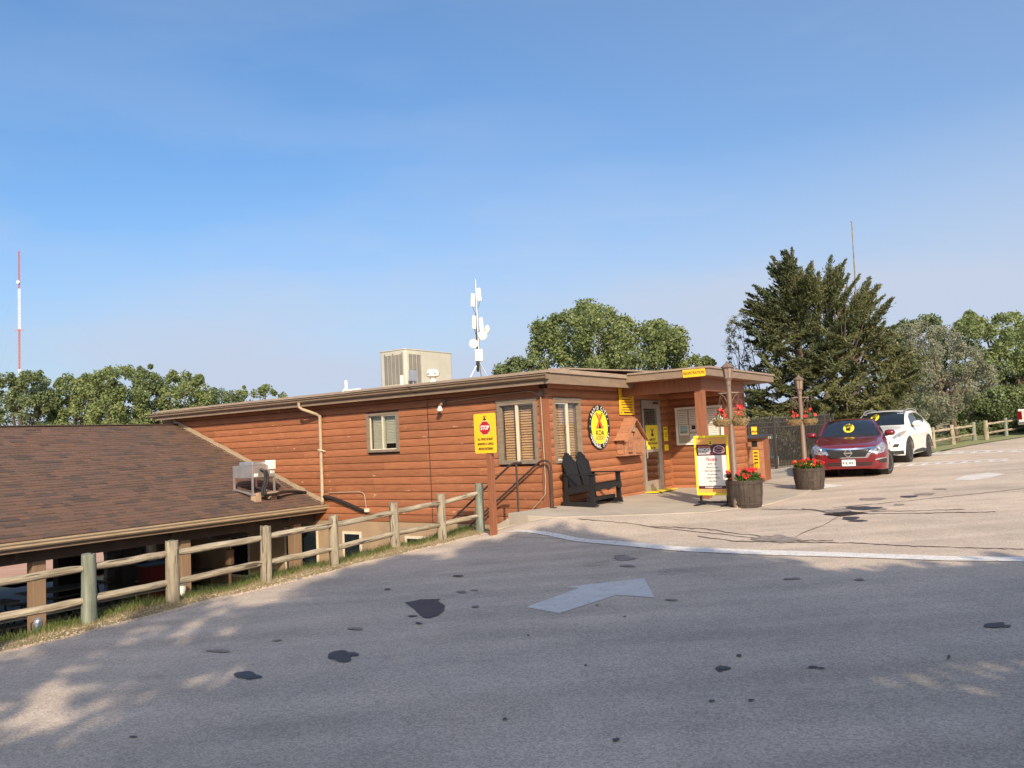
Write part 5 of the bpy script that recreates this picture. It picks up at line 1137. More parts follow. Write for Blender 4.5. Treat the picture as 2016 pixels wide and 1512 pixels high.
# rental parking sign hung on the pickets
fr2 = Matrix.Translation((0, 0, 0)); sgp = thing('rental_parking_sign', 'yellow RENTAL CAR PARKING sign hung on the picket fence', 'sign', A_ + pdn * .62 + Vector((0, -.03, 1.62 - 10 / FPX * 25 - .0)), math.atan2(pdn.y, pdn.x))
fq = frame((0, 0, 0), (1, 0, 0), (0, 0, 1)); flat(rrect(.27, .44, .01), 'plate', M['yel'], sgp, fq, .01); text('RENTAL CAR', .082, M['ink'], sgp, at2(fq, 0, .07, .012), .003, .52); text('PARKING', .082, M['ink'], sgp, at2(fq, 0, -.08, .012), .003, .60)

# ------------------------------------------------------------------ inside the pavilion
def table(label, x, y, rz, ln=1.9):
    t = wt('picnic_table', label, 'picnic table', Matrix.Translation((x, y, LOW + .05)) @ Matrix.Rotation(rz, 4, 'Z'), 'picnic tables under the pavilion')
    for k in range(4): MB().span(-ln / 2, ln / 2, -.36 + .185 * k, -.36 + .185 * k + .175, .72, .755).build('top_board', M['bench'], t)
    for q in (-1, 1):
        MB().span(-ln / 2, ln / 2, q * .68 - .13, q * .68 + .13, .42, .455).build('seat', M['bench'], t)
        for s_ in (-1, 1): MB().tube([(s_ * ln * .36, q * .68, .42), (s_ * ln * .36, q * .45, .02), (s_ * ln * .36, q * .22, .72)], .022, 6).build('leg', M['black'], t)
    for s_ in (-1, 1): MB().span(s_ * ln * .36 - .02, s_ * ln * .36 + .02, -.68, .68, .38, .42).build('cross_bar', M['black'], t)
tb = [(-5.2, 9.2, 0), (-5.6, 11.4, 0), (-3.3, 11.9, 0), (-3.0, 9.4, 0), (-5.4, 13.8, 0), (-7.4, 9.2, 0), (-1.1, 10.6, 0), (-7.8, 11.6, 0), (-4.6, 16.4, 0)]
tl_ = ('grey picnic table nearest the left end of the fence', 'picnic table in the second row at the far left', 'picnic table in the middle of the pavilion behind the second post', 'picnic table between the two nearest pavilion posts', 'picnic table in the third row against the sunlit field', 'picnic table cut off by the left picture edge', 'picnic table near the patio heater', 'far left picnic table in the second row behind the fence', 'farthest picnic table before the sunlit field')
for (x, y, r_), lb_ in zip(tb, tl_): table(lb_, x, y, r_)
hx = wallx; hp = wally(452, 1100, 7.4); ht_ = wt('patio_heater', 'bronze patio heater with a wide shiny disc top in the dark pavilion', 'patio heater', Matrix.Translation((hp.x, 7.4, LOW + .05)))
MB().lathe([(.24, 0), (.24, .02), (.20, .06), (.20, .5), (.05, .55)], 20).build('base', mat('bronze', (.14, .085, .05), .4, metal=.4), ht_); MB().tube([(0, 0, .5), (0, 0, 1.35)], .035, 10).build('pole', bpy.data.materials['bronze'], ht_)
MB().lathe([(.10, 1.30), (.10, 1.62), (.07, 1.64)], 16).build('burner', bpy.data.materials['bronze'], ht_); MB().tube([(0, 0, 1.6), (0, 0, 2.05)], .02).build('rod', bpy.data.materials['bronze'], ht_)
MB().lathe([(.46, 1.93), (.3, 2.0), (.1, 2.04), (0, 2.05), (.1, 2.03), (.3, 1.985), (.455, 1.925)], 28).build('reflector', M['galv'], ht_, smooth=True)
ct = wally(300, 1082, 11.6); c_ = wt('black_counter', 'black serving counter before the grey block wall', 'counter', Matrix.Translation((ct.x, 11.6, LOW + .05)))
MB().span(-.62, .75, -.35, .35, 0, 1.06).build('cabinet', M['black'], c_); MB().span(-.66, .79, -.38, .38, 1.06, 1.10).build('top', M['blk'], c_)
ur = wt('steel_urn', 'pale cylindrical drink urn on the black counter', 'urn', Matrix.Translation((ct.x - .12, 11.45, LOW + 1.16))); MB().lathe([(.12, 0), (.125, .02), (.125, .40), (.10, .43), (0, .44)], 18).build('body', M['antw'], ur, smooth=True); MB().span(-.02, .02, -.16, -.12, .05, .09).build('tap', M['iron'], ur)
cn = wt('dark_canister', 'small dark canister left of the pale urn', 'canister', Matrix.Translation((ct.x - .36, 11.45, LOW + 1.16))); MB().lathe([(.07, 0), (.07, .2), (.05, .22), (0, .22)], 12).build('body', M['black'], cn); MB().lathe([(.04, .22), (.03, .34), (0, .35)], 10).build('neck', M['blk'], cn)
sb = wally(410 - 270, 1075, 15.0); lb2 = wt('lidded_litter_bin', 'tall dark litter bin standing at the far side of the pavilion', 'bin', Matrix.Translation((wally(140, 1100, 14.2).x, 14.2, LOW + .05))); MB().lathe([(.22, 0), (.25, .9), (.26, .92), (.26, .97)], 20).build('drum', M['blk'], lb2, smooth=True); MB().lathe([(.24, .97), (.23, 1.35), (.25, 1.36), (.25, 1.40), (0, 1.42)], 20).build('lid', M['galv'], lb2, smooth=True)
rc = wt('red_cloth_cart', 'dark red cloth covered cart in the shade behind the second fence post', 'cart', Matrix.Translation((wally(305, 1120, 9.6).x, 9.6, LOW + .05))); MB().span(-.3, .3, -.25, .25, .05, 1.25).build('cloth', mat('dark_red_cloth', (.10, .008, .008), .9), rc, bevel=.03); MB().span(-.33, .33, -.28, .28, 1.25, 1.29).build('top', M['black'], rc)
for y_ in (0, 1): MB().lathe([(0, -.02), (.07, -.02), (.07, .02), (0, .02)], 12, (-.25 + .5 * y_, -.2, .07), rot=Euler((math.pi / 2, 0, 0)).to_matrix()).build('wheel', M['tyre'], rc)
kt = gnd(76, 1240); k_ = thing('steel_jug', 'small steel coffee jug in the grass at the foot of the first pavilion post', 'jug', (0, 0, 0)); kp = wally(75, 1230, 1.45); k_.location = l2w(kp.x, 1.45, kp.z - .1)
MB().lathe([(.045, 0), (.05, .02), (.045, .14), (.03, .16), (.035, .17), (0, .18)], 14).build('body', M['galv'], k_, smooth=True); MB().tube([(-.04, 0, .14), (-.08, 0, .12), (-.08, 0, .05), (-.045, 0, .03)], .007, 6).build('handle', M['blk'], k_)
pbx = wally(177, 1160, 0); 
wb = wt('white_pail', 'white pail standing at the foot of the second pavilion post', 'pail', Matrix.Translation((-3.72, 6.45, -.95 - .28))); MB().lathe([(.10, 0), (.13, .28), (.14, .28), (.14, .30), (0, .30)], 16).build('body', M['antw'], wb); MB().lathe([(.15, .30), (.15, .325), (0, .33)], 16).build('lid', M['deadwood'], wb)
st2 = MB().span(-3.92, -3.5, 6.3, 6.6, LOW + .05, -.95 - .29); o = st2.build('plastic_cupboard', M['blk']); o.matrix_world = Matrix.Translation(W0) @ Matrix.Rotation(AZ, 4, 'Z'); tag(o, 'dark low cupboard under the white pail at the second pavilion post', 'cupboard')
# ================================================================== cars (local frame: x from nose to tail, y to the picture's left, z up)
def smooth_tab(tab, xs, k=.07):
    tx = [t[0] for t in tab]; ty = [t[1] for t in tab]; v = np.zeros(len(xs))
    for d in np.linspace(-k, k, 7): v += np.interp(np.clip(xs + d, 0, tx[-1]), tx, ty)
    return v / 7
def car_body(T, L_, wheels, ar, wz, fw=.60, rw=.72):
    xs = np.unique(np.concatenate([[0, .012, .03, .06, .10, .15], np.arange(.2, L_ - .2, .045), [L_ - .15, L_ - .1, L_ - .06, L_ - .03, L_ - .012, L_]]))
    P = {k: smooth_tab(v, xs) for k, v in T.items()}
    rows = []
    for i, x in enumerate(xs):
        f_ = fw + (1 - fw) * math.sqrt(max(0, 1 - (1 - min(x / .62, 1)) ** 2)); r_ = rw + (1 - rw) * math.sqrt(max(0, 1 - (1 - min((L_ - x) / .45, 1)) ** 2)); f_ = min(f_, r_)
        zc, wt_, dz, zb, wb, ws, zs, wl_, zl = (P[k][i] for k in ('zc', 'wt', 'dz', 'zb', 'wb', 'ws', 'zs', 'wl', 'zl'))
        ft = .5 + .5 * f_; zt = zc - dz; zb = min(zb, zt - .01); za = zl
        for wx in wheels:
            if abs(x - wx) < ar: za = max(za, wz + math.sqrt(ar * ar - (x - wx) ** 2))
        zs = max(zs, za + .05) if za > zl else zs; zs = min(zs, zb - .02)
        wt_ *= f_ if x < L_ / 2 else r_; wb *= f_; ws *= f_; wl_ *= f_
        sec = [(0, zc), (wt_ * .35, zc - dz * .08), (wt_ * .65, zc - dz * .30), (wt_ * .88, zc - dz * .68), (wt_, zt), (wt_ + (wb - wt_) * .35 + .006, zt + (zb - zt) * .35), (wt_ + (wb - wt_) * .7 + .006, zt + (zb - zt) * .7), (wb, zb), (wb + (ws - wb) * .75, zb + (zs - zb) * .35), (ws, zs), (ws - .004, zs + (za - zs) * .35), (ws - .018, zs + (za - zs) * .7), (wl_, za), (wl_ - .03, za - .012 if za == zl else za), (wl_ - .16, za + .0)]
        rows.append([(x, -y, z) for y, z in reversed(sec[1:])] + [(x, y, z) for y, z in sec])
    n = len(rows[0]); mb = MB(); vs = []
    c0 = rows[0]; zc0 = sum(p[2] for p in c0) / n
    for s_ in (.30, .7, .93): vs += [( -.012 * (1 - s_ ** 4), p[1] * s_, zc0 + (p[2] - zc0) * s_) for p in c0]
    for r_ in rows: vs += r_
    cN = rows[-1]; zN = sum(p[2] for p in cN) / n
    for s_ in (.93, .6, .2): vs += [(L_ + .03 * (1 - s_), p[1] * s_, zN + (p[2] - zN) * s_) for p in cN]
    m = len(vs) // n
    mb.add(vs, [(j * n + i, j * n + (i + 1) % n, (j + 1) * n + (i + 1) % n, (j + 1) * n + i) for j in range(m - 1) for i in range(n)] + [tuple(range(n)), tuple((m - 1) * n + i for i in range(n))])
    me = mb.mesh('body', M['carred'], True); me.set_sharp_from_angle(angle=R(50)); return me
def bvh_of(me): return BVHTree.FromPolygons([tuple(v.co) for v in me.vertices], [tuple(p.vertices) for p in me.polygons])
def drape(poly, sp, bvh, mode, m, name, parent, off=.006, th=.0):
    """mode 'F': poly in (y,z), projected along +x; 'S': poly in (x,z), projected along +y on the -y side; 'T' mirrored on +y"""
    bp_ = []
    for i, p in enumerate(poly):
        q = poly[(i + 1) % len(poly)]; n = max(1, int(math.hypot(q[0] - p[0], q[1] - p[1]) / sp))
        for k in range(n): bp_.append(Vector((p[0] + (q[0] - p[0]) * k / n, p[1] + (q[1] - p[1]) * k / n)))
    nb = len(bp_); pts = list(bp_); xs = [p.x for p in bp_]; ys = [p.y for p in bp_]
    x = min(xs) + sp / 2
    while x < max(xs):
        y = min(ys) + sp / 2
        while y < max(ys): pts.append(Vector((x + .0013, y + .0017))); y += sp
        x += sp
    v, e, f, *_ = delaunay_2d_cdt(pts, [], [list(range(nb))], 1, 1e-6); vs = []; last = 0
    for p in v:
        if mode == 'F': o = Vector((-3, p.x, p.y)); d = Vector((1, 0, 0))
        elif mode == 'S': o = Vector((p.x, -3, p.y)); d = Vector((0, 1, 0))
        else: o = Vector((p.x, 3, p.y)); d = Vector((0, -1, 0))
        h = bvh.ray_cast(o, d)
        if h[0] is None: vs.append(tuple(o + d * last)); continue
        last = h[3]; nn = h[1] if h[1].dot(d) < 0 else -h[1]; vs.append(tuple(h[0] + (nn * .5 - d * .5).normalized() * off))
    me = bpy.data.meshes.new(name); me.from_pydata(vs, [], [tuple(t) for t in f]); me.materials.append(m); me.polygons.foreach_set('use_smooth', [True] * len(me.polygons))
    o = bpy.data.objects.new(name, me); COL.objects.link(o); o.parent = parent; return o
def mir(poly): return [(-a, b) for a, b in poly]
def wheel(parent, x, y, r_, w_, steer=0, spokes=10):
    s_ = -1 if y < 0 else 1
    prof = [(r_ * .66, -w_ / 2 + .01), (r_ * .86, -w_ / 2), (r_ * .96, -w_ / 2 + .015), (r_, -w_ / 2 + .045), (r_, w_ / 2 - .045), (r_ * .96, w_ / 2 - .015), (r_ * .86, w_ / 2), (r_ * .66, w_ / 2 - .01)]
    Q = Matrix.Rotation(steer, 3, 'Z') @ Euler((-math.pi / 2 * s_, 0, 0)).to_matrix()
    o = MB().lathe(prof, 36, rot=Q).build('wheel', M['tyre'], parent, smooth=True); o.location = (x, y, r_)
    zf = w_ / 2 - .02
    mb = MB(); mb.lathe([(r_ * .66, zf), (r_ * .67, zf + .012), (r_ * .63, zf + .008), (r_ * .60, zf - .05), (r_ * .60, -w_ / 2 + .02)], 32, rot=Q); mb.lathe([(0, zf - .004), (.05, zf - .006), (.055, zf - .03)], 14, rot=Q)
    for k in range(spokes):
        a = 2 * math.pi * k / spokes; c = Q @ Vector((r_ * .34 * math.cos(a), r_ * .34 * math.sin(a), zf - .022)); mb.box(c, (r_ * .60, .028, .02), Q @ Matrix.Rotation(a, 3, 'Z'))
    rm = mb.build('rim', M['rim'], o)
    MB().lathe([(0, -.03), (r_ * .59, -.03)], 24, rot=Q).build('brake_disc', M['black'], o)
    return o
def wells(parent, wheels, ar, y0, y1):
    for wx, wz in wheels:
        for s_ in (-1, 1): mb = MB(); mb.lathe([(ar, 0), (ar, y1 - y0), (0, y1 - y0)], 24, (wx, s_ * y1, wz), rot=Euler((math.pi / 2 * s_, 0, 0)).to_matrix()); mb.build('wheel_well', M['black'], parent)

# ---- maroon saloon
th = R(25.5); cpos = aty(1672.5, 930, 19.7); cz = Gz(cpos.x, cpos.y + 1)
sed = thing('saloon_car', 'maroon saloon car with a round RENT ME sticker on its windscreen', 'car', (cpos.x, cpos.y, cz + .0), math.pi / 2 - th)
TS = dict(
    zc=[(0, .70), (.05, .765), (.2, .815), (.6, .90), (1.1, .975), (1.38, 1.01), (1.75, 1.20), (2.1, 1.365), (2.4, 1.445), (2.75, 1.475), (3.2, 1.45), (3.75, 1.32), (4.15, 1.17), (4.45, 1.12), (4.75, 1.08), (4.86, 1.0)],
    wt=[(0, .58), (.2, .70), (.6, .74), (1.1, .76), (1.38, .76), (1.6, .71), (2.1, .61), (2.6, .585), (3.2, .58), (3.75, .60), (4.15, .66), (4.86, .66)],
    dz=[(0, .05), (.6, .055), (1.38, .03), (2.1, .05), (3.2, .055), (4.15, .03), (4.86, .04)],
    zb=[(0, .62), (.2, .72), (.6, .80), (1.1, .88), (1.38, .93), (1.7, .955), (3.2, .99), (4.15, 1.03), (4.86, .95)],
    wb=[(0, .80), (.6, .84), (1.38, .85), (2.5, .845), (4.0, .83), (4.86, .80)],
    ws=[(0, .90), (.6, .905), (1.38, .905), (3.0, .91), (4.86, .89)], zs=[(0, .52), (.4, .62), (1.0, .72), (2, .70), (3.8, .74), (4.86, .68)],
    wl=[(0, .86), (1, .885), (4, .885), (4.86, .84)], zl=[(0, .22), (.15, .19), (.7, .18), (2, .20), (4.2, .21), (4.86, .30)])
me = car_body(TS, 4.86, (.95, 3.73), .36, .325, fw=.66); ob = bpy.data.objects.new('body', me); COL.objects.link(ob); ob.parent = sed; bv = bvh_of(me)
wells(sed, ((.95, .325), (3.73, .325)), .358, .3, .86)
wheel(sed, .95, -.80, .325, .215, R(-20)); wheel(sed, .95, .80, .325, .215, R(-20)); wheel(sed, 3.73, -.80, .325, .215); wheel(sed, 3.73, .80, .325, .215)
drape([(-.70, 1.015), (.70, 1.015), (.545, 1.385), (.3, 1.41), (0, 1.418), (-.3, 1.41), (-.545, 1.385)], .06, bv, 'F', M['glass'], 'windscreen', sed, .008)
drape([(-.76, .985), (.76, .985), (.72, 1.012), (0, 1.022), (-.72, 1.012)], .05, bv, 'F', M['trimblk'], 'cowl', sed, .005)
hl = [(.47, .60), (.62, .565), (.80, .60), (.85, .70), (.82, .80), (.76, .83), (.62, .73)]
for q in (1, -1):
    g = hl if q > 0 else mir(hl); h = drape(g, .03, bv, 'F', M['lamp'], 'headlight', sed, .008)
    cyc, czc = q * .665, .665; hit = bv.ray_cast(Vector((-3, cyc, czc)), Vector((1, 0, 0)))[0]
    if hit: mb = MB(); mb.lathe([(0, -.02), (.045, -.012), (.05, -.0)], 18, hit, rot=Euler((0, math.pi / 2, 0)).to_matrix()); mb.build('projector', M['glass'], h); mb = MB(); mb.lathe([(.05, -.016), (.062, -.01), (.05, 0)], 18, hit, rot=Euler((0, math.pi / 2, 0)).to_matrix()); mb.build('bezel', M['chrome'], h)
    fg = [(.66, .36), (.84, .34), (.855, .43), (.80, .455), (.68, .41)]; fg = fg if q > 0 else mir(fg)
    fo = drape(fg, .04, bv, 'F', M['trimblk'], 'fog_lamp_recess', sed, .006); ft_ = [(.60, .41), (.84, .455), (.85, .475), (.70, .465), (.60, .44)]; ft_ = ft_ if q > 0 else mir(ft_); drape(ft_, .04, bv, 'F', M['chrome'], 'fog_lamp_trim', fo, .012)
gr = [(-.40, .49), (.40, .49), (.60, .72), (0, .685), (-.60, .72)]
drape([(-.43, .475), (.43, .475), (.66, .745), (.3, .722), (0, .715), (-.3, .722), (-.66, .745)], .04, bv, 'F', M['chrome'], 'grille_surround', sed, .010)
go = drape([(-.38, .50), (.38, .50), (.52, .695), (0, .675), (-.52, .695)], .04, bv, 'F', M['black'], 'grille', sed, .014)
for zz in (.545, .59, .635): drape([(-.36 - (zz - .5) * .5, zz), (.36 + (zz - .5) * .5, zz), (.36 + (zz - .5) * .5, zz + .008), (-.36 - (zz - .5) * .5, zz + .008)], .05, bv, 'F', M['trimblk'], 'grille_bar', go, .022)
hit = bv.ray_cast(Vector((-3, 0, .60)), Vector((1, 0, 0)))[0]; RX = Euler((0, -math.pi / 2, 0)).to_matrix()
em = MB(); em.tube([Vector((hit.x - .03, .078 * math.cos(t), .60 + .078 * math.sin(t))) for t in np.linspace(0, 6.283, 28)], .012, 6, cap=False); em.span(hit.x - .045, hit.x - .03, -.10, .10, .585, .615); em.build('emblem', M['chrome'], sed); MB().span(hit.x - .028, hit.x - .02, -.06, .06, .55, .65).build('emblem_back', M['trimblk'], sed)
drape([(-.50, .29), (.50, .29), (.55, .36), (.45, .375), (-.45, .375), (-.55, .36)], .05, bv, 'F', M['black'], 'lower_intake', sed, .006)
drape([(-.50, .325), (.50, .325), (.50, .335), (-.50, .335)], .05, bv, 'F', M['carred'], 'intake_bar', sed, .014)
hp_ = bv.ray_cast(Vector((-3, 0, .36)), Vector((1, 0, 0)))[0]; pf_ = frame((hp_.x - .03, 0, .365), (0, -1, 0), (0, 0, 1))
npz = flat(rrect(.31, .155, .015), 'number_plate', M['white'], sed, pf_, .006); flat(rrect(.30, .03, .004), 'plate_band', M['skyblue'], npz, at2(I4, 0, .058, .0065), .0008); text('91E N21', .088, M['black'], npz, at2(I4, 0, -.012, .008), .003, .88); drape([(-.18, .28), (.18, .28), (.18, .45), (-.18, .45)], .06, bv, 'F', M['trimblk'], 'plate_holder', sed, .012)
def sticker(bvx, y_, z_, r_, parent):
    o = drape([(y_ + r_ * math.cos(2 * math.pi * k / 26), z_ + r_ * .86 * math.sin(2 * math.pi * k / 26)) for k in range(26)], .05, bvx, 'F', M['yel2'], 'sticker', parent, .012); tag(o, 'round yellow RENT ME sticker on the windscreen')
    a = bvx.ray_cast(Vector((-3, y_, z_ - .06)), Vector((1, 0, 0)))[0]; b = bvx.ray_cast(Vector((-3, y_, z_ + .06)), Vector((1, 0, 0)))[0]; u = (b - a).normalized(); c = (a + b) / 2; n = Vector((0, -1, 0)).cross(u); c = c + n * .035
    fm = frame(c, (0, -1, 0), u) @ Matrix.Diagonal((1, 1 / max(.3, u.z), 1, 1)); text('RENT', r_ * .66, M['black'], parent, at2(fm, 0, r_ * .34), .003, .82); text('ME', r_ * .78, M['black'], parent, at2(fm, 0, -r_ * .34), .004, .80)
sticker(bv, .025, 1.20, .135, sed)
for q in (1, -1):
    MB().lathe([(.0, -.13), (.06, -.12), (.09, -.06), (.095, .03), (.08, .10), (0, .13)], 14, (1.62, q * .96, 1.05), rot=Euler((math.pi / 2, 0, 0)).to_matrix() @ Matrix.Diagonal((1.1, .85, 1)).to_3x3()).build('wing_mirror', M['carred'], sed, smooth=2)
    MB().tube([(1.60, q * .82, .99), (1.62, q * .93, 1.01)], .035, 8).build('mirror_arm', M['trimblk'], sed)
mode = {1: 'T', -1: 'S'}
for q in (1, -1):
    drape([(1.75, 1.0), (4.05, 1.05), (3.6, 1.27), (3.1, 1.37), (2.6, 1.385), (2.25, 1.33)], .08, bv, mode[q], M['glass'], 'side_window', sed, .006); 
    drape([(2.72, 1.0), (2.80, 1.0), (2.80, 1.385), (2.74, 1.385)], .06, bv, mode[q], M['trimblk'], 'door_pillar', sed, .010)
    mb = MB(); mb.beam((1.42, q * .745, 1.03), (2.12, q * .60, 1.395), .035, .02); mb.build('windscreen_pillar', M['carred'], sed)
for q, x_ in ((-.3, 1.36), (.15, 1.36)): mb = MB(); mb.beam((x_ - .0, q - .28, 1.03), (x_ + .02, q + .28, 1.045), .015, .01); mb.build('wiper', M['black'], sed)
MB().box((1.62, .0, .98), (.5, 1.2, .02)).build('dashboard', M['black'], sed)

# ---- white crossover
th = R(38.5); cp2 = aty(1716, 905, 24.0)
suv = thing('white_crossover', 'white crossover with roof rails and RENT ME sticker behind the maroon car', 'car', (cp2.x, cp2.y, Gz(cp2.x, cp2.y + 1) - .01), math.pi / 2 - th)
TU = dict(
    zc=[(0, .86), (.05, .93), (.2, .99), (.6, 1.06), (.95, 1.11), (1.12, 1.14), (1.45, 1.36), (1.8, 1.54), (2.2, 1.63), (2.8, 1.655), (3.4, 1.63), (3.9, 1.56), (4.12, 1.44), (4.28, 1.15), (4.4, .95)],
    wt=[(0, .60), (.2, .70), (.6, .75), (1.12, .77), (1.35, .74), (1.8, .65), (2.3, .63), (3.4, .61), (3.9, .58), (4.4, .66)],
    dz=[(0, .06), (.6, .06), (1.12, .03), (1.8, .05), (3.4, .06), (4.4, .04)],
    zb=[(0, .75), (.2, .84), (.6, .93), (1.12, 1.03), (1.6, 1.06), (2.8, 1.13), (3.6, 1.24), (4.1, 1.25), (4.4, .9)],
    wb=[(0, .80), (.6, .84), (1.12, .85), (2.5, .845), (3.6, .80), (4.1, .76), (4.4, .74)],
    ws=[(0, .90), (.6, .91), (2.5, .91), (4.0, .92), (4.4, .88)], zs=[(0, .66), (.4, .76), (1, .84), (2, .80), (3.6, .88), (4.4, .84)],
    wl=[(0, .85), (1, .895), (3.9, .895), (4.4, .85)], zl=[(0, .30), (.15, .26), (.7, .24), (2, .27), (3.9, .27), (4.4, .36)])
me = car_body(TU, 4.4, (.88, 3.52), .42, .36, fw=.64, rw=.78); me.materials.clear(); me.materials.append(M['carwhite']); ob = bpy.data.objects.new('body', me); COL.objects.link(ob); ob.parent = suv; bu = bvh_of(me)
wells(suv, ((.88, .36), (3.52, .36)), .417, .3, .86)
for x_, y_ in ((.88, -.80), (.88, .80), (3.52, -.80), (3.52, .80)): wheel(suv, x_, y_, .358, .225, 0, 10)
drape([(-.73, 1.15), (.73, 1.15), (.60, 1.545), (.3, 1.572), (0, 1.58), (-.3, 1.572), (-.60, 1.545)], .06, bu, 'F', M['glass'], 'windscreen', suv, .008)
sticker(bu, .20, 1.40, .125, suv)
h2_ = [(.58, .78), (.66, .74), (.80, .80), (.845, .92), (.84, .98), (.74, .93)]
for q in (1, -1):
    g = h2_ if q > 0 else mir(h2_); h = drape(g, .03, bu, 'F', M['lamp'], 'headlight', suv, .008); am_ = [(.80, .80), (.855, .88), (.855, .97), (.825, .95)]; drape(am_ if q > 0 else mir(am_), .03, bu, 'F', M['amber'], 'indicator', h, .012)
    fg = [(.60, .50), (.74, .50), (.78, .60), (.66, .60)]; drape(fg if q > 0 else mir(fg), .04, bu, 'F', M['trimblk'], 'fog_lamp', suv, .006)
drape([(-.45, .80), (.45, .80), (.55, .90), (-.55, .90)], .05, bu, 'F', M['trimblk'], 'grille', suv, .008); drape([(-.5, .42), (.5, .42), (.55, .66), (-.55, .66)], .05, bu, 'F', M['trimblk'], 'lower_grille', suv, .006)
drape([(-.84, .28), (.84, .28), (.84, .40), (-.84, .40)], .05, bu, 'F', M['trimblk'], 'bumper_cladding', suv, .006)
for q in (1, -1):
    drape([(1.55, 1.10), (2.55, 1.15), (2.50, 1.52), (2.1, 1.50), (1.8, 1.38)], .07, bu, mode[q], M['glass'], 'front_side_window', suv, .007)
    drape([(2.62, 1.15), (3.35, 1.21), (3.62, 1.33), (3.50, 1.42), (3.1, 1.51), (2.57, 1.53)], .07, bu, mode[q], M['glass'], 'rear_side_window', suv, .007)
    drape([(1.33, .25), (3.07, .27), (3.05, .36), (2.6, .40), (1.8, .38), (1.36, .34)], .07, bu, mode[q], M['trimblk'], 'sill_cladding', suv, .007)
    for wx in (.88, 3.52):
        P = [(wx + .435 * math.cos(a), .36 + .435 * math.sin(a)) for a in np.linspace(.12, math.pi - .12, 18)]; 
        mb = MB(); mb.tube([Vector((x_, q * .905, z_)) for x_, z_ in P], .018, 6); mb.build('arch_cladding', M['trimblk'], suv)
    drape([(1.30, .56), (1.303, 1.04), (1.313, 1.04), (1.31, .56)], .06, bu, mode[q], M['trimblk'], 'door_seam', suv, .004); drape([(2.58, .44), (2.583, 1.12), (2.591, 1.12), (2.588, .44)], .06, bu, mode[q], M['trimblk'], 'door_seam', suv, .004)
    for x_ in (2.35, 3.28): drape([(x_, .98), (x_ + .18, .99), (x_ + .18, 1.015), (x_, 1.005)], .05, bu, mode[q], M['carwhite'], 'door_handle', suv, .028)
    MB().lathe([(.0, -.13), (.07, -.12), (.11, -.06), (.115, .03), (.09, .11), (0, .13)], 14, (1.58, q * 1.0, 1.17), rot=Euler((math.pi / 2, 0, 0)).to_matrix() @ Matrix.Diagonal((1.1, .85, 1)).to_3x3()).build('wing_mirror', M['carwhite'], suv, smooth=2)
    MB().tube([(1.56, q * .84, 1.10), (1.58, q * .93, 1.13)], .035, 8).build('mirror_arm', M['trimblk'], suv)
    MB().tube([(1.85, q * .615, 1.535), (1.98, q * .61, 1.61), (2.3, q * .60, 1.655), (3.2, q * .585, 1.65), (3.5, q * .575, 1.615), (3.65, q * .57, 1.56)], .016, 8).build('roof_rail', M['rim'], suv, smooth=True)
MB().tube([(3.4, .0, 1.64), (3.55, 0, 1.78)], .006, 5).build('aerial', M['black'], suv)

# ---- white pickup tail at the right edge
tk = gnd(2040, 868); tr = thing('white_pickup', 'tail of a white pickup truck cut off by the right picture edge', 'truck', (tk.x, tk.y, Gz(tk.x, tk.y)), R(50))
# frame: x runs forward from the tailgate, y to its left
ux = 0
tr.rotation_euler = (0, 0, R(38)); tr.location = aty(2008, 860, 37.5); tr.location.z = Gz(tr.location.x, tr.location.y)
# x along the bed to the right/away, y to the left/near
bd = MB(); bd.prism([(0, .62), (0, 1.18), (.03, 1.22), (5.2, 1.22), (5.5, .75), (5.5, .55), (4.9, .5), (.3, .5)], lambda u, v: (u, -2.0, v), lambda u, v: (u, 0, v)); bd.build('body', M['carwhite'], tr, bevel=.03)
cb = MB(); cb.prism([(1.9, 1.2), (2.15, 1.82), (3.5, 1.82), (4.1, 1.2)], lambda u, v: (u, -1.85, v), lambda u, v: (u, -.15, v)); cb.build('cab', M['carwhite'], tr, bevel=.03)
MB().prism([(2.1, 1.26), (2.25, 1.74), (3.4, 1.74), (3.85, 1.26)], lambda u, v: (u, -1.86, v), lambda u, v: (u, -.14, v)).build('cab_window', M['glass'], tr)
for y_ in (-.10, -1.97): MB().span(-.015, .03, y_ - .07, y_ + .115, .74, 1.12).build('tail_lamp', M['tail'], tr)
MB().span(-.12, -.005, -2.0, 0, .48, .62).build('rear_bumper', M['rim'], tr, bevel=.02); MB().span(-.012, .0, -1.72, -.28, .68, 1.16).build('tailgate', M['carwhite'], tr)
MB().span(-.005, 5, -1.9, -.1, .38, .5).build('chassis', M['black'], tr)
for x_, y_ in ((1.0, -.15), (4.4, -.15), (1.0, -1.85), (4.4, -1.85)): wheel(tr, x_, y_, .38, .24)
# parked cars glimpsed behind the far fence
for i, (pxx, dd, lab) in enumerate(((1985, 58, 'pale car glimpsed through the far rail fence near the truck'), (1900, 60, 'pale car glimpsed behind the old trunk of the silver leaved tree'))):
    q = aty(pxx, 860, dd); c = thing('distant_car', lab, 'car', (q.x, q.y, Gz(q.x, q.y) - 1.15), R(10), 'pale cars parked beyond the far fence')
    mb = MB(); mb.prism([(-2.1, .3), (-2.15, .75), (-1.9, .9), (-1.0, .98), (1.2, .98), (2.1, .85), (2.2, .3)], lambda u, v: (u, -.85, v), lambda u, v: (u, .85, v)); mb.build('body', M['carwhite'], c, bevel=.06)
    MB().prism([(-1.1, .96), (-.6, 1.4), (.7, 1.4), (1.4, .96)], lambda u, v: (u, -.72, v), lambda u, v: (u, .72, v)).build('cabin', M['glass'], c, bevel=.05)
    for x_, y_ in ((-1.4, -.8), (1.4, -.8), (-1.4, .8), (1.4, .8)): wheel(c, x_, y_, .32, .2)
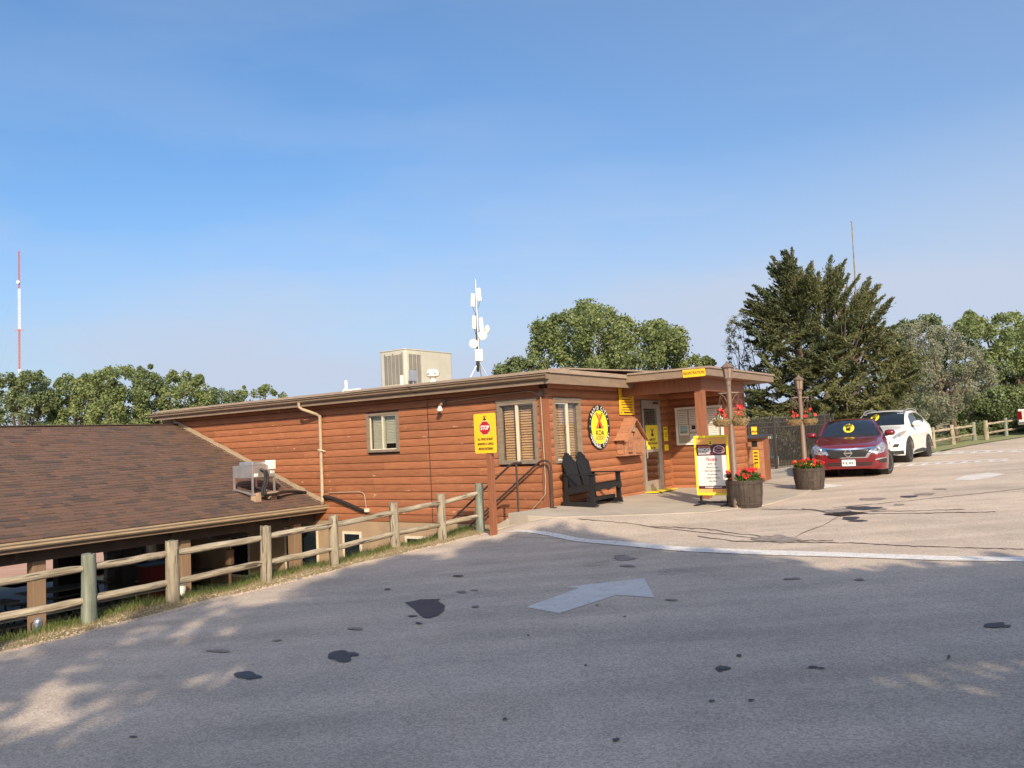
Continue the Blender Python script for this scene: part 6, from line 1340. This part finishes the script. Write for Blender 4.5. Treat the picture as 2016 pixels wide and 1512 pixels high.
# motorhome parked beside the camera; only its shadow reaches the picture
mh = thing('motorhome', 'tall cream motorhome parked at the right outside the picture, shading the road', 'motorhome', (4.55, 3.2, Gz(4.6, 0)), 0)
mb = MB(); mb.prism([(0, .5), (0, 2.5), (.12, 2.85), (.38, 3.1), (.8, 3.22), (2.5, 3.22), (2.5, .5)], lambda u, v: (u, -8, v), lambda u, v: (u, 0, v)); mb.build('body', M['carwhite'], mh, bevel=.05)
MB().span(.1, 2.4, -7.8, -.2, .35, .5).build('chassis', M['black'], mh); MB().span(.15, 2.35, .0, .02, 1.2, 2.2).build('windscreen', M['glass'], mh)
for x_, y_ in ((.2, -1.3), (.2, -6), (2.3, -1.3), (2.3, -6)):
    o = wheel(mh, x_, y_, .42, .26, math.pi / 2)
# ================================================================== trees
def inpoly(p, poly):
    x, y = p; c = False; j = len(poly) - 1
    for i in range(len(poly)):
        if ((poly[i][1] > y) != (poly[j][1] > y)) and (x < (poly[j][0] - poly[i][0]) * (y - poly[i][1]) / (poly[j][1] - poly[i][1]) + poly[i][0]): c = not c
        j = i
    return c
def leaves(parent, C, Rr, per, size, m, seed, tints=None, flat_=1.0, name='crown', up_=0, asp=.62):
    g = np.random.default_rng(seed); n = len(C); C = np.repeat(C, per, 0); Rr = np.repeat(Rr, per); t = np.repeat(g.random(n) if tints is None else tints, per)
    d = g.normal(size=(len(C), 3)); d /= np.linalg.norm(d, axis=1)[:, None]; rad = Rr * g.random(len(C)) ** .45; P = C + d * rad[:, None] * np.array([1, 1, flat_])
    a = g.normal(size=P.shape) + d * .6 + np.array([0, 0, up_]); a /= np.linalg.norm(a, axis=1)[:, None]; b = np.cross(a, g.normal(size=P.shape)); b /= np.linalg.norm(b, axis=1)[:, None]; c = np.cross(a, b)
    s_ = (size * g.uniform(.6, 1.25, len(P)))[:, None] / 2; b *= s_; c = c * s_ * asp
    V = np.stack([P - b, P - c, P + b, P + c], 1).reshape(-1, 3); T = np.repeat(np.clip(t * .6 + .4 * g.random(len(P)), 0, 1), 4)
    if parent is not None: V = V - np.array(parent.location)
    return mesh_leaf(name, V, T, m, parent)
def limbs(parent, base, targets, r0, m=None, name='trunk', seed=0, split=.45):
    """tapered trunk and limbs reaching for the crown clumps"""
    r_ = random.Random(seed); mb = MB(); base = Vector(base); top = sum((Vector(t) for t in targets), Vector()) / len(targets); fork = base.lerp(Vector((top.x, top.y, top.z)), split)
    j = lambda s_: Vector((r_.uniform(-s_, s_), r_.uniform(-s_, s_), r_.uniform(-s_, s_)))
    h = (top - base).length; mb.tube(catmull([base - Vector((0, 0, .3)), base.lerp(fork, .5) + j(h * .02), fork, fork.lerp(top, .5) + j(h * .04), top], 4), [r0 * (1 - .045 * k) for k in range(17)], 9)
    for t in targets:
        t = Vector(t); s_ = base.lerp(top, r_.uniform(split * .7, .95)); mid = s_.lerp(t, .5) + Vector((0, 0, -.06 * h)) * r_.random() + j(.05 * h); mb.tube(catmull([s_, mid, t], 4), [r0 * .42 * (1 - .11 * k) for k in range(9)], 6)
    if parent is not None: mb.v = [tuple(Vector(v) - parent.location) for v in mb.v]
    return mb.build(name, m or M['bark'], parent, smooth=True)
def outline_tree(name, label, outline, depth, thick, n, rr, per, size, m, seed, trunk_px, group=None, tr=.2, low=None, edge=0, up_=0, cat='tree', gap=0, nlimb=16, crown_name='crown'):
    g = random.Random(seed); bx_, by_ = trunk_px; b = aty(bx_, by_, depth); b.z = low if low is not None else b.z
    t = thing(name, label, cat, b, 0, group); xs = [p[0] for p in outline]; ys = [p[1] for p in outline]; cx_, cy_ = sum(xs) / len(xs), sum(ys) / len(ys); hw_ = (max(xs) - min(xs)) / 2
    C = []; holes = [(g.uniform(min(xs), max(xs)), g.uniform(min(ys), max(ys)), g.uniform(.05, .12) * hw_) for _ in range(gap)]
    k = 0
    while len(C) < n and k < n * 60:
        k += 1; p = (g.uniform(min(xs), max(xs)), g.uniform(min(ys), max(ys)))
        if not inpoly(p, outline) or any((p[0] - a) ** 2 + (p[1] - b_) ** 2 < c ** 2 for a, b_, c in holes): continue
        e = max(0, 1 - ((p[0] - cx_) / (hw_ * 1.08)) ** 2) ** .5; dd = depth + g.uniform(-1, 1) * thick * e; C.append(tuple(aty(p[0], p[1], dd)))
    # clumps hugging the outline give it its uneven silhouette
    for i in range(len(outline)):
        p, q = outline[i], outline[(i + 1) % len(outline)]; ln = math.hypot(q[0] - p[0], q[1] - p[1]); k_ = int(ln / (edge or 1e9))
        for s_ in range(k_): u = (s_ + g.random()) / k_; C.append(tuple(aty(p[0] + (q[0] - p[0]) * u + (cx_ - p[0]) * .03, p[1] + (q[1] - p[1]) * u + (cy_ - p[1]) * .04, depth + g.uniform(-.4, .4) * thick)))
    nC = len(C)
    if edge:
        for i in range(len(outline)):   # loose sprigs standing out of the crown
            p, q = outline[i], outline[(i + 1) % len(outline)]; my = (p[1] + q[1]) / 2
            if my > cy_: continue
            for s_ in range(max(1, int(math.hypot(q[0] - p[0], q[1] - p[1]) / edge))):
                if g.random() < .6: u = g.random(); C.append(tuple(aty(p[0] + (q[0] - p[0]) * u + g.uniform(-3, 3), p[1] + (q[1] - p[1]) * u - g.uniform(0, .2 * rr / depth * FPX + 3), depth + g.uniform(-.4, .4) * thick)))
    C = np.array(C); Rr = np.array([rr * (g.uniform(.6, 1.25) if i < nC else g.uniform(.28, .5)) for i in range(len(C))]); tg = [C[g.randrange(nC)] for _ in range(nlimb)]
    leaves(t, C, Rr, per, size, m, seed, up_=up_, name=crown_name); limbs(t, b, tg, tr, seed=seed); return t
LT = 48
outline_tree('cottonwood', 'cottonwood cut by the left picture edge, in front of the striped radio mast', [(-25, 760), (8, 744), (14, 737), (24, 750), (40, 757), (50, 733), (58, 745), (78, 737), (86, 752), (97, 766), (106, 800), (106, 865), (-25, 865)], LT, 2.6, 72, .42, 150, .17, M['leafd'], 1, (45, 1010), 'trees beyond the pavilion', low=LOW, edge=16, gap=5)
outline_tree('cottonwood', 'broad cottonwood between the left edge tree and the tallest one above the pavilion roof', [(106, 775), (118, 750), (133, 741), (142, 753), (165, 752), (175, 738), (188, 748), (190, 800), (195, 865), (106, 865)], LT + 1, 2.2, 62, .42, 150, .17, M['leaf'], 2, (150, 1010), 'trees beyond the pavilion', low=LOW, edge=15, gap=4)
outline_tree('cottonwood', 'tallest full cottonwood above the middle of the pavilion roof', [(180, 760), (190, 742), (210, 733), (232, 731), (252, 727), (262, 742), (275, 745), (292, 800), (290, 865), (182, 865)], LT - 1, 2.8, 92, .44, 160, .17, M['leaf'], 3, (235, 1010), 'trees beyond the pavilion', low=LOW, edge=15, gap=3)
outline_tree('cottonwood', 'cottonwood with loose upper sprigs left of the store roof', [(268, 745), (277, 728), (285, 740), (298, 725), (304, 740), (318, 748), (322, 770), (330, 865), (268, 865)], LT + 2, 2.2, 55, .38, 140, .17, M['leafd'], 4, (297, 1010), 'trees beyond the pavilion', low=LOW, edge=14, gap=3)
outline_tree('cottonwood', 'spiky topped cottonwood just left of the store roof end', [(322, 775), (334, 746), (341, 731), (346, 748), (358, 748), (366, 738), (376, 744), (380, 762), (391, 742), (400, 756), (409, 778), (412, 865), (322, 865)], LT, 2.2, 75, .36, 150, .16, M['leaf'], 5, (365, 1010), 'trees beyond the pavilion', low=LOW, edge=12, gap=2)
outline_tree('dark_shrub_tree', 'dark low tree rising just over the left end of the store roof', [(396, 790), (412, 770), (430, 766), (444, 778), (462, 776), (476, 790), (480, 865), (330, 865), (345, 810)], LT + 3, 2, 85, .40, 150, .15, M['leafd'], 6, (430, 1010), 'trees beyond the pavilion', low=LOW, edge=12)
outline_tree('thin_cottonwood', 'thin loose cottonwood top showing over the store roof line', [(466, 775), (478, 764), (492, 764), (505, 770), (514, 762), (532, 762), (540, 773), (552, 782), (566, 774), (574, 780), (560, 800), (540, 850), (470, 850)], LT + 4, 1.6, 30, .30, 130, .16, M['leaf'], 7, (515, 1010), 'trees beyond the pavilion', low=LOW, edge=15)
outline_tree('cottonwood', 'big round cottonwood behind the store roof and porch', [(1046, 735), (1050, 700), (1054, 660), (1052, 645), (1080, 640), (1092, 628), (1120, 622), (1145, 606), (1160, 606), (1172, 616), (1196, 614), (1212, 634), (1232, 632), (1246, 652), (1262, 655), (1290, 640), (1306, 640), (1316, 658), (1340, 660), (1346, 682), (1338, 700), (1345, 720), (1330, 760), (1040, 760)], 33, 3.0, 190, .42, 190, .13, M['leaf'], 8, (1195, 960), None, low=LOW, edge=11, gap=5, tr=.3)
outline_tree('small_cottonwood', 'small bushy tree top low on the roof line left of the big cottonwood', [(978, 735), (984, 722), (998, 726), (1012, 712), (1030, 716), (1050, 712), (1052, 745), (978, 745)], 31, .8, 16, .25, 150, .11, M['leafd'], 9, (1015, 950), None, low=LOW, edge=10, nlimb=8)
outline_tree('small_cottonwood', 'twin sprigs of a tree top showing above the porch canopy', [(1346, 722), (1362, 708), (1374, 706), (1380, 722), (1384, 712), (1394, 706), (1402, 716), (1402, 745), (1346, 745)], 32, .6, 12, .20, 150, .11, M['leaf'], 10, (1375, 950), None, low=LOW, edge=9, nlimb=8)
# right hand group
outline_tree('cottonwood', 'bright green cottonwood filling the right picture edge', [(1884, 645), (1898, 640), (1909, 614), (1918, 630), (1932, 632), (1946, 655), (1960, 634), (1968, 626), (1978, 640), (1990, 617), (2008, 625), (2014, 660), (2040, 640), (2120, 640), (2120, 870), (1890, 870), (1880, 760)], 44, 3.5, 260, .46, 170, .17, M['leaf'], 12, (1990, 880), None, low=.2, edge=14, tr=.3)
outline_tree('cottonwood', 'green tree top peeping over the silver leaved tree', [(1762, 655), (1778, 637), (1802, 641), (1818, 630), (1832, 626), (1850, 642), (1862, 660), (1850, 800), (1770, 800)], 46, 1.8, 60, .4, 150, .17, M['leafd'], 13, (1815, 880), None, low=.2, edge=12, nlimb=8)
ol = [(1744, 665), (1760, 652), (1776, 646), (1797, 640), (1815, 638), (1837, 650), (1860, 648), (1876, 652), (1889, 664), (1901, 688), (1922, 692), (1931, 715), (1952, 728), (1962, 744), (1950, 762), (1922, 772), (1905, 796), (1886, 806), (1866, 826), (1828, 830), (1797, 818), (1767, 806), (1748, 760)]
outline_tree('russian_olive', 'silver leaved spreading tree with crooked trunk behind the white car', ol, 35.5, 2.6, 200, .27, 190, .08, M['olive'], 14, (1888, 862), None, low=.45, edge=9, tr=.16, gap=20)
outline_tree('bare_olive', 'thin half bare grey tree at the left flank of the cedar', [(1432, 640), (1452, 622), (1466, 610), (1476, 640), (1470, 700), (1476, 760), (1450, 752), (1436, 730), (1436, 690)], 33, 1, 16, .16, 60, .07, M['olive'], 15, (1500, 870), None, low=.3, edge=10, tr=.05, nlimb=6)
def twigs(nm, base, tips, r0, seed, parent):
    r_ = random.Random(seed); mb = MB()
    for tp in tips:
        a = Vector(base); b = Vector(tp); m1 = a.lerp(b, .4) + Vector((r_.uniform(-.2, .2), 0, r_.uniform(-.3, .1))); P = catmull([a, m1, b], 5); mb.tube(P, [r0 * (1 - .085 * k) for k in range(len(P))], 5)
        for k in range(9):
            s_ = P[r_.randrange(3, len(P))]; d = Vector((r_.uniform(-1, .5), r_.uniform(-.4, .4), r_.uniform(-.3, .9))) * r_.uniform(.25, .7); q = s_ + d; mb.tube([s_, s_.lerp(q, .5) + Vector((0, 0, r_.uniform(-.06, .06))), q], [r0 * .3, r0 * .22, r0 * .08], 4)
            for _ in range(2): e = q + Vector((r_.uniform(-.3, .2), r_.uniform(-.1, .1), r_.uniform(-.1, .25))); mb.tube([s_.lerp(q, .6), e], [r0 * .16, r0 * .06], 3)
    if parent: mb.v = [tuple(Vector(v) - parent.location) for v in mb.v]
    return mb.build(nm, M['deadwood'], parent)
bo = [o for o in bpy.data.objects if o.name.startswith('bare_olive')][0]
twigs('bare_branches', aty(1500, 790, 33), [aty(*p, 33) for p in ((1436, 642), (1432, 668), (1430, 700), (1434, 745), (1446, 625), (1462, 612), (1440, 720), (1428, 735), (1450, 760))], .032, 3, bo)
# cedar: leaders, rising boughs and sprays
def cedar():
    D = 30.5; b = aty(1585, 872, D); b.z = .35; t = thing('cedar', 'large dark cedar with ragged rising boughs behind the picket fence', 'tree', b)
    out_ = [(1560, 488), (1569, 509), (1557, 527), (1580, 532), (1599, 540), (1604, 552), (1618, 550), (1632, 526), (1640, 540), (1654, 522), (1656, 540), (1673, 540), (1692, 540), (1690, 558), (1701, 568), (1722, 580), (1740, 578), (1738, 592), (1722, 604), (1740, 612), (1728, 632), (1756, 632), (1768, 640), (1748, 660), (1782, 682), (1806, 710), (1797, 756), (1784, 787), (1767, 812), (1740, 860), (1480, 860), (1468, 815), (1466, 782), (1474, 752), (1500, 715), (1490, 690), (1482, 664), (1466, 640), (1470, 615), (1492, 600), (1498, 576), (1530, 570), (1546, 556), (1512, 538), (1534, 534), (1537, 515), (1553, 500)]
    g = random.Random(21); P0 = []; DR = []; Ls = []
    def axis(x, y):   # image-space foot of the bough
        if x < 1590: return (1572 + (y - 500) * .02, y + 34)
        f_ = (x - 1590) / 200; return (1590 + f_ * 60, y + 60 + f_ * 50)
    n = 0; k = 0
    while n < 600 and k < 60000:
        k += 1; p = (g.uniform(1464, 1808), g.uniform(488, 858))
        if not inpoly(p, out_): continue
        e = max(.1, 1 - ((p[0] - 1620) / 200) ** 2) ** .5 * min(1, (p[1] - 470) / 150); dd = D + g.uniform(-1, 1) * 2.3 * e; q = aty(p[0], p[1], dd); ax_, ay_ = axis(*p); a = aty(ax_, ay_, D + (dd - D) * .3); d = (q - a).normalized(); d = (d + Vector((0, 0, .05 if p[0] < 1615 else .3)) + Vector((g.uniform(-.2, .2), g.uniform(-.2, .2), g.uniform(-.1, .1)))).normalized(); P0.append(q); DR.append(d); Ls.append(g.uniform(.6, 1.25)); n += 1
        if p[1] > 630 + 40 * g.random(): th_ = g.uniform(0, 6.283); hd = Vector((math.cos(th_), math.sin(th_) * .6 - .35, g.uniform(-.05, .35))); DR[-1] = (hd + DR[-1] * .35).normalized()
    for (tx, ty, fx, fy) in ((1560, 488, 1556, 560), (1569, 509, 1552, 535), (1512, 538, 1552, 556), (1600, 538, 1566, 572), (1632, 524, 1636, 590), (1655, 520, 1640, 585), (1693, 541, 1650, 600), (1673, 540, 1645, 580), (1701, 568, 1660, 625), (1742, 580, 1680, 640), (1741, 611, 1690, 650), (1768, 637, 1710, 690), (1498, 573, 1545, 610), (1470, 615, 1530, 640), (1804, 706, 1730, 730), (1782, 682, 1720, 710), (1468, 646, 1520, 670), (1540, 515, 1556, 535)):
        a = aty(fx, fy, D); q = aty(tx, ty, D); m_ = max(3, int((q - a).length / .16))
        for s_ in range(m_): c = a.lerp(q, (s_ + .2) / m_); P0.append(c); DR.append(((q - a).normalized() + Vector((g.uniform(-.35, .35), g.uniform(-.35, .35), g.uniform(-.05, .3)))).normalized()); Ls.append(.42 * (1 - .45 * s_ / m_))
    r_ = np.random.default_rng(5); V = []; T = []
    for q, d, ln in zip(P0, DR, Ls):
        q = np.array(q); d = np.array(d); m_ = int(230 * ln); s_ = r_.random(m_); w_ = .125 * ln * (1 - s_ * .9) + .008; side = r_.normal(size=(m_, 3)); C = q + d * ((s_ - .5) * ln)[:, None] + side * w_[:, None] * np.array([1, 1, .42]); u = d + r_.normal(size=(m_, 3)) * .45 + side * .25; u /= np.linalg.norm(u, axis=1)[:, None]; c = np.cross(u, r_.normal(size=(m_, 3))); c /= np.linalg.norm(c, axis=1)[:, None]
        l_ = (r_.uniform(.05, .11, m_))[:, None]; wv = l_ * .26; V.append(np.stack([C - u * l_, C - c * wv, C + u * l_, C + c * wv], 1).reshape(-1, 3)); tt = g.random(); tt = tt * .55 + .35 * max(0, min(1, (4.8 - q[2]) / 4)); T.append(np.repeat(np.clip(tt + .25 * (r_.random(m_) - .5), 0, 1), 4))
    V = np.concatenate(V) - np.array(b); mesh_leaf('crown', V, np.concatenate(T), M['cedar'], t)
    mb = MB(); tp = aty(1560, 495, D); mb.tube(catmull([b - Vector((0, 0, .3)), aty(1578, 760, D), aty(1566, 620, D), tp], 5), [.26 * (1 - .055 * k) for k in range(16)], 8)
    mb.tube(catmull([b, aty(1640, 740, D - .5), aty(1650, 640, D), aty(1668, 560, D)], 5), [.16 * (1 - .055 * k) for k in range(16)], 7)
    mb.tube(catmull([b, aty(1680, 780, D + .4), aty(1710, 690, D), aty(1735, 600, D)], 5), [.14 * (1 - .055 * k) for k in range(16)], 7)
    for i in range(70):
        j = g.randrange(len(P0)); q = P0[j]; s_ = Vector((g.uniform(-.1, .1) + b.x, b.y + g.uniform(-.1, .1), max(.6, q.z - g.uniform(.6, 1.6)))) if q.x < b.x + .6 else aty(1660, 740, D).lerp(q, g.uniform(.0, .3)); mb.tube([s_, s_.lerp(q, .5) - Vector((0, 0, .1)), q], [.05, .035, .01], 5)
    mb.v = [tuple(Vector(v) - b) for v in mb.v]; mb.build('trunk', M['bark'], t, smooth=True)
cedar()
# dark understorey behind the fences
for nm, lab, o_, dd, n_, sd, tp in (('hedge', 'dark thicket under the silver leaved tree behind the far rail fence', [(1740, 800), (1780, 780), (1880, 790), (1930, 770), (2120, 760), (2120, 880), (1920, 866), (1840, 884), (1740, 884)], 41, 230, 31, (1850, 880)), ('hedge', 'dark green bushes along the foot of the cedar behind the pickets', [(1462, 820), (1480, 806), (1560, 812), (1650, 806), (1740, 815), (1745, 880), (1462, 900)], 31.5, 90, 32, (1600, 880))):
    outline_tree(nm, lab, o_, dd, 1.6, n_, .42, 130, .15, M['leafd'], sd, tp, None, low=.2, edge=30, tr=.05, cat='bush')
# radio mast far away
q = aty(38.5, 750, 300); ms = thing('radio_mast', 'tall thin red and white radio mast far beyond the left trees', 'mast', (q.x, q.y, LOW)); Zt = aty(38, 494, 300).z - LOW; zc_ = [aty(38, y, 300).z - LOW for y in (494, 568, 648, 727, 790)] + [0]
M['mred'] = mat('mast_red', (.42, .16, .13), .7); M['mwhite'] = mat('mast_white', (.72, .73, .75), .7)
for k in range(5):
    z1, z0 = zc_[k], zc_[k + 1]; mb = MB(); w_ = .36
    for a in range(3): mb.tube([(w_ * math.cos(a * 2.094), w_ * math.sin(a * 2.094), z0), (w_ * math.cos(a * 2.094), w_ * math.sin(a * 2.094), z1)], .10, 4)
    nn = int((z1 - z0) / 1.2)
    for j in range(nn):
        za, zb_ = z0 + (z1 - z0) * j / nn, z0 + (z1 - z0) * (j + 1) / nn
        for a in range(3): mb.tube([(w_ * math.cos(a * 2.094), w_ * math.sin(a * 2.094), za), (w_ * math.cos((a + 1) * 2.094), w_ * math.sin((a + 1) * 2.094), zb_)], .05, 3, cap=False)
    mb.build('lattice_section', M['mred'] if k % 2 == 0 else M['mwhite'], ms)
MB().lathe([(0, -.4), (.6, -.35), (.6, .35), (0, .4)], 12, (.0, -.5, aty(38, 556, 300).z - LOW), rot=Euler((math.pi / 2, 0, 0)).to_matrix()).build('drum_antenna', M['mwhite'], ms)
MB().span(-1.8, 1.8, -.1, .1, aty(38, 651, 300).z - LOW, aty(38, 651, 300).z - LOW + .3).build('cross_arm', M['mred'], ms)
for k, y_ in enumerate((520, 590, 662)):
    zz = aty(38, y_, 300).z - LOW
    for a in range(3): MB().tube([(0, 0, zz), (70 * math.cos(a * 2.094 + .3), 70 * math.sin(a * 2.094 + .3), 0)], .011, 3).build('guy_wire', M['galv'], ms)
# thin wooden pole by the cedar
q = aty(1693, 850, 31.2); pole = thing('thin_pole', 'thin bare wooden pole rising above the cedar', 'pole', (q.x, q.y, .4)); tq = aty(1677, 437, 31.2)
rel = tq - Vector((q.x, q.y, .4)); P = catmull([Vector((0, 0, 0)), rel * .4 + Vector((.04, 0, 0)), rel * .75 + Vector((.03, 0, 0)), rel], 4); MB().tube(P, [.05 - .0024 * k for k in range(len(P))], 8).build('shaft', M['deadwood'], pole, smooth=True)
MB().tube([rel, rel + Vector((-.06, 0, .03))], .012, 5).build('tip_hook', M['deadwood'], pole)

# shade trees standing behind the camera
SUNNY = [(gnd(*p_), r2) for *p_, r2 in ((1925, 1340, .46), (1850, 1388, .46), (600, 1225, .42), (480, 1255, .42), (150, 1440, .42), (280, 1395, .40))]
def shade_tree(label, seed, region, n, per, size, YC, dens=1):
    g = random.Random(seed); C = []; th_ = Vector((to_sun.x, to_sun.y, 0)); el = to_sun.z; k = 0
    xs = [p[0] for p in region]; ys = [p[1] for p in region]
    while len(C) < n and k < n * 50:
        k += 1; p = (g.uniform(min(xs), max(xs)), g.uniform(min(ys), max(ys)))
        if not inpoly(p, region) or any((p[0] - a.x) ** 2 + ((p[1] - a.y) * .8) ** 2 < r2 ** 2 for a, r2 in SUNNY): continue
        yc = YC + g.uniform(-1.8, 1.8); s_ = (p[1] - yc) / -to_sun.y; c = Vector((p[0], p[1], 0)) + to_sun * s_; C.append(tuple(c))
    C = np.array(C); cx_ = C[:, 0].mean(); t = thing('shade_tree', label, 'tree', (cx_, YC, -.2)); Rr = np.array([.55 * g.uniform(.6, 1.2) for _ in C]); leaves(t, C, Rr, per, size, M['leaf'], seed); limbs(t, (cx_, YC, -.2), [C[g.randrange(len(C))] for _ in range(12)], .22, seed=seed)
shade_tree('shade tree behind the camera on the right outside the picture', 41, [(1.4, 2.5), (1.3, 10.7), (2.1, 10.2), (3, 9.2), (3.5, 8.2), (5.6, 8.2), (6.4, 6), (6.4, 2.5)], 190, 90, .30, -5.5)
shade_tree('shade tree straight behind the camera outside the picture', 42, [(-1.5, 2.5), (-1.6, 5.0), (-2.0, 6.2), (-2.7, 7.4), (-2.7, 8.6), (-1.9, 10.6), (-.9, 11.7), (.2, 12.6), (.75, 13.3), (1.1, 12.2), (1.8, 10.6), (1.8, 2.5)], 250, 90, .30, -6.5)
shade_tree('loose shade tree behind the camera on the left outside the picture', 43, [(-6.5, 2.5), (-6.3, 6.5), (-4.6, 8.2), (-3.6, 9.0), (-2.6, 9.6), (-1.8, 10.8), (-1.6, 2.5)], 62, 70, .28, -7)
